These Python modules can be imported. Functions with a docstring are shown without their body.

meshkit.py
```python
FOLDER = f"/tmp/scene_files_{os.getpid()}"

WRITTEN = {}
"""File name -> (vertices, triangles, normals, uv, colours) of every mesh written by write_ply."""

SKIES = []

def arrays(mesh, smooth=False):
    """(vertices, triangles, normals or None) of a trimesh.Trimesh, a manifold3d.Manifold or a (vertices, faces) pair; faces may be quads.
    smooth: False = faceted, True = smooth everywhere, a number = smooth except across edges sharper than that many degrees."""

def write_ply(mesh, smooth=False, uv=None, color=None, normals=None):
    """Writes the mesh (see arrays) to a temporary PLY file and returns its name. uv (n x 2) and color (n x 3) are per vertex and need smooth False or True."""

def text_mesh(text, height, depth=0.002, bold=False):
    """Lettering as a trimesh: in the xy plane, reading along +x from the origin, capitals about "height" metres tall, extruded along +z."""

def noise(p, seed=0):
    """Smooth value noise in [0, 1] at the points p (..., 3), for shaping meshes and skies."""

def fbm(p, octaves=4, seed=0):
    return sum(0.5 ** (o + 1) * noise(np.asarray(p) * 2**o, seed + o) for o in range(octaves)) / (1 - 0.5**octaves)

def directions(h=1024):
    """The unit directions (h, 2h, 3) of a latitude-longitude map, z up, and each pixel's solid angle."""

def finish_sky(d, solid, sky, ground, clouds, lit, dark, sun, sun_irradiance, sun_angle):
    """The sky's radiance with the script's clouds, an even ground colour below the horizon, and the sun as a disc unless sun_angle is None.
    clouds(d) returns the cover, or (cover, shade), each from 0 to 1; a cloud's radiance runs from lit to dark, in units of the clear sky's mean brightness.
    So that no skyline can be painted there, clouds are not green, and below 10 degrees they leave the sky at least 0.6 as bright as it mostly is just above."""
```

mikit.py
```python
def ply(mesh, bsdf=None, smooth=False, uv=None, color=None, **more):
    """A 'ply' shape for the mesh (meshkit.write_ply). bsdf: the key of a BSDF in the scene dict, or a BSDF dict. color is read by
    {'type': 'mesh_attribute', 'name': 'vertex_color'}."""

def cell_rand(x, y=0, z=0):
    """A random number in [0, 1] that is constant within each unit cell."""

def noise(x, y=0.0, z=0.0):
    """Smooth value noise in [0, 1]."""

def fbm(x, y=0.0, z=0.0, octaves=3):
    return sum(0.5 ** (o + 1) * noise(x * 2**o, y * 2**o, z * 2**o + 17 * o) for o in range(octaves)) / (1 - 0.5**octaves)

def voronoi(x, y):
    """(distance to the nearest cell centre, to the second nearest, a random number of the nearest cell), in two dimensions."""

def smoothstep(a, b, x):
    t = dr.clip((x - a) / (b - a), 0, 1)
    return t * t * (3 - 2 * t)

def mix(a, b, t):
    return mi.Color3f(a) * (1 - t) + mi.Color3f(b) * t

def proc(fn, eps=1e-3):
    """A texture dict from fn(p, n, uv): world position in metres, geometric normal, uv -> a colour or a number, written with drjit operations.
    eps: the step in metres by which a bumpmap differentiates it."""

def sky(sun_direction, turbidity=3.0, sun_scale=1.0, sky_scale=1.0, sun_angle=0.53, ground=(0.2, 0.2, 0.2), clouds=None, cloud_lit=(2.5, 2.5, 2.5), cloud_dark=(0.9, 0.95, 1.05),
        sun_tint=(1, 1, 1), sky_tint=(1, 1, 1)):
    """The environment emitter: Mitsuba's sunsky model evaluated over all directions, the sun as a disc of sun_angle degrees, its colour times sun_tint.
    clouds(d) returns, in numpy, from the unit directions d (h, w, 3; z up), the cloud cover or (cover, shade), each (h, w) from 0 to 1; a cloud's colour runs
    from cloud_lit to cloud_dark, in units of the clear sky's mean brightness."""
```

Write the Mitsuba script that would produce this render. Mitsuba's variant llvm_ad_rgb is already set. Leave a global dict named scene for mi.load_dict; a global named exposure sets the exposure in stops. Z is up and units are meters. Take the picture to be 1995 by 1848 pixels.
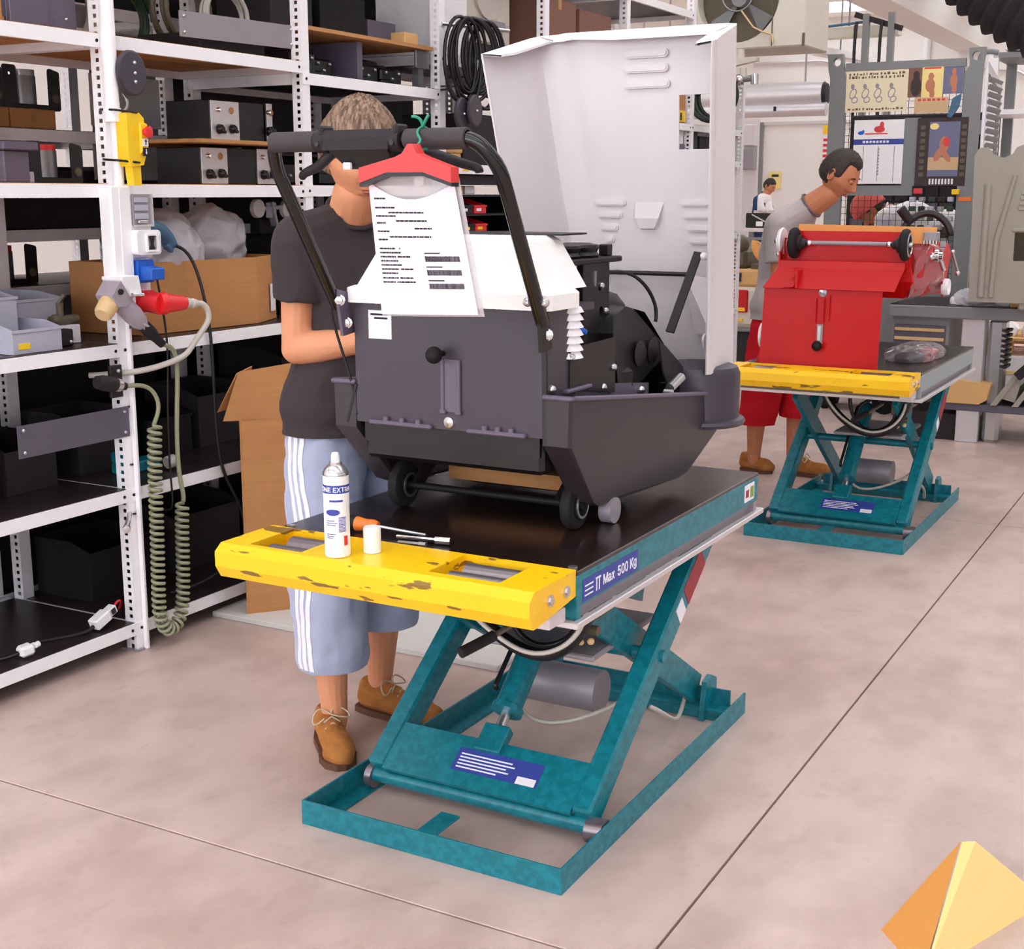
import math, random, numpy as np, trimesh, mitsuba as mi, drjit as dr, mikit, meshkit
import manifold3d as m3
from shapely.geometry import Polygon, box as sbox, Point
from shapely.ops import unary_union
random.seed(7); RNG = np.random.default_rng(7)
T4 = mi.ScalarTransform4f
# ---------------------------------------------------------------- camera, light, exposure
# axes: x = along the racks and the lift tables (away from the camera to the right), y = towards the racks, z = up
CAM = np.array([-2.302, -1.153, 1.45]); YAW, PITCH = math.radians(28.917), math.radians(11.875)
FWD = np.array([math.cos(YAW) * math.cos(PITCH), math.sin(YAW) * math.cos(PITCH), -math.sin(PITCH)])
exposure = -2.42
scene, labels = {}, {}
scene['camera'] = {'type': 'perspective', 'fov': math.degrees(2 * math.atan(1995 / 2 / 2598.0)), 'fov_axis': 'x', 'near_clip': 0.05, 'far_clip': 200.0,
                   'to_world': T4().look_at(origin=CAM.tolist(), target=(CAM + FWD).tolist(), up=[0, 0, 1])}
SKYLIGHT = 11.0      # radiance of the translucent roof lights
GATE = 17.0          # radiance of the daylit window bands behind and beside the camera
TUBE_LAMP = 20.0

# ---------------------------------------------------------------- materials
def lin(c):
    return [((x / 255) / 12.92 if x <= 10 else ((x / 255 + 0.055) / 1.055) ** 2.4) for x in c]
def mat(name, c=None, rough=0.5, metal=0.0, spec=0.5, coat=0.0, tex=None, bump=None, sheen=0.0):
    d = {'type': 'principled', 'base_color': tex if tex is not None else {'type': 'rgb', 'value': lin(c)}, 'roughness': rough, 'metallic': metal, 'specular': spec}
    if coat: d['clearcoat'] = coat; d['clearcoat_gloss'] = 0.8
    if sheen: d['sheen'] = sheen
    if bump is not None: d = {'type': 'bumpmap', 'arbitrary': bump, 'scale': 1.0, 'bsdf': d}
    scene[name] = {'type': 'twosided', 'bsdf': d}
def C(c): return mi.Color3f(*lin(c))
def fl_tex(p, n, uv):
    a = mikit.fbm(p.x * 1.3, p.y * 1.3, 0.3, 4); b = mikit.fbm(p.x * 6 + 9, p.y * 9, 2.0, 4); s = mikit.fbm(p.x * 2.2 + 40, p.y * 3.1 + 7, 4.0, 3)
    c = mikit.mix(C((180, 157, 148)), C((202, 179, 170)), mikit.smoothstep(0.3, 0.7, a * 0.6 + b * 0.4))
    c = mikit.mix(c, C((160, 142, 132)), 0.35 * mikit.smoothstep(0.55, 0.8, s))
    dots = mikit.fbm(p.x * 19, p.y * 27, 1.0, 4)
    return mikit.mix(c, C((150, 126, 112)), 0.14 * mikit.smoothstep(0.66, 0.82, dots))
mat('m_floor', rough=0.42, spec=0.45, tex=mikit.proc(fl_tex))
mat('m_joint', (80, 70, 64), 0.9)
mat('m_white_wall', (238, 234, 230), 0.75, spec=0.2)
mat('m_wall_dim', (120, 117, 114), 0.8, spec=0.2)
mat('m_ceiling', (240, 238, 234), 0.8, spec=0.2)
mat('m_beam', (205, 203, 198), 0.8, spec=0.2)
mat('m_rack', (250, 247, 250), 0.38)
mat('m_galv', (178, 178, 176), 0.5, 0.1)
mat('m_zinc', (205, 206, 208), 0.22, 0.9)
mat('m_chrome', (235, 235, 238), 0.08, 1.0)
mat('m_steel', (150, 148, 150), 0.35, 0.8)
mat('m_greyplate', (150, 144, 150), 0.45, 0.2)
mat('m_darkplate', (96, 92, 104), 0.5, 0.2)
mat('m_shelfboard', (40, 30, 30), 0.35)
mat('m_blackgloss', (20, 17, 18), 0.16, coat=.4)
mat('m_black', (20, 17, 18), 0.38)
mat('m_blackmatt', (22, 19, 20), 0.6, spec=.3)
mat('m_rubber', (32, 29, 30), 0.7, spec=.3)
mat('m_darkgrey', (62, 55, 65), 0.4)
mat('m_fender', (50, 43, 49), 0.38)
mat('m_charcoal', (38, 32, 36), 0.55, spec=.35)
mat('m_purplegrey', (96, 86, 104), 0.4)
def teal_tex(p, n, uv):
    return mikit.mix(C((9, 106, 118)), C((16, 121, 135)), mikit.smoothstep(0.3, 0.7, mikit.fbm(p.x * 60, p.y * 60, p.z * 60, 3)))
mat('m_teal', rough=0.36, tex=mikit.proc(teal_tex))
def wear(p, sc=1.0):
    a = mikit.fbm(p.x * 26 * sc, p.y * 14 * sc, p.z * 60 * sc, 4); b = mikit.noise(p.y * 4.0, p.x * 3.0, 5.0)
    return mikit.smoothstep(0.63, 0.66, a * 0.82 + b * 0.16)
def yel_tex(p, n, uv):
    c = mikit.mix(C((250, 196, 4)), C((246, 184, 10)), mikit.noise(p.x * 9, p.y * 9, p.z * 9))
    return mikit.mix(c, C((96, 70, 40)), 0.85 * wear(p))
mat('m_yellow', rough=0.35, tex=mikit.proc(yel_tex))
mat('m_yellow_wear', (122, 104, 84), 0.55)
mat('m_yellow_plain', (248, 200, 20), 0.4)
mat('m_roller', (140, 132, 136), 0.32, 0.75)
def deck_tex(p, n, uv):
    return mikit.mix(C((24, 14, 14)), C((42, 28, 26)), mikit.fbm(p.x * 7, p.y * 7, 1.0, 4))
mat('m_deck', rough=0.2, spec=0.6, tex=mikit.proc(deck_tex))
mat('m_alu', (214, 210, 212), 0.35, 0.5)
mat('m_greyskirt', (140, 152, 156), 0.4)  # glare on the teal skirt, painted in as a flat grey
mat('m_grip', (60, 54, 56), 0.7)
mat('m_blue_label', (52, 66, 150), 0.45)
mat('m_white_print', (232, 230, 238), 0.5)
mat('m_red_label', (150, 44, 56), 0.5)
mat('m_green_label', (120, 160, 60), 0.5)
mat('m_paper', (238, 228, 236), 0.7, spec=0.2)
mat('m_ink', (52, 46, 56), 0.8, spec=0.1)
mat('m_red', (188, 10, 14), 0.36, spec=0.35)
mat('m_redplastic', (222, 40, 44), 0.35)
mat('m_clipred', (214, 58, 58), 0.45)
mat('m_blue', (26, 92, 190), 0.35)
mat('m_bluegrey', (66, 104, 132), 0.5)
mat('m_hood', (208, 201, 203), 0.36)
mat('m_cap', (246, 244, 242), 0.35)
mat('m_white_plastic', (240, 238, 240), 0.35)
mat('m_greyplastic', (176, 176, 190), 0.45)
mat('m_hoodgrey', (156, 150, 138), 0.45)
mat('m_boardgrey', (128, 130, 130), 0.5)
def card_tex(p, n, uv):
    f = mikit.fbm(p.x * 8, p.y * 8, p.z * 8, 3); g = mikit.noise((p.x + p.y) * 3, p.z * 160, 2.0)
    return mikit.mix(C((176, 122, 76)), C((194, 142, 92)), 0.7 * f + 0.3 * g)
mat('m_card', rough=0.8, spec=0.2, tex=mikit.proc(card_tex))
mat('m_hoodrim', (226, 222, 222), 0.36)  # lighter copy of the hood white, roof light on the rim painted in
mat('m_card_tape', (176, 126, 76), 0.4)
def wood_tex(p, n, uv):
    return mikit.mix(C((150, 96, 52)), C((206, 156, 100)), mikit.fbm(p.x * 5, p.y * 40, p.z * 60, 3))
mat('m_wood', rough=0.7, tex=mikit.proc(wood_tex))
mat('m_tan', (224, 158, 88), 0.6)
mat('m_orange', (244, 120, 40), 0.45)
mat('m_skin', (214, 146, 108), 0.5, spec=0.35)
mat('m_skin_dark', (196, 128, 92), 0.5, spec=0.35)
mat('m_lip', (176, 96, 84), 0.5)
mat('m_eye', (240, 236, 232), 0.2)
mat('m_iris', (50, 36, 28), 0.2)
def hair_tex(p, n, uv):
    s = mikit.fbm(p.x * 190 + p.y * 60, p.y * 210 - p.x * 50, p.z * 12, 3)
    return mikit.mix(C((84, 64, 50)), C((152, 124, 102)), mikit.smoothstep(0.25, 0.75, s))
mat('m_hair_light', rough=0.5, tex=mikit.proc(hair_tex), spec=0.4)
mat('m_hair_dark', (52, 44, 38), 0.55, spec=0.4)
mat('m_shirt_dark', (64, 56, 58), 0.9, spec=0.15, sheen=0.4)
mat('m_shirt_grey', (176, 166, 166), 0.9, spec=0.15)
mat('m_collar_grey', (110, 104, 108), 0.9, spec=0.15)
mat('m_shorts_blue', (164, 172, 196), 0.85, spec=0.2)
mat('m_shorts_red', (196, 24, 38), 0.85, spec=0.2)
mat('m_navy', (54, 76, 112), 0.85, spec=0.2)
mat('m_whitecloth', (244, 240, 240), 0.85, spec=0.2)
mat('m_capred', (222, 104, 98), 0.8, spec=0.2)
def suede_tex(p, n, uv):
    return mikit.mix(C((140, 88, 46)), C((186, 126, 70)), mikit.fbm(p.x * 30, p.y * 30, p.z * 30, 3))
mat('m_suede', rough=0.95, spec=0.1, tex=mikit.proc(suede_tex), sheen=0.3)
mat('m_sole', (96, 62, 44), 0.8)
mat('m_lace', (196, 176, 146), 0.8)
mat('m_cable_olive', (150, 152, 122), 0.4)
mat('m_cable_grey', (196, 190, 180), 0.5)
mat('m_cable_black', (28, 28, 30), 0.5)
mat('m_plug_grey', (160, 150, 160), 0.4)
mat('m_amber', (214, 180, 130), 0.4)
mat('m_green', (40, 140, 110), 0.5)
mat('m_darkgreen', (40, 62, 44), 0.5)
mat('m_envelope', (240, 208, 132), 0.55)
mat('m_envelope_in', (206, 140, 66), 0.7)  # packaging yellow darkened to brown, shade of the less lit face painted in
mat('m_heater', (206, 200, 184), 0.5)
mat('m_brownfan', (92, 82, 64), 0.5)
mat('m_pinkpaper', (210, 150, 120), 0.6)
mat('m_poster_cream', (232, 218, 184), 0.6)
mat('m_poster_brown', (126, 86, 70), 0.6)
mat('m_poster_dark', (60, 42, 42), 0.6)
mat('m_poster_sand', (204, 170, 130), 0.6)
mat('m_poster_bluegrey', (110, 112, 140), 0.6)
mat('m_poster_skin', (190, 120, 90), 0.6)
mat('m_poster_yellow', (240, 216, 140), 0.6)
mat('m_palletwood', (214, 170, 112), 0.8)
scene['m_clearplastic'] = {'type': 'thindielectric', 'int_ior': 1.3}
def film_tex(p, n, uv): return mikit.fbm(p.x * 60, p.y * 60, p.z * 60, 3)
scene['m_bagfilm'] = {'type': 'blendbsdf', 'weight': 0.45,
                      'a': {'type': 'twosided', 'bsdf': {'type': 'principled', 'base_color': {'type': 'rgb', 'value': lin((236, 234, 242))}, 'roughness': 0.2}},
                      'b': {'type': 'thindielectric', 'int_ior': 1.35}}
scene['m_film'] = {'type': 'blendbsdf', 'weight': 0.8,
                   'a': {'type': 'twosided', 'bsdf': {'type': 'principled', 'base_color': {'type': 'rgb', 'value': lin((220, 214, 218))}, 'roughness': 0.15}},
                   'b': {'type': 'thindielectric', 'int_ior': 1.4}}
scene['m_sleeve'] = {'type': 'blendbsdf', 'weight': 0.55,
                     'a': {'type': 'twosided', 'bsdf': {'type': 'principled', 'base_color': {'type': 'rgb', 'value': lin((214, 206, 206))}, 'roughness': 0.2}},
                     'b': {'type': 'thindielectric', 'int_ior': 1.35}}

# ---------------------------------------------------------------- scene helpers
_n = {}
def numbered(k):
    c = _n.get(k, 0); _n[k] = c + 1
    return k if c == 0 else f'{k}_{c:03d}'
def put(k, mesh, m, smooth=False, tf=None):
    if isinstance(mesh, dict): d = dict(mesh)
    else:
        d = mikit.ply(mesh, m, smooth)
    if tf is not None: d['to_world'] = T4(np.asarray(tf).tolist())
    scene[k] = d
    return d
def thing(name, label, cat, group=None, kind=None):
    k = numbered(name); labels[k] = {'label': label, 'category': cat}
    if group: labels[k]['group'] = group
    if kind: labels[k]['kind'] = kind
    return k
def part(parent, name, mesh, m, smooth=False, label=None, kind=None):
    k = numbered(parent + '__' + name)
    put(k, mesh, m, smooth)
    if label or kind: labels[k] = {**({'label': label} if label else {}), **({'kind': kind} if kind else {})}
    return k
def single(name, mesh, m, label, cat, group=None, smooth=False, kind=None):
    k = thing(name, label, cat, group, kind); put(k, mesh, m, smooth); return k
def struct(name, mesh, m, smooth=False):
    k = numbered(name); put(k, mesh, m, smooth); labels[k] = {'kind': 'structure'}; return k
def clone(root, tf, label, cat=None, group=None):
    name = root
    while name[-4:-3] == '_' and name[-3:].isdigit(): name = name[:-4]
    k = numbered(name); labels[k] = {'label': label, 'category': cat or labels[root]['category']}
    if group or labels[root].get('group'): labels[k]['group'] = group or labels[root]['group']
    for s in [s for s in scene if s == root or s.startswith(root + '__')]:
        d = dict(scene[s]); m0 = np.array(T4(d['to_world']).matrix) if 'to_world' in d else np.eye(4)
        d['to_world'] = T4((np.asarray(tf) @ m0).tolist()); scene[k + s[len(root):]] = d
        if s in labels and s != root: labels[k + s[len(root):]] = dict(labels[s])
    return k

# ---------------------------------------------------------------- mesh helpers
A = lambda *x: np.array(x, float)
def cat(*ms):
    out = []
    for m in ms: out += list(m) if isinstance(m, (list, tuple)) else [m]
    return trimesh.util.concatenate(out)
def hull(pts): return trimesh.convex.convex_hull(np.asarray(pts, float))
def bx(x0, x1, y0, y1, z0, z1, ch=0.0):
    x0, x1 = sorted((x0, x1)); y0, y1 = sorted((y0, y1)); z0, z1 = sorted((z0, z1))
    if ch <= 0:
        m = trimesh.creation.box((x1 - x0, y1 - y0, z1 - z0)); m.apply_translation(((x0 + x1) / 2, (y0 + y1) / 2, (z0 + z1) / 2)); return m
    ch = min(ch, (x1 - x0) * .45, (y1 - y0) * .45, (z1 - z0) * .45)
    P = []
    for a, sa in ((x0, 1), (x1, -1)):
        for b, sb in ((y0, 1), (y1, -1)):
            for c, sc in ((z0, 1), (z1, -1)):
                P += [(a + sa * ch, b + sb * ch, c), (a + sa * ch, b, c + sc * ch), (a, b + sb * ch, c + sc * ch)]
    return hull(P)
def frame(p, q, up=(0, 0, 1)):
    p, q = A(*p), A(*q); z = (q - p) / np.linalg.norm(q - p); up = A(*up)
    if abs(z @ up) > .999: up = A(1, 0, 0)
    x = np.cross(up, z); x /= np.linalg.norm(x); y = np.cross(z, x)
    M = np.eye(4); M[:3, 0], M[:3, 1], M[:3, 2], M[:3, 3] = x, y, z, p
    return M
def beam(p, q, w, h, up=(0, 0, 1), ch=0.0):
    """bar from p to q, w across (horizontal), h along up"""
    L = np.linalg.norm(A(*q) - A(*p)); m = bx(-w / 2, w / 2, -h / 2, h / 2, 0, L, ch); m.apply_transform(frame(p, q, up)); return m
def cyl(p, q, r, n=20, r2=None):
    L = np.linalg.norm(A(*q) - A(*p)); r2 = r if r2 is None else r2
    m = lathe([(0, 0), (r, 0), (r2, L), (0, L)], n); m.apply_transform(frame(p, q)); return m
def lathe(prof, n=24, M=None):
    m = trimesh.creation.revolve(np.asarray(prof, float), sections=n)
    if M is not None: m.apply_transform(M)
    return m
def lathe_on(p, q, prof, n=24):
    """profile (r, h) revolved about the axis from p towards q"""
    return lathe(prof, n, frame(p, q))
def tube(pts, r, n=8, closed=False):
    P = np.asarray(pts, float); N = len(P); R = np.broadcast_to(r, (N,))
    t = np.gradient(P, axis=0) if not closed else np.roll(P, -1, 0) - np.roll(P, 1, 0)
    t /= np.linalg.norm(t, axis=1, keepdims=True) + 1e-12
    a = np.cross(t[0], (0, 0, 1) if abs(t[0][2]) < .9 else (1, 0, 0)); a /= np.linalg.norm(a); V = []
    for i in range(N):
        a = a - t[i] * (a @ t[i]); a /= np.linalg.norm(a); b = np.cross(t[i], a)
        th = np.arange(n) * 2 * np.pi / n
        V.append(P[i] + R[i] * (np.cos(th)[:, None] * a + np.sin(th)[:, None] * b))
    V = np.array(V).reshape(-1, 3); F = []
    for i in range(N if closed else N - 1):
        j = (i + 1) % N
        for k in range(n):
            l = (k + 1) % n; F += [(i * n + k, i * n + l, j * n + l), (i * n + k, j * n + l, j * n + k)]
    if not closed:
        V = np.vstack([V, P[0], P[-1]]); c0, c1 = len(V) - 2, len(V) - 1
        for k in range(n):
            l = (k + 1) % n; F += [(c0, l, k), (c1, (N - 1) * n + k, (N - 1) * n + l)]
    return trimesh.Trimesh(V, F, process=False)
def spline(pts, n=40):
    from scipy.interpolate import make_interp_spline
    P = np.asarray(pts, float); s = np.r_[0, np.cumsum(np.linalg.norm(np.diff(P, axis=0), axis=1) ** .5)]; s /= s[-1]
    return make_interp_spline(s, P, k=min(3, len(P) - 1))(np.linspace(0, 1, n))
def fillet(pts, r, k=6):
    P = [A(*p) for p in pts]; out = [P[0]]
    for i in range(1, len(P) - 1):
        a, b = P[i - 1] - P[i], P[i + 1] - P[i]; la, lb = np.linalg.norm(a), np.linalg.norm(b); rr = min(r, la * .45, lb * .45)
        s, e = P[i] + a / la * rr, P[i] + b / lb * rr
        for t in np.linspace(0, 1, k): out.append((1 - t) ** 2 * s + 2 * t * (1 - t) * P[i] + t * t * e)
    return np.array(out + [P[-1]])
AX = {'xy': np.eye(4), 'xz': np.array([[1, 0, 0, 0], [0, 0, 1, 0], [0, 1, 0, 0], [0, 0, 0, 1.]]), 'yz': np.array([[0, 0, 1, 0], [1, 0, 0, 0], [0, 1, 0, 0], [0, 0, 0, 1.]])}
def prism(poly, plane, a, b):
    """polygon (list of 2-d points or shapely) in plane, from a to b along the third axis"""
    pg = poly if hasattr(poly, 'geom_type') else Polygon(poly)
    pg = pg.buffer(0); ms = []
    for g in getattr(pg, 'geoms', [pg]):
        m = trimesh.creation.extrude_polygon(g, abs(b - a), engine='earcut'); m.apply_translation((0, 0, min(a, b))); m.apply_transform(AX[plane])
        if plane == 'xz': m.invert()
        ms.append(m)
    return cat(ms)
def rpoly(pts, r): return Polygon(pts).buffer(-r).buffer(r, quad_segs=4)
def rrect(x0, x1, y0, y1, r): return sbox(x0 + r, y0 + r, x1 - r, y1 - r).buffer(r, quad_segs=4)
def tf(m, M): m = m.copy(); m.apply_transform(M); return m
def mv(m, x=0, y=0, z=0): m = m.copy(); m.apply_translation((x, y, z)); return m
def rot(axis, deg, p=(0, 0, 0)): return trimesh.transformations.rotation_matrix(math.radians(deg), axis, p)
def tr(x, y, z):
    M = np.eye(4); M[:3, 3] = (x, y, z); return M
def bez(n): return np.linspace(0, 1, n)
def to_m(mesh): return m3.Manifold(m3.Mesh(np.asarray(mesh.vertices, np.float32), np.asarray(mesh.faces, np.uint32)))
def from_m(M): q = M.to_mesh(); return trimesh.Trimesh(q.vert_properties[:, :3], q.tri_verts, process=False)
def cut(a, *bs):
    a.merge_vertices(); M = to_m(a)
    for b in bs: b.merge_vertices(); M = M - to_m(b)
    return from_m(M)
def ball(c, r, sub=2, s=(1, 1, 1)):
    m = trimesh.creation.icosphere(sub, r); m.apply_scale(s); m.apply_translation(c); return m
def text_on(txt, h, origin, right, up, bold=True, depth=0.0012):
    """lettering starting at origin, reading along right, standing along up"""
    m = meshkit.text_mesh(txt, h, depth, bold); r, u = A(*right), A(*up); M = np.eye(4); M[:3, 0], M[:3, 1], M[:3, 2], M[:3, 3] = r, u, np.cross(r, u), origin
    m.apply_transform(M); return m
def blob(joints, bones, refine=0.02, smooth=8, extra=()):
    """joints {name: (x, y, z, r)}; bones as name pairs/tuples: manifold hulls of spheres, joined, refined and smoothed"""
    M = None
    def sph(j):
        x, y, z, r = j; return m3.Manifold.sphere(r, 16).translate((x, y, z))
    for b in bones:
        h = m3.Manifold.batch_hull([sph(joints[k] if isinstance(k, str) else k) for k in b]); M = h if M is None else M + h
    for e in extra: M = M + e
    M = M.refine_to_length(refine); q = from_m(M); q.merge_vertices()
    trimesh.smoothing.filter_taubin(q, iterations=smooth); return q
# ---------------------------------------------------------------- the setting
J = 0.006
us = [-7.0, -4.18, -0.178, 3.82, 7.82, 11.82, 17.82, 24.0]; vs = [-9.0, -4.25, -0.254, 3.74, 9.0]
flo = struct('floor', bx(-7, 24, -9, 9, -0.2, -0.02), 'm_joint')
for i in range(len(us) - 1):
    for j in range(len(vs) - 1):
        part(flo, 'slab', bx(us[i] + J / 2, us[i + 1] - J / 2, vs[j] + J / 2, vs[j + 1] - J / 2, -0.05, 0, 0.0015), 'm_floor')
ZC = 4.75
struct('wall_far', bx(24, 24.2, -9, 9, 0, ZC), 'm_white_wall')
struct('wall_near', cat(bx(-7.2, -7, -9, 9, 0, 0.9), bx(-7.2, -7, -9, 9, 3.7, ZC), bx(-7.2, -7, -9, -8, 0.9, 3.7), bx(-7.2, -7, 8, 9, 0.9, 3.7)), 'm_white_wall')
struct('wall_left', bx(-7.2, 24.2, 9, 9.2, 0, ZC), 'm_white_wall')
struct('wall_right', cat(bx(-7.2, 24.2, -9.2, -9, 0, 1.6), bx(-7.2, 24.2, -9.2, -9, 3.6, ZC)), 'm_wall_dim')  # unseen wall, greyed so it bounces less light onto the hood side
def emit(name, mesh, L, tint=(1, 1, 1)):
    k = struct(name, mesh, 'm_white_plastic'); scene[k]['emitter'] = {'type': 'area', 'radiance': {'type': 'rgb', 'value': [L * t for t in tint]}}; return k
def rect_mesh(o, a, b):
    o, a, b = A(*o), A(*a), A(*b); return trimesh.Trimesh([o, o + a, o + a + b, o + b], [(0, 1, 2), (0, 2, 3)], process=False)
# window bands: frosted daylight panes between mullions
w = emit('window_1', rect_mesh((-7.1, -8, 0.9), (0, 16, 0), (0, 0, 2.8)), GATE, (.93, .98, 1.08))
for y in np.arange(-8, 8.1, 2.0): part('window_1', 'mullion', bx(-7.12, -7.0, y - .03, y + .03, .9, 3.7), 'm_galv')
w = emit('window_2', rect_mesh((24.2, -9.1, 1.6), (-31.4, 0, 0), (0, 0, 2.0)), GATE * .1, (.96, 1, 1.02))
for x in np.arange(-7, 24.1, 2.6): part('window_2', 'mullion', bx(x - .03, x + .03, -9.12, -9.0, 1.6, 3.6), 'm_galv')
# roof: flat white soffit with rows of translucent roof lights
strips = [(-5.5, -3.9), (-2.4, -0.8), (0.7, 2.3), (4.2, 5.8), (7.8, 9.4), (11.4, 13.0), (15.0, 16.6), (18.6, 20.2), (22.0, 23.4)]
edges = [-7.0]
for a, b in strips: edges += [a, b]
edges += [24.0]
ce = struct('ceiling', cat([bx(edges[i], edges[i + 1], -9, 9, ZC, ZC + .15) for i in range(0, len(edges), 2)] + [bx(a, b, y0, y1, ZC, ZC + .15) for a, b in strips for y0, y1 in ((-9, -7.5), (7.5, 9))]), 'm_ceiling')
for i, (a, b) in enumerate(strips):
    emit(f'skylight_{i + 1}', rect_mesh((a, -7.5, ZC + .1), (0, 15, 0), (b - a, 0, 0)), SKYLIGHT, (.94, 1.0, 1.06))
# precast roof beams along x and portal columns
for i, y in enumerate((3.78, -4.4)):
    struct('beam', prism([(-.27, 0), (.27, 0), (.5, .75), (-.5, .75)], 'yz', -7, 24).apply_translation((0, y, ZC - .75)), 'm_beam')
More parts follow.
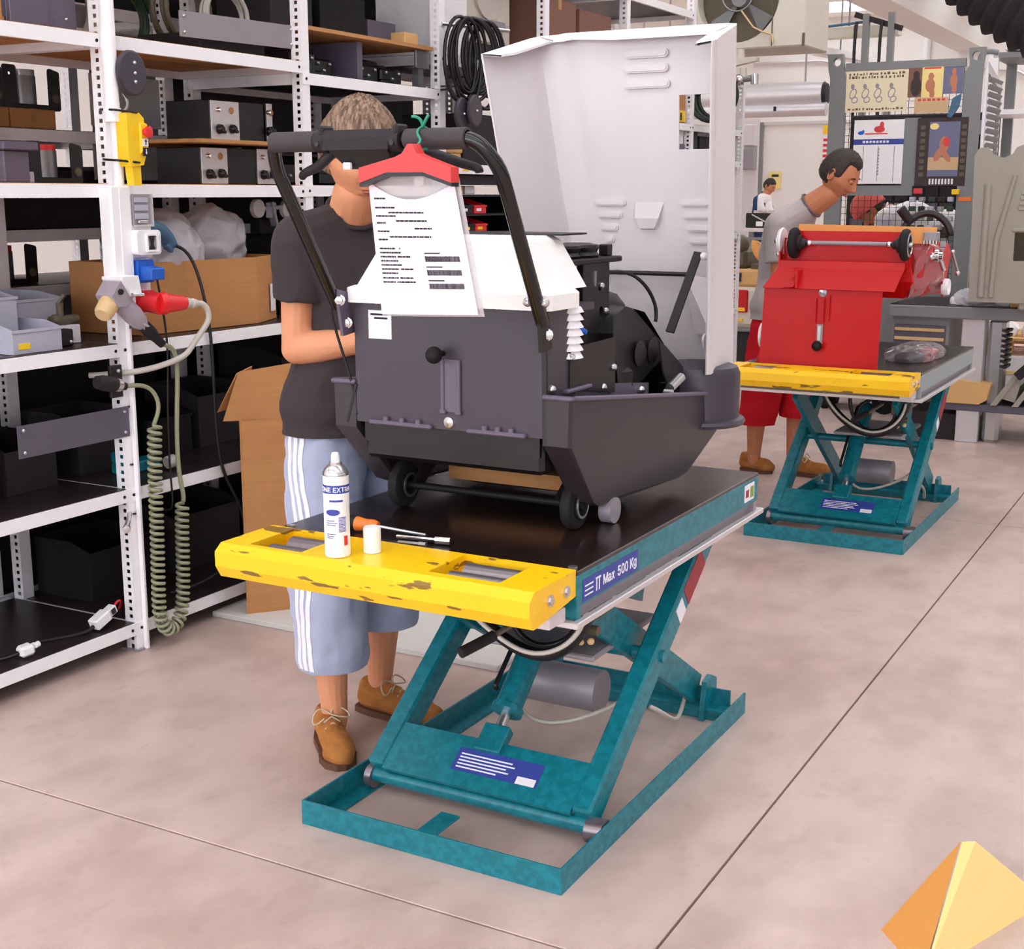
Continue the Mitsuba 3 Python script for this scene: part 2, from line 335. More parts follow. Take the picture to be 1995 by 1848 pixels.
# ---------------------------------------------------------------- scissor lift tables
def lift_table(u0, zt, label, skirt='m_teal', decal=True):
    k = thing('lift_table', label, 'lift table')
    L, W, H = 1.163, 0.683, 0.06
    X = lambda m: mv(m, u0)
    P = lambda n, m, mt, sm=False, **kw: part(k, n, X(m), mt, sm, **kw)
    # base frame: angle-iron rails and front strip
    for v, s in ((0, 1), (W, -1)):
        P('base_rail', cat(bx(0.005, L, min(v, v + s * .006), max(v, v + s * .006), 0, H, .001), bx(0.005, L, min(v, v + s * .05), max(v, v + s * .05), 0, .006)), 'm_teal')
    P('base_front', bx(0, .006, 0, W, 0, H, .001), 'm_teal')
    P('base_tab', bx(.0, .11, .315, .365, H - .006, H, .001), 'm_teal')
    P('base_rear', cat(bx(1.06, 1.12, .006, W - .006, .0, .03, .002), bx(1.115, 1.121, .03, W - .03, .0, .075)), 'm_teal')
    zt0 = zt - .107
    # scissor arms: outer pair rolls at the near end, inner pair is hinged at the far end
    a0, a1 = A(.235, 0, .058), A(.95, 0, zt0 - .03)
    b0, b1 = A(.27, 0, zt0 - .03), A(1.09, 0, .075)
    for v in (.062, W - .062):
        P('outer_arm', beam(a0 + (0, v, 0), a1 + (0, v, 0), .05, .072, ch=.006), 'm_teal')
    for v in (.125, W - .125):
        P('inner_arm', beam(b0 + (0, v, 0), b1 + (0, v, 0), .022, .085, ch=.003), 'm_teal')
    mid = (a0 + a1) / 2
    P('pivot_shaft', cyl((.62, .03, zt0 / 2 + .03), (.62, W - .03, zt0 / 2 + .03), .016), 'm_teal', 30)
    for v in (.02, W - .02):
        s = 1 if v < .3 else -1
        P('roller', cyl((.235, v - .012, .038), (.235, v + .018 * s + .012 * s, .038), .03, 24), 'm_roller', 30)
        P('hinge_bracket', prism([(1.04, .0), (1.14, 0), (1.14, .1), (1.1, .12), (1.06, .11)], 'xz', v + .06 * s, v + .075 * s), 'm_teal')
    # cross plate with the rating plate, tilted with the arms
    d = (a1 - a0) / np.linalg.norm(a1 - a0); nrm = A(-d[2], 0, d[0])
    c0 = a0 + d * .0 + nrm * .022
    def onpl(s, v, h): return c0 + d * s + A(0, v, 0) + nrm * h
    def plate(s0, s1, v0, v1, h0, h1): return hull([onpl(s, v, h) for s in (s0, s1) for v in (v0, v1) for h in (h0, h1)])
    P('cross_plate', plate(-.01, .125, .085, W - .085, .0, .01), 'm_teal')
    P('cross_bar', cyl((.235, .05, .045), (.235, W - .05, .045), .02), 'm_teal', 30)
    pl = P('rating_plate', plate(.03, .092, .19, .42, .01, .0115), 'm_blue_label', label='small blue rating plate with white print lines')
    part(pl, 'print', X(cat([plate(.038 + .009 * i, .042 + .009 * i, .20 + (.1 if i == 0 else .06 + .01 * (i % 3)), .41, .0115, .0119) for i in range(5)] + [plate(.03, .05, .195, .245, .0115, .012)])), 'm_white_print')
    # hydraulic ram
    q0, q1 = A(.30, .345, .135), A(.66, .345, zt0 - .14)
    e = (q1 - q0) / np.linalg.norm(q1 - q0)
    P('ram_lug', cat(beam(onpl(.09, .345, .012), onpl(.165, .345, .012), .07, .03, ch=.003), beam(onpl(.12, .345, .02), q0 + e * .03, .03, .03)), 'm_teal')
    P('piston_rod', cyl(q0, q0 + e * .14, .013), 'm_zinc', 30)
    P('ram_cylinder', cat(cyl(q0 + e * .11, q0 + e * .125 + (0, 0, 0), .04), cyl(q0 + e * .12, q1, .034)), 'm_teal', 30)
    P('hydraulic_pipe', tube(fillet([q0 + e * .16 + (-.03, .03, .02), q0 + e * .16 + (-.04, .03, .03), q1 + (-.05, .03, .0), q1 + (0.05, .03, .0)], .03), .006), 'm_black', True)
    # power pack, hoses and wires hanging below the deck
    P('pump_tank', cyl((.62, .20, .21), (.62, .40, .21), .055, 24), 'm_greyplate', 30)
    P('pump_motor', cat(cyl((.55, .24, zt0 - .1), (.75, .24, zt0 - .1), .055, 24), bx(.60, .72, .2, .28, zt0 - .06, zt0 - .0)), 'm_blackmatt', 30)
    P('gusset', prism([(.44, zt0 - .02), (.86, zt0 - .02), (.80, zt0 - .2), (.64, zt0 - .14)], 'xz', .17, .178), 'm_teal')
    P('hose_loop', tube(spline([(.30, .46, zt0), (.30, .40, zt0 - .10), (.31, .30, zt0 - .185), (.31, .20, zt0 - .20), (.31, .12, zt0 - .14), (.32, .08, zt0 - .02)], 40), .016), 'm_black', True)
    P('hose_loop', tube(spline([(.36, .34, zt0 - .02), (.36, .32, zt0 - .15), (.36, .24, zt0 - .20), (.37, .15, zt0 - .14), (.37, .19, zt0 - .06), (.36, .28, zt0 - .08), (.36, .30, zt0 - .14)], 40), .008), 'm_black', True)
    P('wire', tube(spline([(.26, .44, zt0), (.27, .38, zt0 - .11), (.28, .30, zt0 - .17), (.28, .22, zt0 - .19), (.29, .14, zt0 - .16), (.30, .09, zt0 - .06)], 40), .006), 'm_cable_grey', True)
    P('valve_block', cat(bx(.34, .46, .10, .16, zt0 - .12, zt0 - .02, .004), cyl((.36, .09, zt0 - .14), (.36, .13, zt0 - .14), .012, 12)), 'm_brownfan')
    P('drip_pan', bx(.40, .78, .12, .42, zt0 - .235, zt0 - .22, .004), 'm_greyplate')
    P('brass_nut', cat(ball((.34, .10, zt0 - .16), .009, 1), ball((.35, .13, zt0 - .17), .008, 1)), 'm_amber')
    P('wire', tube(spline([(.46, .35, .2), (.5, .3, .15), (.55, .2, .17), (.62, .12, .22), (.66, .1, .3)], 30), .006), 'm_cable_grey', True)
    P('wire', tube(spline([(.7, .1, .16), (.8, .09, .1), (.95, .12, .04), (1.05, .14, .06)], 30), .006), 'm_cable_grey', True)
    P('pull_handle', cat(cyl((.05, .19, zt0 - .075), (-.03, .225, zt0 - .095), .012)), 'm_rubber', 30)
    P('pull_stem', cyl((.14, .15, zt0 - .045), (.05, .19, zt0 - .075), .006), 'm_brownfan', 30)
    # platform
    p0, p1, w0, w1 = 0.0, 1.11, -.03, .72
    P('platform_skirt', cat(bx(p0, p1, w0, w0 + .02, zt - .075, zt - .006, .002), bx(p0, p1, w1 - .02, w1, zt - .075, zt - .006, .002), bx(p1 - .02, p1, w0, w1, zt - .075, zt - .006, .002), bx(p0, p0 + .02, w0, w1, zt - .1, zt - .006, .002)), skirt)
    P('platform_rim', cat(bx(p0 + .01, p1 - .01, w0 + .015, w0 + .03, zt - .107, zt - .074), bx(p0 + .01, p1 - .01, w1 - .03, w1 - .015, zt - .107, zt - .074), bx(p1 - .03, p1 - .015, w0, w1, zt - .107, zt - .074)), 'm_greyplate')
    P('safety_bar', cat(bx(p0 - .02, p1 + .02, w0 - .012, w0 + .004, zt - .113, zt - .099, .002), bx(p0 - .02, p1 + .02, w1 - .004, w1 + .012, zt - .113, zt - .099, .002), bx(p1 + .006, p1 + .02, w0, w1, zt - .113, zt - .099, .002), bx(p0 - .02, p0 - .006, w0, w1, zt - .113, zt - .099, .002)), 'm_alu')
    P('deck', bx(p0, p1, w0, w1, zt - .008, zt + .002, .002), 'm_deck')
    # load label on the near skirt: blue, 'Max 500 Kg'
    f = lambda x0, x1, z0, z1, dpt: bx(x0, x1, w0 - dpt, w0 + .001, z0, z1)
    if decal: pl = P('load_label', f(.025, .30, zt - .068, zt - .022, .0012), 'm_blue_label', label='blue label reading Max 500 Kg')
    if decal: part(pl, 'print', X(cat(text_on('Max', .021, (.118, w0 - .0012, zt - .055), (1, 0, 0), (0, 0, 1), depth=.0008), text_on('500 Kg', .021, (.19, w0 - .0012, zt - .055), (1, 0, 0), (0, 0, 1), depth=.0008),
         *[bx(.033, .072, w0 - .002, w0, z, z + .003) for z in (zt - .058, zt - .048, zt - .038)], bx(.083, .108, w0 - .002, w0, zt - .035, zt - .031), bx(.086, .090, w0 - .002, w0, zt - .06, zt - .035), bx(.099, .103, w0 - .002, w0, zt - .06, zt - .035))), 'm_white_print')
    if decal: wl = P('warning_label', f(1.0, 1.075, zt - .062, zt - .016, .0012), 'm_white_print', label='small white warning label with green and red marks')
    if decal: part(wl, 'print', X(cat(f(1.043, 1.068, zt - .055, zt - .025, .002))), 'm_green_label'); part(wl, 'print', X(f(1.008, 1.03, zt - .05, zt - .03, .002)), 'm_red_label')
    # red sticker and round warning on the right outer arm
    vv = .062 - .0265
    def onarm(s, h0): return a0 + d * s + nrm * h0 + A(0, vv, 0)
    def stick(s0, s1, h0, h1): return hull([onarm(s, h) + A(0, q, 0) for s in (s0, s1) for h in (h0, h1) for q in (0, .0015)])
    P('arm_sticker', stick(.66, .80, -.03, .03), 'm_red_label', label='red warning sticker')
    P('arm_sticker', stick(.595, .64, -.028, .022), 'm_white_print', label='white round warning sticker')
    # yellow bumper rail with two pairs of rollers
    zb = zt + .006
    prof = Polygon([(0, zb - .055), (0, zb), (-.175, zb), (-.196, zb - .016), (-.196, zb - .048), (-.180, zb - .074), (-.165, zb - .074)])
    body = prism(prof, 'xz', w0 + .003, w1 + .017)
    pockets = [(-.158, -.008, .535, .672), (-.152, -.008, .062, .225)]
    body = cut(body, *[bx(a, b, c, e2, zb - .05, zb + .02) for a, b, c, e2 in pockets])
    bp = P('bumper', body, 'm_yellow', label='scratched yellow roller bumper')
    for a, b, c, e2 in pockets:
        for x in (a + .04, b - .038):
            part(bp, 'roller', X(cyl((x, c + .004, zb - .034), (x, e2 - .028, zb - .034), .029, 28)), 'm_roller', 30)
    for x in (-.045, -.115):
        part(bp, 'bolt', X(cat(cyl((x, w0 + .003, zb - .033), (x, w0 - .004, zb - .033), .0085, 6), cyl((x, w0 + .003, zb - .033), (x, w0 - .001, zb - .033), .012, 16))), 'm_zinc')
    P('bumper_bracket', cat(bx(-.10, .0, w0 + .03, w0 + .06, zb - .1, zb - .06, .002), bx(-.1, -.03, w0 + .01, w0 + .05, zb - .1, zb - .07, .002)), 'm_alu')
    P('corner_screw', cat(*[cyl((.02, v, zt), (.02, v, zt + .006), .01, 8) for v in (w0 + .02, w1 - .02)]), 'm_zinc')
    return k
lift_table(0.0, .712, 'teal scissor lift table in the foreground with a yellow roller bumper, carrying the grey sweeper')
lift_table(3.1, .748, 'teal scissor lift table farther back, carrying the red sweeper', 'm_greyskirt', False)  # grey skirt colour stands in for glare on teal paint
# ---------------------------------------------------------------- shelving rack on the left
VF, DEPTH = 1.902, 0.56
def post_mesh(u, v, z0, z1, sv=1, su=-1, w=.045):
    """angle post: a plain flange facing the aisle and a punched flange at right angles (a row of square holes)"""
    t = .0025; ms = [bx(u, u + w, v, v + t, z0, z1), bx(u, u + .004, v, v + .006, z0, z1)]
    ms += [bx(u, u + t, v, v + .012, z0, z1), bx(u, u + t, v + .026, v + w, z0, z1)]
    for z in np.arange(z0 + .02, z1 - .01, .025): ms.append(bx(u, u + t, v + .012, v + .026, z, z + .013))
    return cat(ms)
_pd = {}
def rack_post(k, u, v, z1=2.75):
    key = round(z1, 2)
    if key not in _pd: _pd[key] = mikit.ply(post_mesh(0, 0, 0, z1), 'm_rack')
    kk = numbered(k + '__post'); scene[kk] = {**_pd[key], 'to_world': T4().translate([u, v, 0])}
    part(k, 'foot_plate', bx(u - .01, u + .06, v - .012, v + .06, 0, .005), 'm_greyplate')
def rail(k, u0, u1, v, zt, h=.04, name='front_rail'):
    part(k, name, cat(bx(u0, u1, v - .004, v - .001, zt - h, zt), bx(u0, u1, v - .004, v + .03, zt - .003, zt), bx(u0, u1, v - .004, v + .012, zt - h, zt - h + .003)), 'm_rack')
def shelf(k, u0, u1, v0, v1, zt, m='m_shelfboard', h=.04):
    rail(k, u0, u1, v0, zt, h); rail(k, u0 + .045, u1, v1, zt, h, 'rear_rail')
    part(k, 'side_rail', bx(u0 + .005, u0 + .02, v0 + .05, v1, zt - h, zt), 'm_rack'); part(k, 'side_rail', bx(u1 - .02, u1 - .005, v0 + .05, v1, zt - h, zt), 'm_rack')
    part(k, 'shelf_board', bx(u0 + .01, u1 - .005, v0 + .002, v1, zt - .014, zt + .002), m)
    for u in (u0 + .02, u1 - .02): part(k, 'rail_screw', cyl((u, v0 - .004, zt - .02), (u, v0 - .006, zt - .02), .005, 8), 'm_blackmatt')
ZR = [.094, .535, .996, 1.479, 1.912]
rk = thing('shelving_rack', 'white bolted shelving rack with slotted posts along the left side, nearest row', 'shelving rack')
UP = [-.25, .715, 1.675, 2.605]
for u in UP + [3.55, 4.49, 5.45, 6.36]:
    z1_ = 2.75 if u < 6 else 2.2
    rack_post(rk, u, VF, z1_); rack_post(rk, u, VF + DEPTH - .045, z1_)
for b in range(2):
    for z in ZR: shelf(rk, UP[b] + .0, UP[b + 1] + .0, VF, VF + DEPTH, z, 'm_shelfboard' if z < 1.2 else 'm_wood')
    shelf(rk, UP[b], UP[b + 1], VF, VF + DEPTH, 2.45, 'm_wood')
for z in (.094, .535, .996, 1.481, 1.875, 2.40): shelf(rk, UP[2], UP[3], VF, VF + DEPTH, z, 'm_shelfboard' if z != 1.875 else 'm_blackmatt')
part(rk, 'wood_board', bx(UP[2] + .01, UP[3] - .03, VF + .01, VF + DEPTH - .05, 2.028, 2.042), 'm_wood')
part(rk, 'wood_board', bx(UP[1] + .45, UP[2], VF + .03, VF + DEPTH - .05, 1.618, 1.63), 'm_wood')
for b0, b1, in ((3, 3.55), (3.55, 4.49), (4.49, 5.45), (5.45, 6.36)):
    b0 = UP[3] if b0 == 3 else b0
    for z in (.094, .7, 1.24 if b0 < 3 else 1.2, 1.575 if b0 < 3 else 1.66, 2.02 if b0 < 4 else 1.86, 2.5 if b0 < 5 else 2.17): shelf(rk, b0, b1, VF, VF + DEPTH, z)
def brace(u0, u1, v, z0, z1, m='m_greyplate', tilt=0.0):
    k2 = part(rk, 'brace_plate', prism([(u0, z0), (u1, z0 + tilt), (u1, z1 + tilt), (u0, z1)], 'xz', v, v + .003), m)
    for u in (u0 + .02, u1 - .02):
        for z in (z0 + .015, z1 - .015): part(k2, 'bolt', ball((u, v - .001, z + (tilt if u > u0 + .1 else 0)), .006, 1), 'm_zinc')
brace(.30, .735, VF - .004, .705, .80, 'm_darkplate', .0)
brace(1.10, 1.69, VF + .04, 1.945, 2.025, 'm_greyplate', .012)
brace(.72, 1.20, VF + DEPTH - .05, 2.0, 2.075, 'm_greyplate')
brace(-.1, .70, VF + DEPTH - .05, 1.335, 1.43, 'm_darkplate')
brace(.25, .7, VF + .1, 1.94, 2.1, 'm_darkplate')
# rack standing back to back behind it
rb = thing('shelving_rack', 'grey-white slotted shelving rack standing back to back behind the nearest row', 'shelving rack')
VB = VF + DEPTH + .06
for u in (-.29, .675, 1.64, 2.57, 3.51, 4.45):
    rack_post(rb, u, VB); rack_post(rb, u, VB + .5)
for i, (a, b) in enumerate(zip((-.29, .675, 1.64, 2.57, 3.51), (.675, 1.64, 2.57, 3.51, 4.45))):
    for z in (.094, .5, 1.14, 1.33, 1.665, 2.1): shelf(rb, a, b, VB, VB + .55, z)
    # dark sheets added so no light shows through the bays up to eye level
    for z0, z1 in ((.1, .5), (.55, 1.1)):
        part(rb, 'back_sheet', bx(a + .03, b, VB + .54, VB + .543, z0, z1), 'm_darkplate')
for z0, z1 in ((1.69, 1.87), (1.50, 1.645)): part(rb, 'back_sheet', bx(1.28, 1.63, VB + .02, VB + .023, z0, z1), 'm_galv')
# ---------------------------------------------------------------- grey floor sweeper on the front lift table
sw = thing('floor_sweeper', 'grey and white walk-behind floor sweeper with its white hood raised, on the front lift table', 'floor sweeper')
P = lambda n, m, mt, sm=False, par=sw, **kw: part(par, n, m, mt, sm, **kw)
MIR = np.diag([1., -1., 1., 1.]); MIR[1, 3] = .73
def mirror(m): m = m.copy(); m.apply_transform(MIR); return m
# hopper with the rear panel
hop = P('hopper', cat(prism(rrect(.125, .605, .945, 1.222, .004), 'yz', .15, .158), prism([(.158, .95), (.30, .95), (.30, 1.215), (.158, 1.215)], 'xz', .126, .132), prism([(.158, .95), (.40, .95), (.40, 1.215), (.158, 1.215)], 'xz', .598, .604), bx(.158, .40, .13, .6, 1.20, 1.215)), 'm_darkgrey')
P('lock_slide', cat(bx(.143, .151, .327, .336, .985, 1.10, .002), bx(.143, .151, .368, .377, .985, 1.10, .002), bx(.147, .151, .336, .368, .985, 1.10), bx(.141, .15, .325, .34, .98, .99, .002), bx(.141, .15, .364, .379, .98, .99, .002)), 'm_purplegrey', par=hop)
P('knob', cat(ball((.112, .372, 1.112), .0185, 3, (1, 1, 1)), cyl((.12, .372, 1.112), (.15, .372, 1.112), .006)), 'm_blackmatt', True, par=hop)
P('bolt', ball((.148, .357, .957), .013, 2, (.6, 1, .6) and (1, 1, .7)) .apply_translation((0, 0, .29)) if False else lathe_on((.150, .357, .962), (.138, .357, .962), [(0, 0), (.014, 0), (.012, .006), (0, .01)], 16), 'm_zinc', par=hop)
for v0, v1 in ((.40, .565), (.165, .31)):
    P('bottom_clip', cat(bx(.138, .152, v0, v1, .943, .953, .003), *[bx(.140, .151, v, v + .012, .95, .962, .002) for v in np.linspace(v0 + .03, v1 - .05, 3)]), 'm_purplegrey', par=hop)
st = P('sticker', bx(.1485, .1505, .505, .566, 1.135, 1.198), 'm_white_print', par=hop, label='white sticker')
P('print', cat(bx(.148, .1487, .515, .56, 1.187, 1.191), bx(.148, .1487, .515, .55, 1.179, 1.183)), 'm_ink', par=st)
# white lid over the hopper
lid = hull([(u, v, z) for u in (.155, .37) for v in (.135, .60) for z in (1.25,)] + [(.162, .142, 1.262), (.162, .593, 1.262), (.36, .142, 1.262), (.36, .593, 1.262)] + [(.195, .185, 1.352), (.195, .55, 1.352), (.205, .195, 1.362), (.205, .54, 1.362), (.34, .185, 1.352), (.34, .55, 1.352), (.33, .2, 1.362), (.33, .53, 1.362)])
tray = hull([(u, v, z) for (u, v) in ((.135, .112), (.145, .104), (.27, .104), (.39, .18), (.39, .61), (.38, .62), (.145, .62), (.135, .61)) for z in (1.214, 1.246)] + [(u, v, 1.252) for (u, v) in ((.145, .118), (.27, .115), (.38, .18), (.38, .60), (.145, .60))])
P('lid', cat(lid, tray), 'm_cap')
P('lid_seam', bx(.30, .42, .16, .56, 1.362, 1.366), 'm_black')
# chassis, dark underside, flap and brush
P('chassis', cat(bx(.165, .98, .135, .595, .86, .945, .01), bx(.42, .98, .15, .58, .80, .87, .02), bx(.16, .2, .14, .59, .90, .95)), 'm_black')
P('dust_flap', bx(.44, .446, .15, .54, .765, .85), 'm_card', label='brown dust flap')
P('flap_strip', bx(.43, .44, .14, .55, .835, .86), 'm_greyplate')
P('main_brush', cyl((.62, .16, .79), (.62, .57, .79), .07, 24), 'm_blackmatt', 30)
P('axle', cyl((.31, .15, .77), (.31, .57, .77), .0085), 'm_blackmatt', 30)
for v, s in ((.13, -1), (.586, 1)):
    w = P('wheel', lathe_on((.31, v - .016, .77), (.31, v + .016, .77), [(.02, .002), (.044, 0), (.053, .005), (.0555, .012), (.0555, .02), (.053, .027), (.044, .032), (.02, .03)], 32), 'm_rubber', 40)
    P('wheel_hub', cat(lathe_on((.31, v, .77), (.31, v - .022, .77), [(0, 0), (.03, 0), (.033, .018), (.028, .02), (.024, .014), (.012, .012), (.01, .022), (0, .024)], 24), lathe_on((.31, v, .77), (.31, v + .03, .77), [(0, 0), (.026, 0), (.026, .02), (.014, .024), (.012, .034), (0, .036)], 24)), 'm_blackmatt', 30, par=w)
    P('hub_ring', lathe_on((.31, v - .018, .77), (.31, v - .024, .77), [(.024, 0), (.030, 0), (.030, .004), (.024, .004)], 24), 'm_zinc', 30, par=w)
for v in (.17, .55): P('wheel_arm', beam((.31, v, .77), (.45, v, .87), .012, .03), 'm_blackmatt')
P('support_roller', lathe_on((.40, .07, .745), (.40, .10, .745), [(0, 0), (.03, 0), (.03, .03), (0, .03)], 24), 'm_greyplate', 30)
# boat-shaped fenders on both sides
fo = [(.148, .125, 1.033), (.148, .066, 1.033), (.155, .060, 1.033), (1.0, .058, .936), (1.0, .135, .936), (.148, .125, .931), (.148, .068, .931), (.156, .062, .929), (.295, .074, .782), (.295, .13, .782), (.33, .08, .768), (.33, .13, .768), (.80, .078, .746), (.86, .078, .75), (.80, .13, .746), (1.018, .06, .835), (1.018, .13, .835), (.86, .13, .75), (.25, .058, .90), (.98, .055, .87)]
fender = hull(fo); inner = hull([(u, max(v, .066) if v < .1 else v + .004, z + (.006 if z < .9 else .02)) for u, v, z in [(a + (.008 if a < .5 else -.012), b, c) for a, b, c in fo]])
fender = cut(fender, inner)
for f, s in ((fender, 0), (mirror(fender), 1)):
    fk = P('fender', f, 'm_fender', 12)
    q = (lambda m: m) if not s else mirror
    P('fender_rim', q(tube([(.148, .125, 1.034), (.148, .062, 1.034), (.157, .058, 1.034), (1.0, .056, .938)], .006)), 'm_purplegrey', True, par=fk)
    P('inner_flange', q(cat(hull([(.15, .131, 1.03), (.15, .134, 1.03), (.72, .131, .965), (.72, .134, .965), (.15, .131, 1.06), (.15, .134, 1.06), (.72, .131, .995), (.72, .134, .995)]), bx(.24, .36, .112, .13, 1.028, 1.038, .003))), 'm_purplegrey', par=fk)
    for u, z in ((.185, 1.045), (.44, 1.018), (.66, .985)): P('bolt', q(ball((u, .126, z), .011, 2)), 'm_zinc', True, par=fk)
P('edge_strip', cat(beam((.152, .127, 1.23), (.152, .122, .93), .01, .008), beam((.152, .603, 1.03), (.152, .63, .94), .01, .006)), 'm_black')
# handle: bent black tube, foam grips, clamps and console
UB = -.12
ht = fillet([(.125, .632, 1.205), (-.085, .622, 1.50), (UB, .60, 1.551), (UB, .13, 1.551), (-.085, .098, 1.50), (.128, .118, 1.19)], .055, 8)
hd = P('handle', tube(ht, .0145, 12), 'm_blackgloss', True)
for v0, v1 in ((.49, .60), (.145, .28)):
    P('grip', lathe_on((UB, v0, 1.551), (UB, v1, 1.551), [(.015, 0), (.0195, .001), (.020, .006), (.020, v1 - v0 - .006), (.0195, v1 - v0 - .001), (.015, v1 - v0)], 24), 'm_grip', 30, par=hd)
for v in (.475, .30):
    P('clamp', cat(lathe_on((UB, v - .013, 1.551), (UB, v + .013, 1.551), [(.016, 0), (.0225, .001), (.0225, .025), (.016, .026)], 24), bx(UB - .02, UB + .02, v - .012, v + .0, 1.56, 1.58, .004)), 'm_charcoal', 30, par=hd)
    P('clamp_screw', cyl((UB - .018, v, 1.545), (UB - .0235, v, 1.545), .005, 8), 'm_black', par=hd)
con = P('console', hull([(UB + du, v, 1.551 + dz) for v in (.31, .465) for du, dz in ((-.022, .006), (-.014, .02), (.012, .02), (.04, .008), (.03, -.02), (-.02, -.018))]), 'm_charcoal')
P('console_box', hull([(UB - .016, .455, 1.535), (UB - .016, .315, 1.535), (UB + .004, .42, 1.497), (UB + .004, .315, 1.50), (UB + .12, .44, 1.545), (UB + .12, .31, 1.545), (UB + .1, .42, 1.50), (UB + .1, .32, 1.50)]), 'm_black', par=con)
for v in (.405, .325): P('console_clip', bx(UB - .012, UB - .002, v, v + .018, 1.496, 1.51, .002), 'm_white_plastic', par=con)
for pts in ([(UB + .02, .46, 1.535), (UB + .01, .475, 1.52), (UB + .01, .495, 1.505), (UB + .02, .53, 1.494), (UB + .04, .56, 1.485)], [(UB + .06, .30, 1.53), (UB + .06, .24, 1.52), (UB + .05, .18, 1.505), (UB + .05, .155, 1.498), (UB + .05, .15, 1.49)]):
    P('lever', tube(spline(pts, 20), np.linspace(.012, .008, 20), 10), 'm_charcoal', True)
# handle brackets
for v, s, zz in ((.118, -1, 1.18), (.618, 1, 1.19)):
    bk = P('handle_bracket', hull([(.10 if s > 0 else .105, v + q, zz + .055) for q in (-.004, .004)] + [(.145, v + q, zz + .045) for q in (-.004, .004)] + [(.165, v + q, zz - .045) for q in (-.004, .004)] + [(.12, v + q, zz - .05) for q in (-.004, .004)]), 'm_black' if s < 0 else 'm_purplegrey')
    for dz, du in ((.03, .115), (-.022, .14)) if s > 0 else ((-.015, .15),):
        P('bolt', cat(lathe_on((du, v, zz + dz), (du - .016, v - .006, zz + dz), [(0, 0), (.013, 0), (.013, .004), (.009, .005), (.009, .012), (0, .014)], 10)), 'm_zinc', par=bk)
    if s < 0: P('clamp_bolt', cat(cyl((.10, v - .02, zz + .055), (.10, v + .02, zz + .055), .006), ball((.10, v - .02, zz + .055), .01, 1), ball((.10, v + .02, zz + .055), .01, 1)), 'm_zinc', par=bk)
P('control_cable', tube(spline([(.10, .632, 1.20), (.125, .628, 1.12), (.148, .612, 1.02), (.15, .605, .96)], 24), .003), 'm_cable_black', True)
# engine bay: black bracket tower, shelf, pulleys, bellows, cable, engine
P('bracket_tower', cut(bx(.47, .61, .19, .21, 1.06, 1.30, .003), cyl((.555, .1, 1.235), (.555, .3, 1.235), .008), cyl((.565, .1, 1.18), (.565, .3, 1.18), .011)), 'm_black')
P('tower_bolt', ball((.56, .188, 1.24), .008, 1), 'm_zinc'); P('tower_bolt', ball((.585, .188, 1.18), .008, 1), 'm_zinc'); P('tower_mark', bx(.525, .53, .187, .19, 1.24, 1.275), 'm_zinc')
P('tower_shelf', cat(bx(.345, .67, .185, .36, 1.292, 1.305, .003), bx(.36, .42, .22, .30, 1.20, 1.295)), 'm_charcoal')
for u, v in ((.47, .255), (.545, .245)):
    P('pulley', lathe_on((u, v, 1.306), (u, v, 1.34), [(0, 0), (.05, 0), (.052, .004), (.046, .012), (.052, .022), (.05, .028), (.03, .032), (0, .033)], 28), 'm_black', 30)
P('small_bracket', cat(bx(.36, .385, .27, .30, 1.33, 1.36, .003), beam((.36, .28, 1.34), (.40, .26, 1.305), .012, .006)), 'm_black'); P('small_bracket', bx(.62, .645, .2, .225, 1.306, 1.333, .002), 'm_black')
bel = [(0, 0)]
for i in range(7): bel += [(.026, .0165 * i + .001), (.037, .0165 * i + .004), (.030, .0165 * i + .0155)]
bel += [(0, .1165)]
P('bellows', lathe_on((.288, .142, 1.098), (.288, .142, 1.2), bel, 28), 'm_white_plastic', 20)
P('blue_lever', cat(beam((.33, .14, 1.165), (.36, .13, 1.15), .01, .01, ch=.002), beam((.31, .14, 1.205), (.31, .13, 1.185), .008, .008)), 'm_blue')
sp = P('side_panel', hull([(.265, v, z) for v in (.122, .126) for z in (1.035, 1.125)] + [(.50, v, z) for v in (.122, .126) for z in (1.0, 1.128)]), 'm_black')
for u, z in ((.27, 1.105), (.485, 1.06)): P('bolt', ball((u, .12, z), .009, 1), 'm_zinc', par=sp)
en = P('engine_cover', cat(hull([(.56, .14, 1.0), (.56, .45, 1.0), (.86, .14, .98), (.86, .45, .98), (.545, .15, 1.13), (.545, .45, 1.13), (.57, .16, 1.165), (.57, .45, 1.165), (.84, .16, 1.10), (.80, .18, 1.16), (.80, .45, 1.17), (.66, .17, 1.185), (.66, .45, 1.2), (.86, .14, 1.06), (.86, .45, 1.1)]),
     hull([(.52, .16, 1.0), (.52, .3, 1.0), (.62, .13, 1.0), (.62, .3, 1.0), (.52, .16, 1.035), (.62, .13, 1.035), (.53, .17, 1.05), (.62, .15, 1.05), (.62, .3, 1.05), (.52, .3, 1.04)]),
     lathe_on((.72, .33, 1.15), (.72, .33, 1.24), [(0, 0), (.12, 0), (.12, .03), (.10, .055), (.06, .068), (0, .07)], 32)), 'm_black', 35)
for u in (.68, .76): P('vent_fin', lathe_on((u, .138, 1.07), (u, .128, 1.07), [(0, 0), (.033, 0), (.02, .008), (0, .010)], 20).apply_transform(np.eye(4)), 'm_charcoal', 30, par=en)
P('guard_plate', hull([(u, v, z) for u, z in ((.70, 1.10), (.74, 1.085), (.86, 1.02), (.86, .985), (.76, .985), (.73, 1.02)) for v in (.096, .1)]), 'm_charcoal')
P('latch', cat(cyl((.72, .075, .985), (.78, .07, 1.005), .012), cyl((.70, .08, .975), (.70, .06, .975), .011)), 'm_zinc', 30)
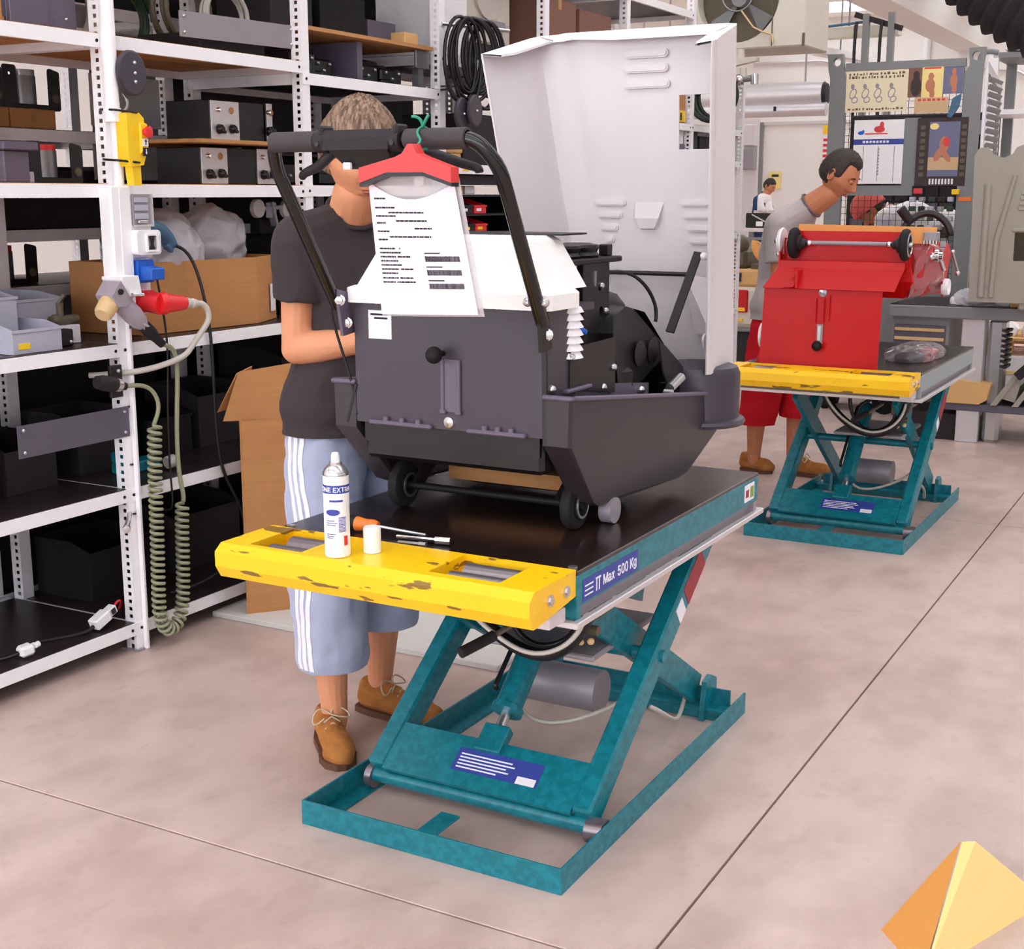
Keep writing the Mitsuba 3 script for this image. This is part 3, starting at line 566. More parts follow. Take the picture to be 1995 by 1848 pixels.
P('throttle_cable', tube(spline([(.60, .21, 1.262), (.70, .2, 1.264), (.80, .19, 1.235), (.86, .18, 1.18), (.87, .18, 1.13)], 30), .0045), 'm_cable_black', True)
P('front_bumper', lathe_on((1.01, .115, .855), (1.01, .115, 1.02), [(0, 0), (.125, 0), (.13, .008), (.125, .016), (.112, .02), (.112, .135), (.104, .152), (.085, .158), (0, .158)], 40), 'm_darkgrey', 30)
P('front_frame', bx(.86, 1.0, .12, .6, .87, .985, .01), 'm_black')
# raised white hood: thin moulded shell leaning slightly towards the rear
def hood_section(z):
    t = (z - 1.10) / .75
    lw = .555 + .135 * t if t > .33 else .555 + .135 * t
    ru = .885 - .025 * t; du = .235 + .0 * t; bu = 1.125 - .055 * t
    rl = lw; rr = .048
    return np.array([(ru, rl), (ru + .006, rl + .004), (ru + .06, rl - .012), (bu - .035, rl - .045), (bu - .012, rl - .06), (bu - .010, rl - .085), (bu - .004, rl - .115 - .03 * (1 - t)), (bu + .012, rl - .13 - .04 * (1 - t)), (bu + .012, rl - .30), (bu + .012, .22), (bu + .012, .12), (bu + .010, .09), (bu + .0, .066), (bu - .025, .057), (ru + .06, .050), (ru + .012, rr - .006), (ru, rr)])
zs = np.r_[np.linspace(1.0, 1.78, 21), 1.81]
def hood_shell(zs, th=.005):
    rows = []
    for z in zs: rows.append(hood_section(z))
    G = np.array([[(u, v, z + .30 * max(0, (u - r[0, 0]) ) * max(0, min(1, (z - 1.5) / .3))) for u, v in r] for r, z in zip(rows, zs)])
    nr, nc = G.shape[:2]
    tu = np.gradient(G, axis=0); tv = np.gradient(G, axis=1); N = np.cross(tv, tu); N /= np.linalg.norm(N, axis=2, keepdims=True)
    c = A(.95, .37, 1.4)
    if ((c - G[nr // 2, nc // 2]) @ N[nr // 2, nc // 2]) > 0: N = -N       # outwards
    O = G + N * th; V = np.vstack([G.reshape(-1, 3), O.reshape(-1, 3)]); o = nr * nc; F = []
    q = lambda i, j: i * nc + j
    for i in range(nr - 1):
        for j in range(nc - 1):
            a, b, c_, d = q(i, j), q(i, j + 1), q(i + 1, j + 1), q(i + 1, j)
            F += [(a, b, c_), (a, c_, d), (o + a, o + c_, o + b), (o + a, o + d, o + c_)]
    for i in range(nr - 1):
        for j in (0, nc - 1):
            a, d = q(i, j), q(i + 1, j); F += [(a, d, o + d), (a, o + d, o + a)] if j == 0 else [(a, o + d, d), (a, o + a, o + d)]
    for j in range(nc - 1):
        for i in (0, nr - 1):
            a, b = q(i, j), q(i, j + 1); F += [(a, o + b, b), (a, o + a, o + b)] if i == 0 else [(a, b, o + b), (a, o + b, o + a)]
    m = trimesh.Trimesh(V, F, process=False)
    if m.volume < 0: m.invert()
    return m, G
shell, HG = hood_shell(zs)
window = bx(1.0, 1.2, .112, .222, 1.566, 1.705)
# lower left part of the side wall is cut away on a slant; the right wall runs on down as a hinge ear
shell = cut(shell, window)
hood = P('hood', shell, 'm_hood', 35)
# sloping end wall, a wide rim round the notch at the hood's end
R0 = HG[-1]
inn = []
for i, (u, v, z) in enumerate(R0):
    w = .045
    cu, cv = (.86, .37)
    d = A(0, 0, 0)
    if i < 5: d = A(-.0, -.055, -.012)
    elif i < 8: d = A(-.03, -.035, -.016)
    elif i < 11: d = A(-.055, 0, -.026)
    elif i < 13: d = A(-.05, .03, -.022)
    else: d = A(-.0, .06, -.012)
    if i in (0, 1): d = A(.012, -.05, -.004)
    if i in (15, 16): d = A(.012, .05, -.004)
    inn.append(A(u, v, z) + d)
inn = np.array(inn); n = len(R0)
V = np.vstack([R0, inn, R0 + (0, 0, -.006), inn + (0, 0, -.006)]); F = []
for j in range(n - 1):
    F += [(j, j + 1, n + j + 1), (j, n + j + 1, n + j), (2 * n + j, 3 * n + j + 1, 2 * n + j + 1), (2 * n + j, 3 * n + j, 3 * n + j + 1), (n + j, n + j + 1, 3 * n + j + 1), (n + j, 3 * n + j + 1, 3 * n + j), (j, 2 * n + j + 1, j + 1), (j, 2 * n + j, 2 * n + j + 1)]
P('end_rim', trimesh.Trimesh(V, F, process=False), 'm_hoodrim', par=hood)
def back_u(z): return float(np.interp(z, zs, [hood_section(q)[9][0] for q in zs]))
def pill(v0, v1, z0, z1):
    m = prism(rrect(v0, v1, z0, z1, (z1 - z0) / 2 - .0005), 'yz', 0, .008); u = back_u((z0 + z1) / 2)
    top = prism(rrect(v0 + .004, v1 - .004, z0 + .004, z1 - .004, (z1 - z0) / 2 - .0045), 'yz', -.004, 0)
    return mv(cat(m, top), u - .006)
for zc in (1.755, 1.715, 1.772 + .03, ): pass
for zc, (v0, v1) in zip((1.812, 1.775, 1.735), ((.25, .375), (.25, .375), (.245, .375))): P('louver', pill(v0, v1, zc - .011, zc + .011), 'm_hood', par=hood)
for i, zc in enumerate((1.427, 1.394, 1.36, 1.327)):
    P('louver', pill(.375 + .012 * i, .47 - .010 * i, zc - .0095, zc + .0095), 'm_hood', par=hood)
    P('louver', pill(.125 + .0 * i, .215 - .008 * i, zc - .0095, zc + .0095), 'm_hood', par=hood)
pu = back_u(1.38)
P('latch_pocket', hull([(pu + .01, .255, 1.47), (pu + .01, .355, 1.47), (pu - .006, .278, 1.40), (pu - .006, .34, 1.40), (pu - .018, .275, 1.385), (pu - .018, .343, 1.385), (pu - .014, .288, 1.358), (pu - .014, .33, 1.358), (pu + .01, .29, 1.352), (pu + .01, .33, 1.352)]), 'm_hood', par=hood)
ear = Polygon([(.90, 1.10), (1.09, 1.10), (1.10, 1.02), (1.07, .985), (1.03, .975), (.985, .99), (.93, 1.04)]).buffer(-.015).buffer(.015)
ear = ear.difference(Polygon([(.975, 1.03), (1.03, 1.065), (1.045, 1.05), (1.02, 1.02), (.99, 1.01)]).buffer(.006))
P('hinge_ear', cat(mv(prism(ear, 'xz', .062, .068), 0), hull([(1.10, .075, 1.08), (1.10, .16, 1.08), (1.11, .16, 1.22), (1.10, .07, 1.22), (.97, .07, 1.10), (.97, .066, 1.09), (1.11, .2, 1.24)])), 'm_hood', par=hood)
P('hinge_rod', cyl((1.10, .19, 1.238), (1.10, .47, 1.238), .006), 'm_black', 30)
P('prop_strut', beam((1.03, .13, 1.30), (.92, .16, 1.10), .022, .008, up=(1, 0, 0)), 'm_charcoal')
P('strut_bolt', ball((1.03, .115, 1.29), .011, 2), 'm_white_plastic', True)
# ---------------------------------------------------------------- order papers hanging from the handle
doc = thing('document_holder', 'clear sleeve of order papers with a red clip hanging from the sweeper handle', 'document holder')
D = lambda n, m, mt, sm=False, par=doc, **kw: part(par, n, m, mt, sm, **kw)
c00, c10, c01, c11 = A(-.165, .338, 1.478), A(-.165, .145, 1.476), A(-.15, .322, 1.218), A(-.15, .102, 1.226)
def dp(s, t, off=0.0):
    p = (c00 * (1 - s) + c10 * s) * (1 - t) + (c01 * (1 - s) + c11 * s) * t
    return p + A(-off - .012 * math.sin(math.pi * s) * (1 - .6 * t), 0, 0)
def dsheet(f0, f1, t1, off, th=.0006, ns=14, nt=8):
    """sheet between the top curve f0(s) and t1"""
    V = []; F = []
    for k in range(2):
        for i in range(ns + 1):
            for j in range(nt + 1):
                s = f1[0] + (f1[1] - f1[0]) * i / ns; t = f0(s) + (t1 - f0(s)) * j / nt; V.append(dp(s, t, off + th * k))
    q = lambda k, i, j: k * (ns + 1) * (nt + 1) + i * (nt + 1) + j
    for i in range(ns):
        for j in range(nt):
            F += [(q(0, i, j), q(0, i + 1, j), q(0, i + 1, j + 1)), (q(0, i, j), q(0, i + 1, j + 1), q(0, i, j + 1)), (q(1, i, j), q(1, i + 1, j + 1), q(1, i + 1, j)), (q(1, i, j), q(1, i, j + 1), q(1, i + 1, j + 1))]
    return trimesh.Trimesh(V, F, process=False)
pap = D('paper', dsheet(lambda s: .02 + .125 * math.sin(math.pi * s), (.0, .985), .985, .002), 'm_paper', True, label='white printed order sheet')
D('sleeve', dsheet(lambda s: -.1 + .05 * abs(s - .5), (-.01, 1.03), 1.0, -.003, ns=10), 'm_sleeve', True, label='translucent plastic sleeve')
rr = random.Random(3)
def dbar(s0, s1, t, h, off=.0032):
    return hull([dp(s, tt, off + q) for s in (s0, s1) for tt in (t - h / 2, t + h / 2) for q in (0, .0004)])
bars = []
for t, segs in ((.14, [(.06, .20)]), (.205, [(.06, .3)]), (.24, [(.22, .62)]), (.265, [(.06, .3)]), (.30, [(.30, .64)]), (.315, [(.06, .17)]), (.355, [(.5, .68)]), (.375, [(.06, .2)]), (.415, [(.2, .66)]), (.435, [(.06, .17)]), (.50, [(.06, .24), (.29, .30)]), (.53, [(.06, .3)]), (.56, [(.06, .24), (.26, .40)]), (.59, [(.06, .26)]), (.62, [(.06, .3)]), (.65, [(.06, .26), (.28, .42)]), (.68, [(.06, .24)]), (.715, [(.06, .24), (.26, .40)]), (.745, [(.06, .2), (.22, .42)])):
    for a, b in segs:
        x = a
        while x < b:
            w = rr.uniform(.012, .05); bars.append(dbar(x, min(x + w, b), t + .05 * (x - .06) * 0, .011)); x += w + .008
D('print', cat(bars), 'm_ink', par=pap)
codes = []
for t in (.575, .675, .775):
    x = .56
    while x < .90:
        w = rr.uniform(.003, .008); codes.append(dbar(x, x + w, t, .04)); x += w + rr.uniform(.003, .006)
    codes.append(dbar(.56, .72, t - .042, .008))
D('barcode', cat(codes), 'm_ink', par=pap)
clip = Polygon([(.342, 1.498), (.26, 1.517), (.245, 1.523), (.232, 1.54), (.222, 1.54), (.212, 1.523), (.198, 1.517), (.139, 1.497), (.139, 1.470), (.20, 1.489), (.28, 1.489), (.342, 1.470)])
D('clip', prism(clip, 'yz', -.192, -.164), 'm_clipred', label='red plastic clip')
D('clip_edge', prism([(.342, 1.470), (.28, 1.489), (.20, 1.489), (.139, 1.470), (.139, 1.463), (.20, 1.482), (.28, 1.482), (.342, 1.463)], 'yz', -.190, -.165), 'm_black')
D('tie', tube(spline([(-.168, .226, 1.538), (-.15, .232, 1.552), (-.142, .242, 1.562), (-.12, .244, 1.573), (-.10, .238, 1.562), (-.11, .232, 1.54), (-.15, .226, 1.53), (-.17, .222, 1.51)], 40), .0026), 'm_green', True, label='green wire tie')
D('tie', cat(tube(spline([(-.12, .244, 1.573), (-.125, .248, 1.588), (-.13, .262, 1.592)], 12), .003), tube(spline([(-.12, .244, 1.573), (-.122, .234, 1.588), (-.12, .23, 1.595)], 12), .003)), 'm_green', True)
# ---------------------------------------------------------------- things lying on the front lift table
can = thing('spray_can', 'white aerosol can with blue bands standing on the yellow bumper', 'spray can')
cx, cy, z0 = -.142, .452, .719
part(can, 'body', lathe([(0, 0), (.0245, 0), (.0265, .003), (.0265, .168), (.0255, .172), (0, .172)], 40, tr(cx, cy, z0)), 'm_white_plastic', 30)
part(can, 'shoulder', lathe([(.0262, .170), (.0265, .174), (.024, .182), (.017, .19), (.0125, .192), (.0125, .197), (0, .197)], 40, tr(cx, cy, z0)), 'm_zinc', 30)
part(can, 'nozzle', cat(lathe([(0, .196), (.009, .196), (.0085, .21), (.0065, .216), (0, .216)], 20, tr(cx, cy, z0)), cyl((cx, cy, z0 + .208), (cx - .010, cy - .002, z0 + .208), .0025, 8)), 'm_white_plastic', 30)
part(can, 'band', lathe([(.0266, .135), (.0268, .135), (.0268, .152), (.0266, .152)], 40, tr(cx, cy, z0)), 'm_blue_label')
def wrap(mesh, r):
    """bend flat print (x right, y up) round the can, centred on the direction of the aisle camera"""
    mesh.merge_vertices(); mesh = mesh.subdivide_to_size(.004); v = mesh.vertices.copy(); ang = math.radians(211) + v[:, 0] / r; rr_ = r + v[:, 2]
    return trimesh.Trimesh(np.c_[cx + rr_ * np.cos(ang), cy + rr_ * np.sin(ang), z0 + v[:, 1]], mesh.faces, process=False)
tx = meshkit.text_mesh('CONE EXTRA', .0095, .0006, True); tx.apply_translation((-tx.extents[0] / 2 - .004, .1385, 0)); part(can, 'lettering', wrap(tx, .0269), 'm_white_print', label='white lettering CONE EXTRA')
part(can, 'blue_oval', wrap(prism(Point(-.006, .096).buffer(1).exterior.coords and Polygon([(-.006 + .015 * math.cos(a), .096 + .0065 * math.sin(a)) for a in np.linspace(0, 6.283, 28)]), 'xy', 0, .0006), .0267), 'm_blue_label')
part(can, 'fine_print', wrap(cat([bx(-.02, -.02 + w, y, y + .0012, 0, .0005) for y, w in ((.078, .018), (.0735, .024), (.069, .02), (.05, .02), (.046, .016), (.042, .014))] + [bx(.006, .022, y, y + .0012, 0, .0005) for y in np.arange(.055, .088, .003)] + [bx(-.012, .016, .118, .122, 0, .0005)]), .0267), 'm_blue_label')
part(can, 'red_mark', wrap(bx(.017, .026, .026, .046, 0, .0006), .0267), 'm_redplastic')
single('aerosol_top', cat(lathe([(0, 0), (.0185, 0), (.0185, .05), (.0165, .054), (0, .054)], 32, tr(-.085, .405, .719))), 'm_cap', 'white cylindrical spray can cap beside the aerosol can', 'cap', smooth=30)
sd = thing('screwdriver', 'screwdriver with an orange and black handle lying behind the aerosol can', 'screwdriver')
def along(p, q, prof, n=16): return lathe_on(p, q, prof, n)
part(sd, 'handle', along((.05, .60, .733), (.06, .46, .732), [(0, 0), (.012, .002), (.016, .01), (.0165, .06), (.013, .08), (.014, .1), (.010, .112), (0, .113)]), 'm_orange', 30)
part(sd, 'grip_band', along((.05, .60, .733), (.06, .46, .732), [(.0150, .02), (.0172, .025), (.0174, .055), (.0150, .06)]), 'm_blackmatt', 30)
part(sd, 'blade', cyl((.058, .49, .732), (.068, .37, .724), .004), 'm_zinc', 30)
sk = thing('socket_tool', 'chrome socket extension bar lying on the deck behind the white cap', 'tool')
part(sk, 'bar', cyl((.03, .42, .724), (.045, .33, .724), .005), 'm_chrome', 30); part(sk, 'socket', cyl((.045, .33, .724), (.05, .295, .724), .0095, 16), 'm_chrome', 30)
sk2 = thing('socket_tool', 'short steel drive bit lying nearer the yellow bumper than the socket bar', 'tool')
part(sk2, 'bar', cyl((.005, .40, .720), (.012, .352, .720), .004), 'm_steel', 30); part(sk2, 'tip', cyl((.012, .352, .720), (.014, .335, .720), .006, 12), 'm_steel', 30)
# ---------------------------------------------------------------- people
def sstep(a, b, x): t = np.clip((x - a) / (b - a), 0, 1); return t * t * (3 - 2 * t)
def head_points(sub=5):
    d = trimesh.creation.icosphere(sub, 1.0); n = np.asarray(d.vertices); x, y, z = n.T
    p = n * A(.096, .076, .118); p[:, 0] -= .004
    low = sstep(-.02, -.11, p[:, 2])
    p[:, 1] *= 1 - .30 * low
    p[:, 0] = np.where(p[:, 0] < 0, p[:, 0] * (1 - .45 * low), p[:, 0] * (1 - .04 * low))
    p[:, 0] = np.where((p[:, 0] > 0) & (np.abs(p[:, 1]) < .05), p[:, 0] + .006 * low, p[:, 0])
    fr = sstep(.2, .7, x); Y, Z = p[:, 1], p[:, 2]
    g = lambda y0, z0, sy, sz: np.exp(-((Y - y0) / sy) ** 2 - ((Z - z0) / sz) ** 2) * fr
    p[:, 0] += .024 * g(0, -.030, .011, .017) + .012 * g(0, -.008, .009, .022) - .004 * g(0, -.052, .02, .006)
    p[:, 0] += .006 * (g(.028, .028, .02, .008) + g(-.028, .028, .02, .008)) - .011 * (g(.031, .008, .015, .012) + g(-.031, .008, .015, .012))
    p[:, 0] += .006 * g(0, -.060, .018, .005) + .006 * g(0, -.073, .016, .006) - .004 * g(0, -.066, .02, .0025) + .007 * g(0, -.101, .02, .014) - .003 * g(0, -.086, .02, .007)
    p[:, 0] += .004 * (g(.04, -.03, .018, .02) + g(-.04, -.03, .018, .02))
    p[:, 1] += np.sign(Y) * .003 * np.exp(-((Z + .02) / .03) ** 2) * sstep(.0, .5, x)
    return n, p, d.faces
_HN, _HP, _HF = head_points()
def make_head(k, c, fwd, pitch, roll, skin, hair, style, scale=1.0, seed=0):
    f = A(fwd[0], fwd[1], 0); f /= np.linalg.norm(f); l = A(-f[1], f[0], 0)
    M = np.eye(4); M[:3, 0], M[:3, 1], M[:3, 2], M[:3, 3] = f * scale, l * scale, A(0, 0, scale), c
    M = M @ rot((0, 1, 0), pitch) @ rot((1, 0, 0), roll)
    hk = part(k, 'head', trimesh.Trimesh(tfp(_HP, M), _HF, process=False), skin, True)
    x, y, z = _HP.T; nx, ny, nz = _HN.T
    fz = {'mop': .036, 'short': .066, 'cropped': .062}[style]
    front = sstep(fz - .008, fz + .012, z + .35 * np.abs(y) * (style != 'mop') - .012 * meshkit.noise(_HP * 60, 3))
    if style == 'short': front = sstep(fz - .01, fz + .012, z - .3 * np.maximum(0, np.abs(y) - .02) - .01 * meshkit.noise(_HP * 70, 3))
    side = sstep(-.022, .0, z - .3 * np.maximum(0, x + .01)); back = sstep(-.075, -.05, z)
    wf = sstep(.25, .5, nx); wb = sstep(.05, -.25, nx)
    mask = front * wf + (1 - wf) * ((1 - wb) * side + wb * back)
    th = {'mop': .022, 'short': .010, 'cropped': .007}[style]
    st = meshkit.noise(np.c_[np.arctan2(ny, nx) * 14, nz * 3, nz * 0 + seed], 1) - .5 + .5 * (meshkit.noise(np.c_[np.arctan2(ny, nx) * 34, nz * 4, nz * 0 + seed], 2) - .5)
    off = mask * (th * (.75 + .35 * nz) + .009 * st * (th / .02) + .003 * (style == 'short') * meshkit.noise(_HP * 90, 5)) - .005 * (1 - mask)
    part(k, 'hair', trimesh.Trimesh(tfp(_HP + _HN * off[:, None], M), _HF, process=False), hair, True)
    for s in (-1, 1):
        e = cat(ball((0, 0, 0), 1, 3, (.016, .007, .028)), tube([(.014 * math.cos(a), .006, .027 * math.sin(a)) for a in np.linspace(.6, 5.6, 18)], .0045, 6))
        e.apply_transform(M @ tr(-.008, s * .078, -.006) @ rot((0, 0, 1), s * 18) @ np.diag([1, s, 1, 1.])); part(hk, 'ear', e, skin, True)
        part(hk, 'eye', tf(ball((.079, s * .031, .007), .0105, 2), M), 'm_eye', True)
        part(hk, 'iris', tf(ball((.0865, s * .031, .003), .0052, 2), M), 'm_iris', True)
        part(hk, 'eyelid', tf(cut(ball((.079, s * .031, .008), .0118, 3), bx(.05, .11, s * .031 - .02, s * .031 + .02, -.02, -.001)), M), skin, True)
        part(hk, 'eyebrow', tf(tube([(.087, s * .016, .026), (.088, s * .03, .031), (.08, s * .046, .026)], [.003, .0038, .002], 6), M), hair, True)
    part(hk, 'lips', tf(cat(tube([(.082, -.02, -.066), (.0925, -.008, -.0615), (.0935, 0, -.0628), (.0925, .008, -.0615), (.082, .02, -.066)], [.001, .003, .0028, .003, .001], 8), tube([(.082, -.018, -.067), (.0915, 0, -.0705), (.082, .018, -.067)], [.001, .0038, .001], 8)), M), 'm_lip', True)
    return hk
def tfp(p, M): return p @ M[:3, :3].T + M[:3, 3]
def hand_mesh(w, dirn, palm, side, curl=35):
    """five separate fingers on a palm; w wrist, dirn towards the fingers, palm = palm normal, side +1 if the thumb lies along cross(dirn, palm)"""
    d = A(*dirn) / np.linalg.norm(dirn); pn = A(*palm); pn -= d * (pn @ d); pn /= np.linalg.norm(pn); t = np.cross(d, pn) * side; w = A(*w)
    S = lambda p, r: m3.Manifold.sphere(r, 12).translate(tuple(p))
    H = lambda *a: m3.Manifold.batch_hull(list(a))
    M = H(S(w - d * .02, .025), S(w + d * .01, .024), S(w + d * .02 + t * .014, .018), S(w + d * .02 - t * .014, .018)) + H(S(w + d * .015, .02), S(w + d * .085 + t * .031, .0115), S(w + d * .085 - t * .031, .0105), S(w + d * .03 + t * .025, .015), S(w + d * .03 - t * .02, .014))
    for i, (o, L) in enumerate(((.031, .070), (.0105, .078), (-.0105, .073), (-.031, .058))):
        p = w + d * .086 + t * o; a = math.radians(curl * .5); r = .0092 - .0005 * i
        for s in (.42, .32, .26):
            q = p + (d * math.cos(a) + pn * math.sin(a)) * L * s; M = M + H(S(p, r), S(q, r * .93)); p, r = q, r * .93; a += math.radians(curl)
    p = w + d * .03 + t * .03; a = .6
    for s, r in ((.036, .0115), (.03, .0100), (.025, .009)):
        q = p + (d * math.cos(a) * .8 + t * math.sin(a) * .7 + pn * .45) * s; M = M + H(S(p, r), S(q, r * .93)); p = q; a -= .35
    M = M.refine_to_length(.006); m = from_m(M); m.merge_vertices(); trimesh.smoothing.filter_taubin(m, iterations=6); return m
def trim(m, p, n):
    """keep the side of the plane that n points to"""
    M = to_m(m).trim_by_plane(tuple(A(*n) / np.linalg.norm(n)), float(A(*p) @ A(*n) / np.linalg.norm(n))); return from_m(M)
def wrinkle(m, amp, f, seed=0):
    v = np.asarray(m.vertices); n = m.vertex_normals; q = v * f
    return trimesh.Trimesh(v + n * (amp * (meshkit.fbm(q, 3, seed) - .5) * 2)[:, None], m.faces, process=False)
def shoe(k, heel, toe, side, ank, laces=True, mt='m_suede'):
    h, t = A(*heel), A(*toe); d = t - h; L = np.linalg.norm(d[:2]); d = A(d[0], d[1], 0) / L; s = A(-d[1], d[0], 0)
    at = lambda f, o, z: h + d * (L * f) + s * o + A(0, 0, z)
    S = lambda p, r: (*p, r)
    m = blob({}, [(S(at(.12, 0, .045), .036), S(at(.14, 0, .075), .034)), (S(at(.12, 0, .045), .036), S(at(.45, .002, .042), .038)), (S(at(.45, 0, .042), .038), S(at(.76, .006, .034), .042)), (S(at(.76, .014, .032), .030), S(at(.90, .006, .030), .032), S(at(.80, -.012, .032), .030)), (S(at(.16, 0, .07), .036), S(at(.38, 0, .066), .030), S(at(.60, 0, .046), .030)), ], .012, 6)
    m = trim(m, (0, 0, .014), (0, 0, 1)); m = trim(m, (0, 0, .098), (0, 0, -1))
    kk = part(k, 'shoe', m, mt, True, label='brown suede shoe')
    out = Polygon([tuple(at(f, o, 0)[:2]) for f, o in ((.0, 0), (.02, .028), (.2, .038), (.5, .036), (.72, .048), (.88, .04), (1.0, .01), (1.0, -.012), (.9, -.036), (.72, -.044), (.5, -.036), (.2, -.036), (.02, -.026))]).buffer(.004)
    part(kk, 'sole', prism(out, 'xy', 0.0, .018), 'm_sole')
    if laces:
        for i, f in enumerate((.44, .51, .58)):
            z = .099 - .03 * (f - .40) / .2 + .002
            part(kk, 'lace', cat(tube([at(f, -.022, z - .014), at(f + .015, 0, z), at(f + .03, .022, z - .014)], .0024, 6), tube([at(f + .03, -.022, z - .014), at(f + .015, 0, z + .001), at(f, .022, z - .014)], .0024, 6)), 'm_lace', True)
        part(kk, 'lace', tube(spline([at(.42, 0, .099), at(.40, .03, .112), at(.44, .05, .09), at(.46, .02, .095), at(.42, 0, .10), at(.38, -.03, .112), at(.44, -.05, .085), at(.46, -.02, .093)], 30), .0024, 6), 'm_lace', True)
    return kk
def figure(label, J, fwd, pitch, skin, hair, style, shirt_m, shorts_m, hem, group=None, seed=0, sleeve=.55, detail=True, baggy=1.0, roll=0):
    k = thing('person', label, 'person', group)
    g = lambda n, r: (*J[n], r)
    bd = [(g('neckb', .064), (*(A(*J['neckb']) * .35 + A(*J['head']) * .65 + A(0, 0, -.04)), .058)), (g('shR', .05), g('neckb', .05), g('shL', .05)), (g('shR', .055), g('chest', .115), g('shL', .055)), (g('chest', .12), g('pelvis', .115)), (g('hipR', .09), g('pelvis', .11), g('hipL', .09))]
    for s in 'RL':
        bd += [(g('sh' + s, .05), g('el' + s, .039)), (g('el' + s, .041), (*(A(*J['el' + s]) * .65 + A(*J['wr' + s]) * .35), .043)), ((*(A(*J['el' + s]) * .65 + A(*J['wr' + s]) * .35), .043), g('wr' + s, .027)), (g('hip' + s, .085), g('kn' + s, .055))]
        kn, an = A(*J['kn' + s]), A(*J['an' + s]); cf = kn * .68 + an * .32 + A(*fwd, 0) * -.012
        bd += [(g('kn' + s, .054), (*cf, .054)), ((*cf, .054), g('an' + s, .035)), (g('an' + s, .036), (an[0], an[1], .06, .034))]
    part(k, 'body', blob({}, bd, .02, 8), skin, True)
    for s, sd in (('R', 1), ('L', -1)):
        w, e = A(*J['wr' + s]), A(*J['el' + s])
        part(k, 'hand', hand_mesh(w, w - e, (0, 0, -1), -sd), skin, True)
    make_head(k, A(*J['head']), fwd, pitch, roll, skin, hair, style, seed=seed)
    # shirt
    sb = [(g('shR', .068), g('neckb', .062), g('shL', .068)), (g('shR', .07), g('chest', .135), g('shL', .07)), (g('chest', .14), (*(A(*J['pelvis']) + A(0, 0, -.0)), .138)), ((*J['pelvis'], .150), (*(A(*J['pelvis']) - A(0, 0, .10)), .158))]
    ex = []
    sb += [((*(A(*J['hipR']) + A(0, 0, .07)), .118), (*(A(*J['hipL']) + A(0, 0, .07)), .118), (*(A(*J['pelvis']) + A(0, 0, .12)), .135)), ((*(A(*J['hipR']) - A(0, 0, .02)), .120), (*(A(*J['hipL']) - A(0, 0, .02)), .120), (*J['pelvis'], .14))]
    for s in 'RL':
        sh, el = A(*J['sh' + s]), A(*J['el' + s]); c = sh * (1 - sleeve) + el * sleeve; d = (el - sh) / np.linalg.norm(el - sh)
        sl_ = m3.Manifold.batch_hull([m3.Manifold.sphere(.066, 20).translate(tuple(sh)), m3.Manifold.sphere(.064 * baggy, 20).translate(tuple(c + d * .06))])
        ex.append(sl_.trim_by_plane(tuple(-d), float(-(d @ c))))
    m = blob({}, sb, .016, 3, ex); m = wrinkle(m, .009, 10, seed)
    m = trim(m, A(*J['pelvis']) - (0, 0, .055), (0, 0, 1))
    # neck opening
    nk, hd = A(*J['neckb']), A(*J['head']); d = (hd - nk) / np.linalg.norm(hd - nk); d = d + A(*fwd, 0) * .25; d /= np.linalg.norm(d)
    m = from_m(to_m(m) - to_m(cyl(nk + d * .025, nk + d * .3, .066, 20)))
    sk = part(k, 'shirt', m, shirt_m, 30)
    col = [nk + d * .03 + .0665 * (math.cos(a) * np.cross(d, (0, 0, 1)) / np.linalg.norm(np.cross(d, (0, 0, 1))) + math.sin(a) * np.cross(d, np.cross(d, (0, 0, 1))) / np.linalg.norm(np.cross(d, np.cross(d, (0, 0, 1))))) for a in np.linspace(0, 2 * np.pi, 25)[:-1]]
    part(sk, 'collar', tube(col, .006, 8, closed=True), 'm_collar_grey' if shirt_m == 'm_shirt_grey' else shirt_m, True)
    # shorts, one mesh with two legs, hems cut level
    pb = [((*(A(*J['pelvis']) + A(0, 0, .02)), .124), g('hipR', .108), g('hipL', .108))]
    for s in 'RL':
        kn, an = A(*J['kn' + s]), A(*J['an' + s]); hz = hem[s]; f = (kn[2] - hz) / (kn[2] - an[2]); hp = kn * (1 - f) + an * f
        pb += [(g('hip' + s, .108), (*kn, .098 * baggy)), ((*kn, .098 * baggy), (*(hp + A(0, 0, .03)), .094 * baggy)), ((*(hp + A(0, 0, .03)), .094 * baggy), (*(hp - A(0, 0, .05)), .085 * baggy))]
    m = wrinkle(blob({}, pb, .016, 5), .014, 12, seed + 4)
    zs_ = min(hem.values()); m = trim(m, (0, 0, zs_), (0, 0, 1))
    hi = max(hem, key=hem.get)
    if abs(hem['R'] - hem['L']) > .01:
        kn = A(*J['kn' + hi]); an = A(*J['an' + hi]); c = (kn + an) / 2
        m = from_m(to_m(m) - to_m(bx(c[0] - .105, c[0] + .105, c[1] - .14, c[1] + .14, zs_ - .1, hem[hi])))
    pk = part(k, 'shorts', m, shorts_m, 30)
    return k, sk, pk, m
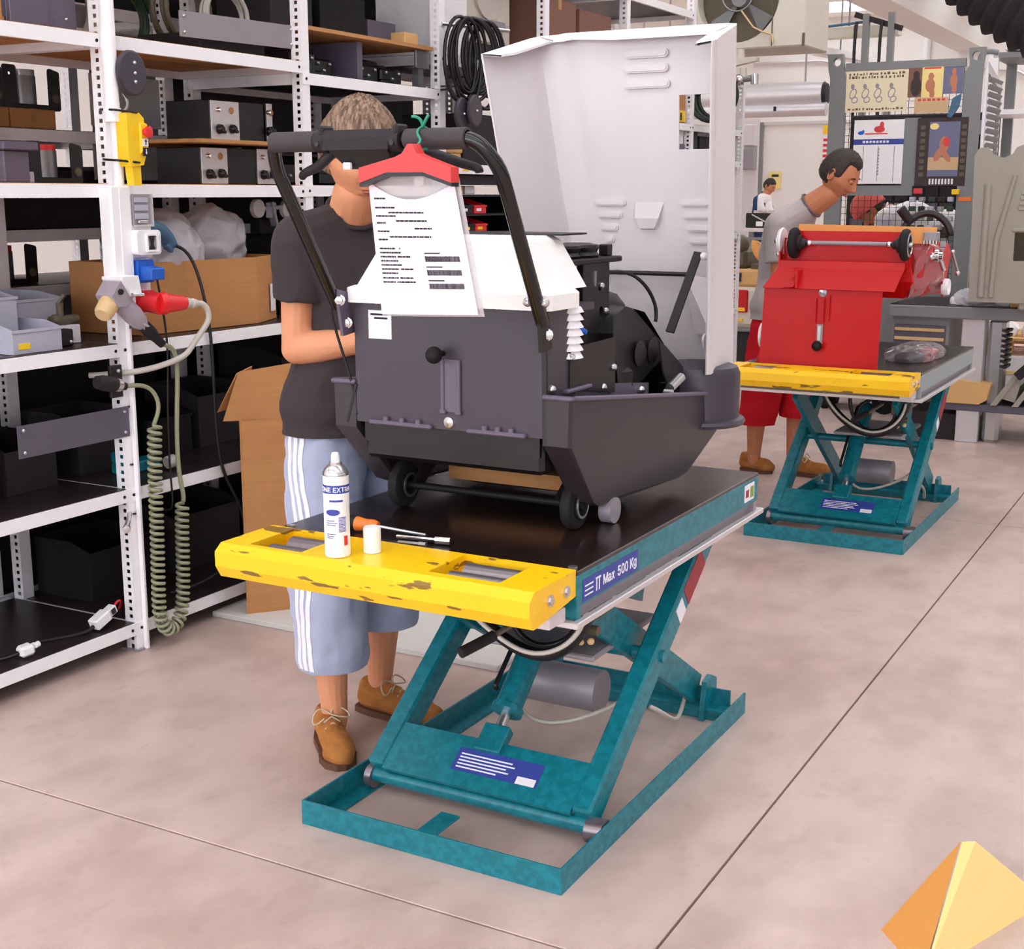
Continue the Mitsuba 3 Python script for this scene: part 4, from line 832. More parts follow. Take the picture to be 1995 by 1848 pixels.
# worker at the front lift table
J1 = dict(pelvis=(.54, .915, .90), chest=(.54, .91, 1.20), neckb=(.535, .885, 1.385), head=(.475, .815, 1.548), shR=(.40, .945, 1.335), elR=(.40, .965, 1.065), wrR=(.43, .775, 1.09), shL=(.68, .84, 1.34), elL=(.72, .80, 1.08), wrL=(.62, .66, 1.13),
          hipR=(.46, .93, .84), hipL=(.63, .90, .84), knR=(.42, .905, .44), knL=(.655, .87, .46), anR=(.42, .895, .10), anL=(.665, .915, .10))
k1, s1, p1, m1 = figure('person in a charcoal T-shirt and light blue striped shorts working at the grey sweeper', J1, (-.42, -.90), 24, 'm_skin', 'm_hair_light', 'mop', 'm_shirt_dark', 'm_shorts_blue', {'R': .225, 'L': .275}, seed=1, baggy=1.06)
shoe(k1, (.455, .955, 0), (.285, .775, 0), 1, None); shoe(k1, (.665, .985, 0), (.64, .70, 0), 1, None)
# three white stripes down the outer side of the right leg, laid on the cloth
tm = trimesh.Trimesh(m1.vertices, m1.faces)
for i in range(3):
    pts = []
    for z in np.linspace(.845, .235, 40):
        J_ = A(.46, .93, 0) * max(0, (z - .44) / .4) + A(.42, .90, 0) * (1 - max(0, (z - .44) / .4)); a = math.radians(176 - 11 * (i - 1) + 6 * math.sin(z * 14))
        o = A(J_[0] + .4 * math.cos(a), J_[1] + .4 * math.sin(a), z); dd = A(-math.cos(a), -math.sin(a), 0)
        h, _, _ = tm.ray.intersects_location([o], [dd]);
        if len(h): q = h[np.argmin(np.linalg.norm(h - o, axis=1))]; pts.append((q, A(math.cos(a), math.sin(a), 0)))
    if len(pts) > 4:
        V = []; F = []
        for q, nn in pts:
            s = A(-nn[1], nn[0], 0)
            for off, w in ((.0025, -.0065), (.0025, .0065), (-.004, .0065), (-.004, -.0065)): V.append(q + nn * off + s * w)
        for j in range(len(pts) - 1):
            for a_, b_ in ((0, 1), (1, 2), (2, 3), (3, 0)): F += [(4 * j + a_, 4 * j + 4 + a_, 4 * j + 4 + b_), (4 * j + a_, 4 * j + 4 + b_, 4 * j + b_)]
        part(p1, 'stripe', trimesh.Trimesh(V, F, process=False), 'm_white_print')
# worker at the rear lift table
J2 = dict(pelvis=(4.42, .96, .88), chest=(4.41, .955, 1.18), neckb=(4.41, .86, 1.375), head=(4.40, .695, 1.545), shR=(4.25, .95, 1.30), elR=(4.23, .93, 1.03), wrR=(4.22, .74, .98), shL=(4.57, .93, 1.31), elL=(4.6, .88, 1.05), wrL=(4.5, .70, 1.0),
          hipR=(4.34, .99, .82), hipL=(4.51, .95, .82), knR=(4.33, 1.03, .46), knL=(4.50, .87, .47), anR=(4.42, 1.09, .10), anL=(4.45, .885, .10))
k2, s2, p2, m2 = figure('person in a grey T-shirt and red shorts bending over the red sweeper', J2, (-.12, -.99), 34, 'm_skin_dark', 'm_hair_dark', 'short', 'm_shirt_grey', 'm_shorts_red', {'R': .27, 'L': .31}, seed=2, baggy=1.1, sleeve=.7)
shoe(k2, (4.44, 1.16, 0), (4.42, .99, 0), 1, None); shoe(k2, (4.46, .93, 0), (4.44, .66, 0), 1, None)
# worker far off at a bench
J3 = dict(pelvis=(17.9, 5.62, .92), chest=(17.9, 5.62, 1.22), neckb=(17.9, 5.58, 1.42), head=(17.9, 5.50, 1.57), shR=(17.72, 5.62, 1.36), elR=(17.72, 5.55, 1.12), wrR=(17.75, 5.33, 1.12), shL=(18.08, 5.6, 1.36), elL=(18.1, 5.5, 1.1), wrL=(18.0, 5.3, 1.12),
          hipR=(17.82, 5.62, .86), hipL=(17.99, 5.62, .86), knR=(17.82, 5.6, .48), knL=(17.99, 5.6, .48), anR=(17.82, 5.64, .1), anL=(17.99, 5.64, .1))
k3, s3, p3, m3_ = figure('person in a navy and white T-shirt bending over a bench far down the hall', J3, (-.25, -.97), 30, 'm_skin_dark', 'm_hair_dark', 'cropped', 'm_navy', 'm_navy', {'R': .42, 'L': .42}, seed=3)
part(s3, 'white_panel', trim(blob({}, [((17.72, 5.62, 1.37, .076), (17.9, 5.56, 1.37, .1)), ((17.72, 5.62, 1.37, .076), (17.72, 5.57, 1.22, .074)), ((17.9, 5.55, 1.3, .1), (17.88, 5.52, 1.2, .1))], .03, 4), (17.9, 5.60, 1.3), (0, -1, 0)), 'm_whitecloth', True)
shoe(k3, (17.82, 5.70, 0), (17.8, 5.45, 0), 1, None, False); shoe(k3, (17.99, 5.70, 0), (17.97, 5.45, 0), 1, None, False)
# worker stooping behind the tool trolley
J4 = dict(pelvis=(7.35, .74, 1.10), chest=(7.32, .97, 1.275), neckb=(7.3, 1.13, 1.32), head=(7.28, 1.26, 1.345), shR=(7.14, 1.12, 1.28), elR=(7.14, 1.18, 1.0), wrR=(7.14, 1.35, .9), shL=(7.5, 1.12, 1.28), elL=(7.5, 1.2, 1.0), wrL=(7.45, 1.38, .9),
          hipR=(7.27, .80, .95), hipL=(7.43, .80, .95), knR=(7.27, .88, .5), knL=(7.43, .88, .5), anR=(7.27, .82, .1), anL=(7.43, .82, .1))
k4, s4, p4, m4 = figure('person in a white T-shirt and red cap stooping behind the tool trolley', J4, (-.2, .98), 62, 'm_skin_dark', 'm_hair_dark', 'cropped', 'm_whitecloth', 'm_navy', {'R': .45, 'L': .45}, seed=4)
part(k4, 'cap', trim(ball((7.28, 1.275, 1.355), .122, 3, (1, 1.05, .98)), (7.28, 1.27, 1.335), (-.1, .75, 1)), 'm_capred', True)
shoe(k4, (7.27, .76, 0), (7.27, 1.02, 0), 1, None, False); shoe(k4, (7.43, .76, 0), (7.43, 1.02, 0), 1, None, False)
# ---------------------------------------------------------------- red sweeper standing on its hopper on the rear lift table
rs = thing('floor_sweeper', 'red floor sweeper standing on end with wheels up, partly film-wrapped, on the rear lift', 'floor sweeper')
R = lambda n, m, mt, sm=False, par=None, **kw: part(par or rs, n, m, mt, sm, **kw)
zp = .751
box_ = R('hopper', cat(hull([(3.125, .152, zp), (3.125, .650, zp), (3.135, .150, 1.07), (3.135, .642, 1.07), (3.32, .30, zp), (3.32, .60, zp), (3.32, .26, 1.07), (3.32, .62, 1.07)]), prism([(.672, zp), (.650, zp), (.645, .83)], 'yz', 3.14, 3.4)), 'm_red')
R('lock_slide', cat(bx(3.119, 3.13, .382, .387, .93, 1.03), bx(3.119, 3.13, .415, .42, .93, 1.03), bx(3.12, 3.13, .36, .365, .94, 1.045)), 'm_red', par=box_)
R('slot', bx(3.1185, 3.13, .383, .408, .845, .925), 'm_greyplate', par=box_); R('lock_lever', bx(3.112, 3.122, .386, .405, .84, .92, .003), 'm_zinc', par=box_)
R('knob', cat(ball((3.098, .398, .838), .021, 3), cyl((3.1, .398, .838), (3.125, .398, .838), .007)), 'm_blackmatt', True, par=box_)
R('bolt', lathe_on((3.136, .392, 1.054), (3.118, .392, 1.054), [(0, 0), (.019, 0), (.017, .006), (.011, .007), (.011, .015), (0, .017)], 18), 'm_zinc', par=box_)
R('side_wheel', lathe_on((3.2, .653, .86), (3.2, .668, .86), [(0, 0), (.055, 0), (.058, .005), (.055, .014), (0, .015)], 28), 'm_white_plastic', 30, par=box_)
R('flared_sheet', cat(hull([(3.118, .102, 1.068), (3.118, .646, 1.068), (3.124, .102, 1.066), (3.124, .646, 1.066), (3.19, .085, 1.150), (3.19, .604, 1.150), (3.2, .085, 1.148), (3.2, .604, 1.148)])), 'm_red')
R('gusset', cat(hull([(3.122, .505, 1.072), (3.19, .50, 1.148), (3.122, .57, 1.07), (3.13, .505, 1.07), (3.10, .51, 1.075)]), bx(3.11, 3.2, .495, .505, 1.07, 1.14)), 'm_red')
R('lower_fold', cat(hull([(3.19, .085, 1.148), (3.19, .604, 1.148), (3.215, .085, 1.153), (3.215, .60, 1.153), (3.215, .085, 1.18), (3.215, .60, 1.18), (3.2, .085, 1.178), (3.2, .60, 1.178)])), 'm_red')
R('shell_panel', bx(3.235, 3.24, .08, .58, 1.16, 1.30), 'm_red')
R('shell_body', hull([(3.25, .06, 1.10), (3.25, .62, 1.10), (3.25, .1, 1.27), (3.25, .6, 1.27), (3.95, .05, 1.02), (3.95, .64, 1.02), (3.9, .1, 1.25), (3.9, .6, 1.25), (3.3, .1, 1.03), (3.3, .6, 1.03)]), 'm_red')
R('tan_panel', hull([(3.33, .0, 1.252), (3.33, .575, 1.252), (3.33, -.005, 1.318), (3.33, .565, 1.325), (3.345, .0, 1.252), (3.345, .575, 1.252), (3.345, -.005, 1.318), (3.345, .565, 1.325)]), 'm_tan', label='tan moulded panel')
R('axle', cyl((3.21, .12, 1.252), (3.21, .55, 1.252), .0085), 'm_greyplate', 30)
for v, s in ((.088, -1), (.545, 1)):
    w = R('wheel', lathe_on((3.21, v - .017, 1.25), (3.21, v + .017, 1.25), [(.02, .002), (.05, 0), (.061, .006), (.064, .013), (.064, .021), (.061, .028), (.05, .034), (.02, .032)], 32), 'm_rubber', 40)
    R('wheel_hub', cat(lathe_on((3.21, v, 1.25), (3.21, v - s * .055, 1.25), [(0, 0), (.032, 0), (.032, .03), (.02, .034), (.016, .05), (0, .055)], 24)), 'm_charcoal', 30, par=w)
    R('outer_cap', cat(lathe_on((3.21, v, 1.25), (3.21, v + s * .028, 1.25), [(0, 0), (.046, 0), (.05, .018), (.042, .02), (.036, .012), (.012, .012), (.01, .028), (0, .03)], 24)), 'm_zinc', 30, par=w)
    R('axle_nut', ball((3.205, v - s * .064, 1.25), .013, 2), 'm_chrome', True, par=w)
R('side_cap', lathe_on((3.24, .60, 1.255), (3.24, .618, 1.255), [(0, 0), (.055, 0), (.058, .006), (.05, .018), (.03, .018), (.028, .01), (0, .012)], 28), 'm_white_plastic', 30)
R('side_cap_hub', cat(ball((3.235, .628, 1.255), .014, 2), ball((3.235, .62, 1.20), .010, 2)), 'm_chrome', True)
R('side_guard', prism([(3.19, .0), (3.24, .0), (3.24, .1), (3.2, .08)], 'xz', .60, .606).apply_translation((0, 0, 1.14)), 'm_red')
# film-wrapped fender and the loose fittings at its right
fd = hull([(3.30, .06, 1.18), (3.34, .02, 1.25), (3.30, .06, 1.08), (3.28, .075, 1.045), (3.70, .03, 1.05), (3.72, .03, 1.20), (3.5, .0, 1.12), (3.35, .1, 1.03), (3.75, .1, 1.06), (3.4, .12, 1.26), (3.7, .12, 1.24)])
R('fender', fd, 'm_red', 30)
fm = hull(np.array(fd.vertices) + (np.array(fd.vertices) - fd.centroid) * .06); fm = fm.subdivide_to_size(.02); fm = wrinkle(fm, .016, 16, 9)
R('film_wrap', fm, 'm_film', 40, label='translucent plastic film')
R('bracket_block', cat(bx(3.30, 3.36, -.015, .04, 1.262, 1.300, .004)), 'm_greyplate')
R('serrated_edge', cat(*[cyl((3.298, -.012 + .012 * i, 1.252), (3.298, -.012 + .012 * i, 1.266), .004, 8) for i in range(5)]), 'm_zinc', kind='stuff')
R('chrome_nut', lathe_on((3.42, .012, 1.20), (3.42, -.02, 1.20), [(0, 0), (.026, 0), (.026, .014), (.016, .016), (.016, .03), (0, .032)], 18), 'm_chrome', 30)
R('chrome_nut', ball((3.38, .02, 1.2), .016, 2), 'm_chrome', True)
R('chrome_pin', cat(cyl((3.46, .0, 1.19), (3.50, -.01, 1.14), .010)), 'm_chrome', 30)
R('lever_arm', hull([(3.62, q, z) for q in (.004, .010) for z in (1.245,)] + [(u, q, z) for q in (.004, .010) for u, z in ((3.56, 1.20), (3.66, 1.235), (3.70, 1.20), (3.56, 1.10), (3.60, 1.06), (3.585, 1.02), (3.55, 1.14))]), 'm_red')
R('lever_link', cat(cyl((3.72, .0, 1.20), (3.80, -.01, 1.12), .006), ball((3.72, .0, 1.205), .01, 2), ball((3.8, -.01, 1.11), .012, 2)), 'm_zinc', True)
R('caster', lathe_on((3.60, .012, 1.062), (3.60, -.018, 1.062), [(0, .004), (.024, .004), (.026, 0), (.034, .001), (.036, .008), (.036, .022), (.033, .03), (.024, .028), (.022, .02), (0, .018)], 28), 'm_white_plastic', 30)
R('steering_bar', cat(tube(spline([(3.9, .28, 1.26), (3.93, .22, 1.345), (3.95, .16, 1.365), (3.96, .10, 1.34), (3.95, .06, 1.27)], 20), .016, 10)), 'm_black', True)
R('bar_grip', cyl((3.92, .235, 1.33), (3.90, .275, 1.385), .022, 18), 'm_charcoal', 30)
# bag of loose parts beside it on the deck
def crumple(c, s, seed, amp=.02, f=14):
    b = trimesh.creation.icosphere(4, 1.0); v = np.array(b.vertices); v = np.sign(v) * np.abs(v) ** .8; v[:, 2] = np.maximum(v[:, 2], -.55)
    v = v * A(*s); n = np.array(b.vertices); r = np.abs(meshkit.fbm(v * f + seed * 7.3, 3, seed) - .5) * 2
    v = v + n * (amp * (1 - 2 * r))[:, None]; v[:, 2] = np.maximum(v[:, 2], -.55 * s[2]); v += A(*c) + A(0, 0, .55 * s[2]); return trimesh.Trimesh(v, b.faces, process=False)
pb = thing('plastic_bag', 'crumpled clear plastic bag of loose parts lying on the deck of the rear lift table', 'plastic bag')
part(pb, 'film', crumple((3.66, .12, .751), (.24, .10, .03), 3, .016), 'm_film', 40); part(pb, 'parts', crumple((3.60, .13, .752), (.12, .05, .015), 5, .006), 'm_charcoal', 30); part(pb, 'red_part', crumple((3.78, .09, .752), (.05, .04, .016), 6, .005), 'm_red', 30)
# ---------------------------------------------------------------- stock on the racks
def carton(name, u0, u1, v0, v1, z0, z1, label, group=None, tape=True, m='m_card', cat_='cardboard box'):
    k = thing(name, label, cat_, group)
    part(k, 'body', bx(u0, u1, v0, v1, z0, z1, .003), m)
    if tape: part(k, 'tape', cat(bx(u0 + (u1 - u0) * .45, u0 + (u1 - u0) * .55, v0 - .0008, v1, z1 - .0005, z1 + .0006), bx(u0 + (u1 - u0) * .45, u0 + (u1 - u0) * .55, v0 - .0008, v0, z1 - .05, z1)), 'm_card_tape')
    return k
def bin_(u0, u1, v0, v1, z0, z1, label, m='m_greyplastic', tag='m_yellow_plain', group=None, low=.55):
    k = thing('storage_bin', label, 'storage bin', group); t = .004; h = z1 - z0; zl = z0 + h * low
    part(k, 'body', cat(bx(u0, u1, v0, v1, z0, z0 + t), bx(u0, u1, v1 - t, v1, z0, z1), bx(u0, u1, v0, v0 + t, z0, zl),
        *[prism([(v0, z0), (v1, z0), (v1, z1), (v0 + (v1 - v0) * .35, z1), (v0, zl)], 'yz', a, a + t) for a in (u0, u1 - t)], bx(u0 - .004, u1 + .004, v0 - .004, v0 + .004, zl - .008, zl)), m)
    if tag: part(k, 'tag', bx(u0 + .02, u0 + .06 if u1 - u0 > .1 else u1 - .02, v0 - .002, v0, z0 + h * .15, z0 + h * .35), tag)
    return k
def control_box(u, v, z, w, h, d, label, pan=.14, group='control boxes on the rack'):
    k = thing('control_box', label, 'control box', group)
    part(k, 'body', bx(u, u + w, v, v + d, z, z + h, .003), 'm_black')
    fp = part(k, 'front_panel', bx(u + .002, u + pan, v - .003, v, z + .002, z + h - .002, .001), 'm_alu')
    for fu, fz, r, m, L in ((.28, .28, .017, 'm_black', .02), (.72, .30, .016, 'm_black', .02), (.72, .76, .012, 'm_card', .006), (.25, .76, .009, 'm_chrome', .012)):
        c = (u + pan * fu, v - .003, z + h * fz)
        part(fp, 'knob', cat(lathe_on(c, (c[0], c[1] - L, c[2]), [(0, 0), (r, 0), (r * .9, L * .6), (r * .5, L), (0, L)], 16), *([beam((c[0] - r, c[1] - L * .6, c[2] + r * .7), (c[0] + r, c[1] - L * .6, c[2] - r * .7), .012, .008)] if L > .015 else [])), m, 30)
    return k
def motor_unit(u, v, z, s, label, red=True, plastic=False, group='motor assemblies on the rack'):
    k = thing('motor_assembly', label, 'motor', group)
    part(k, 'bracket_plate', prism(rpoly([(u, z), (u + .05 * s, z), (u + .05 * s, z + .125 * s), (u, z + .125 * s)], .008 * s).difference(Point(u + .025 * s, z + .10 * s).buffer(.005 * s)), 'xz', v, v + .004), 'm_black')
    part(k, 'bracket_plate', prism(rpoly([(u + .17 * s, z), (u + .215 * s, z), (u + .215 * s, z + .115 * s), (u + .17 * s, z + .125 * s)], .008 * s), 'xz', v, v + .004), 'm_black')
    part(k, 'bracket_foot', bx(u, u + .215 * s, v, v + .1, z, z + .018, .003), 'm_black')
    part(k, 'motor', cyl((u + .115 * s, v + .07, z + .018), (u + .115 * s, v + .07, z + .10 * s), .046 * s, 24), 'm_steel', 30)
    part(k, 'motor_cap', cyl((u + .115 * s, v + .07, z + .10 * s), (u + .115 * s, v + .07, z + .118 * s), .044 * s, 24), 'm_redplastic' if red else 'm_zinc', 30)
    part(k, 'washer', lathe_on((u + .195 * s, v, z + .035 * s), (u + .195 * s, v - .006, z + .035 * s), [(0, 0), (.014 * s, 0), (.013 * s, .005), (0, .006)], 16), 'm_brownfan')
    if plastic: part(k, 'plastic_block', cat(bx(u + .055 * s, u + .12 * s, v + .10, v + .16, z + .0, z + .11 * s, .006), bx(u + .07 * s, u + .105 * s, v + .1, v + .15, z + .1 * s, z + .15 * s, .008)), 'm_greyplastic')
    return k
def drive_unit(u, v, z, w, h, d, label, bolts=3, group='black drive units on the rack'):
    k = thing('drive_unit', label, 'drive unit', group)
    part(k, 'housing', cat(bx(u, u + w, v, v + d, z, z + h, .008), bx(u - .01, u + w * .55, v - .01, v + d, z, z + h * .35, .006)), 'm_black')
    part(k, 'disc', lathe_on((u + w * .3, v + .05, z + h), (u + w * .3, v + .05, z + h + .012), [(0, 0), (.035, 0), (.036, .004), (.03, .012), (0, .013)], 20), 'm_charcoal', 30)
    for i in range(bolts): part(k, 'bolt', lathe_on((u + w * (.2 + .6 * i / max(1, bolts - 1)), v, z + h * (.75 - .35 * (i % 2))), (u + w * (.2 + .6 * i / max(1, bolts - 1)), v - .010, z + h * (.75 - .35 * (i % 2))), [(0, 0), (.008, 0), (.008, .006), (.004, .010), (0, .01)], 8), 'm_zinc')
    return k
def coil(c, R, r, n, axis, m, label, name='cable_coil', cat_='cable', seed=1, squash=1.0, group=None):
    rg = random.Random(seed); th = np.linspace(0, 2 * np.pi * n, 28 * n); rad = R + np.array([meshkit.noise(A(t * .35, seed, 0)) for t in th]) * R * .14 - R * .07
    off = (np.array([meshkit.noise(A(t * .2, seed + 5, 1)) for t in th]) - .5) * r * 2.2 * min(n, 4)
    x, y = rad * np.cos(th), rad * np.sin(th) * squash
    P = {'z': np.c_[x, y, off + r * 2], 'y': np.c_[x, off, y], 'x': np.c_[off, x, y]}[axis] + A(*c)
    return single(name, tube(P, r, 7), m, label, cat_, group, True)
# bay 1 (left edge of the picture)
carton('cardboard_box', .36, .447, 2.0, 2.3, 1.915, 1.985, 'tan carton at the left edge of the top shelf in view')
single('metal_panel', cat(bx(.46, .72, 2.0, 2.012, 1.915, 2.03, .002), bx(.46, .60, 1.985, 2.0, 1.915, 2.06, .002), bx(.46, .72, 2.0, 2.04, 1.915, 1.92)), 'm_purplegrey', 'folded grey sheet metal panel standing on the top left shelf', 'metal panel')
for i, (a, b) in enumerate(((.73, .915), (.92, 1.115))):
    carton('cardboard_box', a, b, 2.54, 2.85, 1.668, 1.733, ('flat brown carton under the two upper motors, nearer the picture edge', 'flat brown carton under the two upper motors, nearer the slotted post')[i], 'flat cartons under the motors')
motor_unit(.70, 2.60, 1.735, 1.15, 'upper left motor with black bracket plate, standing on a flat carton', False); motor_unit(.95, 2.60, 1.735, 1.15, 'upper motor with steel body nearest the slotted post, standing on a flat carton', False)
single('machine_block', cat(bx(.455, .55, 2.05, 2.25, 1.482, 1.575, .004), bx(.44, .57, 2.03, 2.25, 1.575, 1.60, .003)), 'm_purplegrey', 'dark violet-grey block at the left end of the eye-level shelf', 'machine part')
single('plastic_fitting', cat(bx(.525, .592, 2.08, 2.16, 1.482, 1.515, .003), bx(.535, .582, 2.09, 2.15, 1.515, 1.545, .003), bx(.548, .570, 2.1, 2.14, 1.545, 1.572, .004)), 'm_greyplastic', 'stepped light grey plastic fitting on the eye-level shelf', 'plastic part')
motor_unit(.605, 2.12, 1.482, 1.0, 'eye-level motor with a red cap beside the grey plastic fitting', True)
motor_unit(.50, 2.60, 1.143, 1.12, 'lower left motor on a black bracket beside grey plastic, behind the grey bins', False, True)
motor_unit(.80, 2.60, 1.143, 1.12, 'lower motor with a red cap behind the grey bins', True)
bin_(.335, .515, 1.93, 2.12, .999, 1.085, 'large grey bin with a yellow tag at the front of the bin shelf', low=.8)
bin_(.50, .70, 2.12, 2.40, .999, 1.15, 'deep grey bin at the back of the shelf behind the yellow and black box', tag=None, low=.9)
bin_(.39, .47, 2.06, 2.3, .999, 1.17, 'upright grey bin stacked behind the large yellow-tagged bin', tag=None, low=.9)
yb = thing('switch_box', 'small yellow and black switch box beside the large grey bin', 'switch box')
part(yb, 'body', bx(.545, .60, 1.97, 2.03, .999, 1.05, .004), 'm_black'); part(yb, 'yellow_side', bx(.53, .545, 1.97, 2.03, .999, 1.052, .002), 'm_yellow_plain'); part(yb, 'screw', ball((.585, 1.968, 1.012), .007, 1), 'm_zinc')
wb = thing('switch_box', 'white and yellow boxed part under a dark valve, near the slotted post', 'box')
part(wb, 'body', bx(.61, .675, 2.02, 2.08, .999, 1.055, .002), 'm_white_plastic'); part(wb, 'yellow_face', bx(.595, .61, 2.02, 2.08, .999, 1.052, .002), 'm_yellow_plain')
single('valve', cat(cyl((.585, 2.05, 1.071), (.69, 2.05, 1.071), .014), cyl((.625, 2.05, 1.075), (.625, 2.05, 1.125), .011), ball((.605, 2.05, 1.072), .018, 2), beam((.62, 2.05, 1.12), (.63, 2.03, 1.15), .02, .008)), 'm_brownfan', 'dark brass valve lying on the white and yellow box', 'valve', smooth=30)
for i, (u, w, h, lab) in enumerate(((-.02, .2, .22, 'dark crate low on the left, one shelf under the grey bins'), (.22, .19, .26, 'dark crate hidden behind the dark brace plate'), (.45, .2, .17, 'low dark crate beside the slotted post, one shelf under the grey bins'))):
    bin_(u, u + w, 2.14, 2.4, .538, .538 + h, lab, 'm_charcoal', None, low=.8)
cn = thing('cable_connector', 'white cable connector with red lead lying on the bottom shelf', 'connector')
part(cn, 'body', cat(beam((.575, 1.945, .118), (.635, 1.945, .142), .04, .036, ch=.004), beam((.635, 1.945, .142), (.665, 1.945, .154), .03, .026, ch=.002)), 'm_white_plastic'); part(cn, 'window', cat(beam((.64, 1.927, .146), (.655, 1.927, .152), .004, .016)), 'm_charcoal'); part(cn, 'lead', tube(spline([(.665, 1.945, .154), (.69, 1.95, .168), (.71, 1.96, .16), (.74, 2.0, .12)], 16), .004), 'm_redplastic', True)
part(cn, 'cable', tube(spline([(.575, 1.945, .118), (.55, 1.95, .105), (.45, 2.0, .10), (.36, 2.02, .10)], 24), .006), 'm_charcoal', True)
cn = thing('cable_connector', 'small white two-pin connector nearer the picture edge on the bottom shelf', 'connector')
part(cn, 'body', cat(beam((.285, 1.95, .118), (.33, 1.94, .122), .04, .034, ch=.008), cyl((.33, 1.93, .13), (.345, 1.93, .132), .009), cyl((.33, 1.95, .122), (.345, 1.95, .124), .009)), 'm_white_plastic', 20); part(cn, 'cable', tube(spline([(.285, 1.95, .118), (.25, 1.97, .108), (.1, 2.05, .1), (-.1, 2.0, .1)], 24), .007), 'm_black', True)
# bay 2
coil((1.02, 2.34, 2.045), .115, .013, 3, 'y', 'm_cable_grey', 'thick white hose coil on the top shelf above the round black disc', seed=2)
coil((1.23, 2.3, 2.03), .10, .010, 4, 'y', 'm_darkgreen', 'green and brown cable coil on the top shelf beside the white hose', seed=3)
coil((1.40, 2.2, 2.075), .12, .009, 6, 'y', 'm_brownfan', 'brown cable coil heaped behind the wide brace plate', seed=4)
coil((1.56, 2.15, 2.07), .11, .007, 6, 'y', 'm_cable_grey', 'thin grey cable coil heaped nearest the second post', seed=5, squash=.8)
carton('cardboard_box', .74, .86, 2.15, 2.40, 1.915, 2.12, 'brown carton on the top shelf behind the first post', m='m_wood')
single('black_crate', cat(bx(1.28, 1.62, 2.02, 2.3, 1.915, 1.985, .004)), 'm_charcoal', 'flat dark crate under the heaped cables on the top shelf', 'crate')
# reinforcing brace in front of the heaped cables
control_box(1.335, 2.04, 1.632, .29, .135, .2, 'upper control box, farther from the second post', .15)
control_box(1.635, 2.04, 1.632, .035, .14, .2, 'upper control box cut off by the second post', .034)
control_box(1.255, 2.02, 1.482, .29, .125, .2, 'lower control box, farther from the second post', .135)
control_box(1.548, 2.02, 1.482, .12, .128, .2, 'lower control box beside the second post', .118)
cb = thing('cardboard_box', 'open brown carton full of plastic film on the shelf behind the worker', 'cardboard box')
ca = [(.905, 2.30), (.905, 1.99), (1.43, 1.94), (1.63, 2.02), (1.63, 2.30)]
def wall_strip(P, z0, z1, t=.005, close=False):
    ms = []
    for (a, b) in zip(P[:-1], P[1:]):
        d = A(b[0] - a[0], b[1] - a[1]); d /= np.linalg.norm(d); n = A(-d[1], d[0]) * t
        ms.append(hull([(x, y, z) for z in (z0, z1) for x, y in ((a[0], a[1]), (b[0], b[1]), (a[0] + n[0], a[1] + n[1]), (b[0] + n[0], b[1] + n[1]))]))
    return cat(ms)
part(cb, 'body', cat(wall_strip(ca + [ca[0]], 1.0, 1.232), prism(ca, 'xy', 1.0, 1.006)), 'm_card'); part(cb, 'label', hull([(1.555, 1.985, 1.03), (1.605, 2.005, 1.03), (1.555, 1.985, 1.13), (1.605, 2.005, 1.13), (1.555, 1.982, 1.03), (1.605, 2.002, 1.13), (1.555, 1.982, 1.13), (1.605, 2.002, 1.03)]), 'm_white_print', label='white shipping label')
for i, (c, s, lab) in enumerate((((1.11, 2.12, 1.17), (.14, .12, .13), 'clear crumpled plastic bag in the carton, beside the blue grinder'), ((1.40, 2.13, 1.19), (.12, .085, .13), 'ribbed plastic film bag sticking up from the carton, nearest the worker'))):
    pbg = crumple(c, s, 11 + i, .035, 9); single('plastic_bag', pbg, 'm_bagfilm', lab, 'plastic bag', 'plastic bags in the open carton', 30)
ag = thing('angle_grinder', 'blue-grey tool with a curved handle and cord lying on the open carton', 'power tool')
part(ag, 'handle', tube(spline([(.87, 1.94, 1.35), (.93, 1.95, 1.345), (.99, 1.96, 1.325), (1.035, 1.97, 1.285)], 20), np.linspace(.030, .024, 20), 14), 'm_bluegrey', True)
part(ag, 'trigger', beam((1.0, 1.955, 1.292), (1.03, 1.96, 1.268), .02, .02, ch=.004), 'm_bluegrey'); part(ag, 'cord', tube(spline([(1.035, 1.97, 1.285), (1.075, 1.95, 1.27), (1.10, 1.93, 1.22), (1.105, 1.895, 1.10), (1.115, 1.885, .95), (1.125, 1.89, .7), (1.16, 1.89, .5), (1.24, 1.89, .35), (1.24, 1.92, .2), (1.1, 1.97, .12), (.98, 2.0, .11)], 80), .0055), 'm_cable_black', True)
gw = thing('wheel_bracket', 'white bracket with two round white discs behind the open carton', 'machine part')
part(gw, 'bracket', cat(bx(1.795, 1.855, 2.18, 2.19, 1.36, 1.42, .004), beam((1.76, 2.185, 1.395), (1.89, 2.185, 1.40), .02, .015), beam((1.82, 2.185, 1.42), (1.845, 2.185, 1.33), .03, .012)), 'm_greyplastic')
for u, z in ((1.74, 1.396), (1.915, 1.392)): part(gw, 'disc', lathe_on((u, 2.19, z), (u, 2.17, z), [(0, 0), (.035, 0), (.036, .004), (.034, .018), (0, .02)], 28), 'm_white_plastic', 30)
part(gw, 'stand', cat(bx(1.78, 1.95, 2.2, 2.26, 1.293, 1.36, .008)), 'm_blackmatt')
coil((1.55, 2.33, 1.26), .07, .004, 3, 'z', 'm_orange', 'orange-brown wires lying at the back above the open carton', 'wire_bundle', 'wire', 8)
part(labels and 'wire_bundle', 'support', bx(1.45, 1.64, 2.27, 2.42, .998, 1.255), 'm_blackmatt') if False else None
single('dark_crate', bx(1.41, 1.645, 2.32, 2.41, .9995, 1.262, .005), 'm_charcoal', 'dark crate behind the open carton', 'crate')
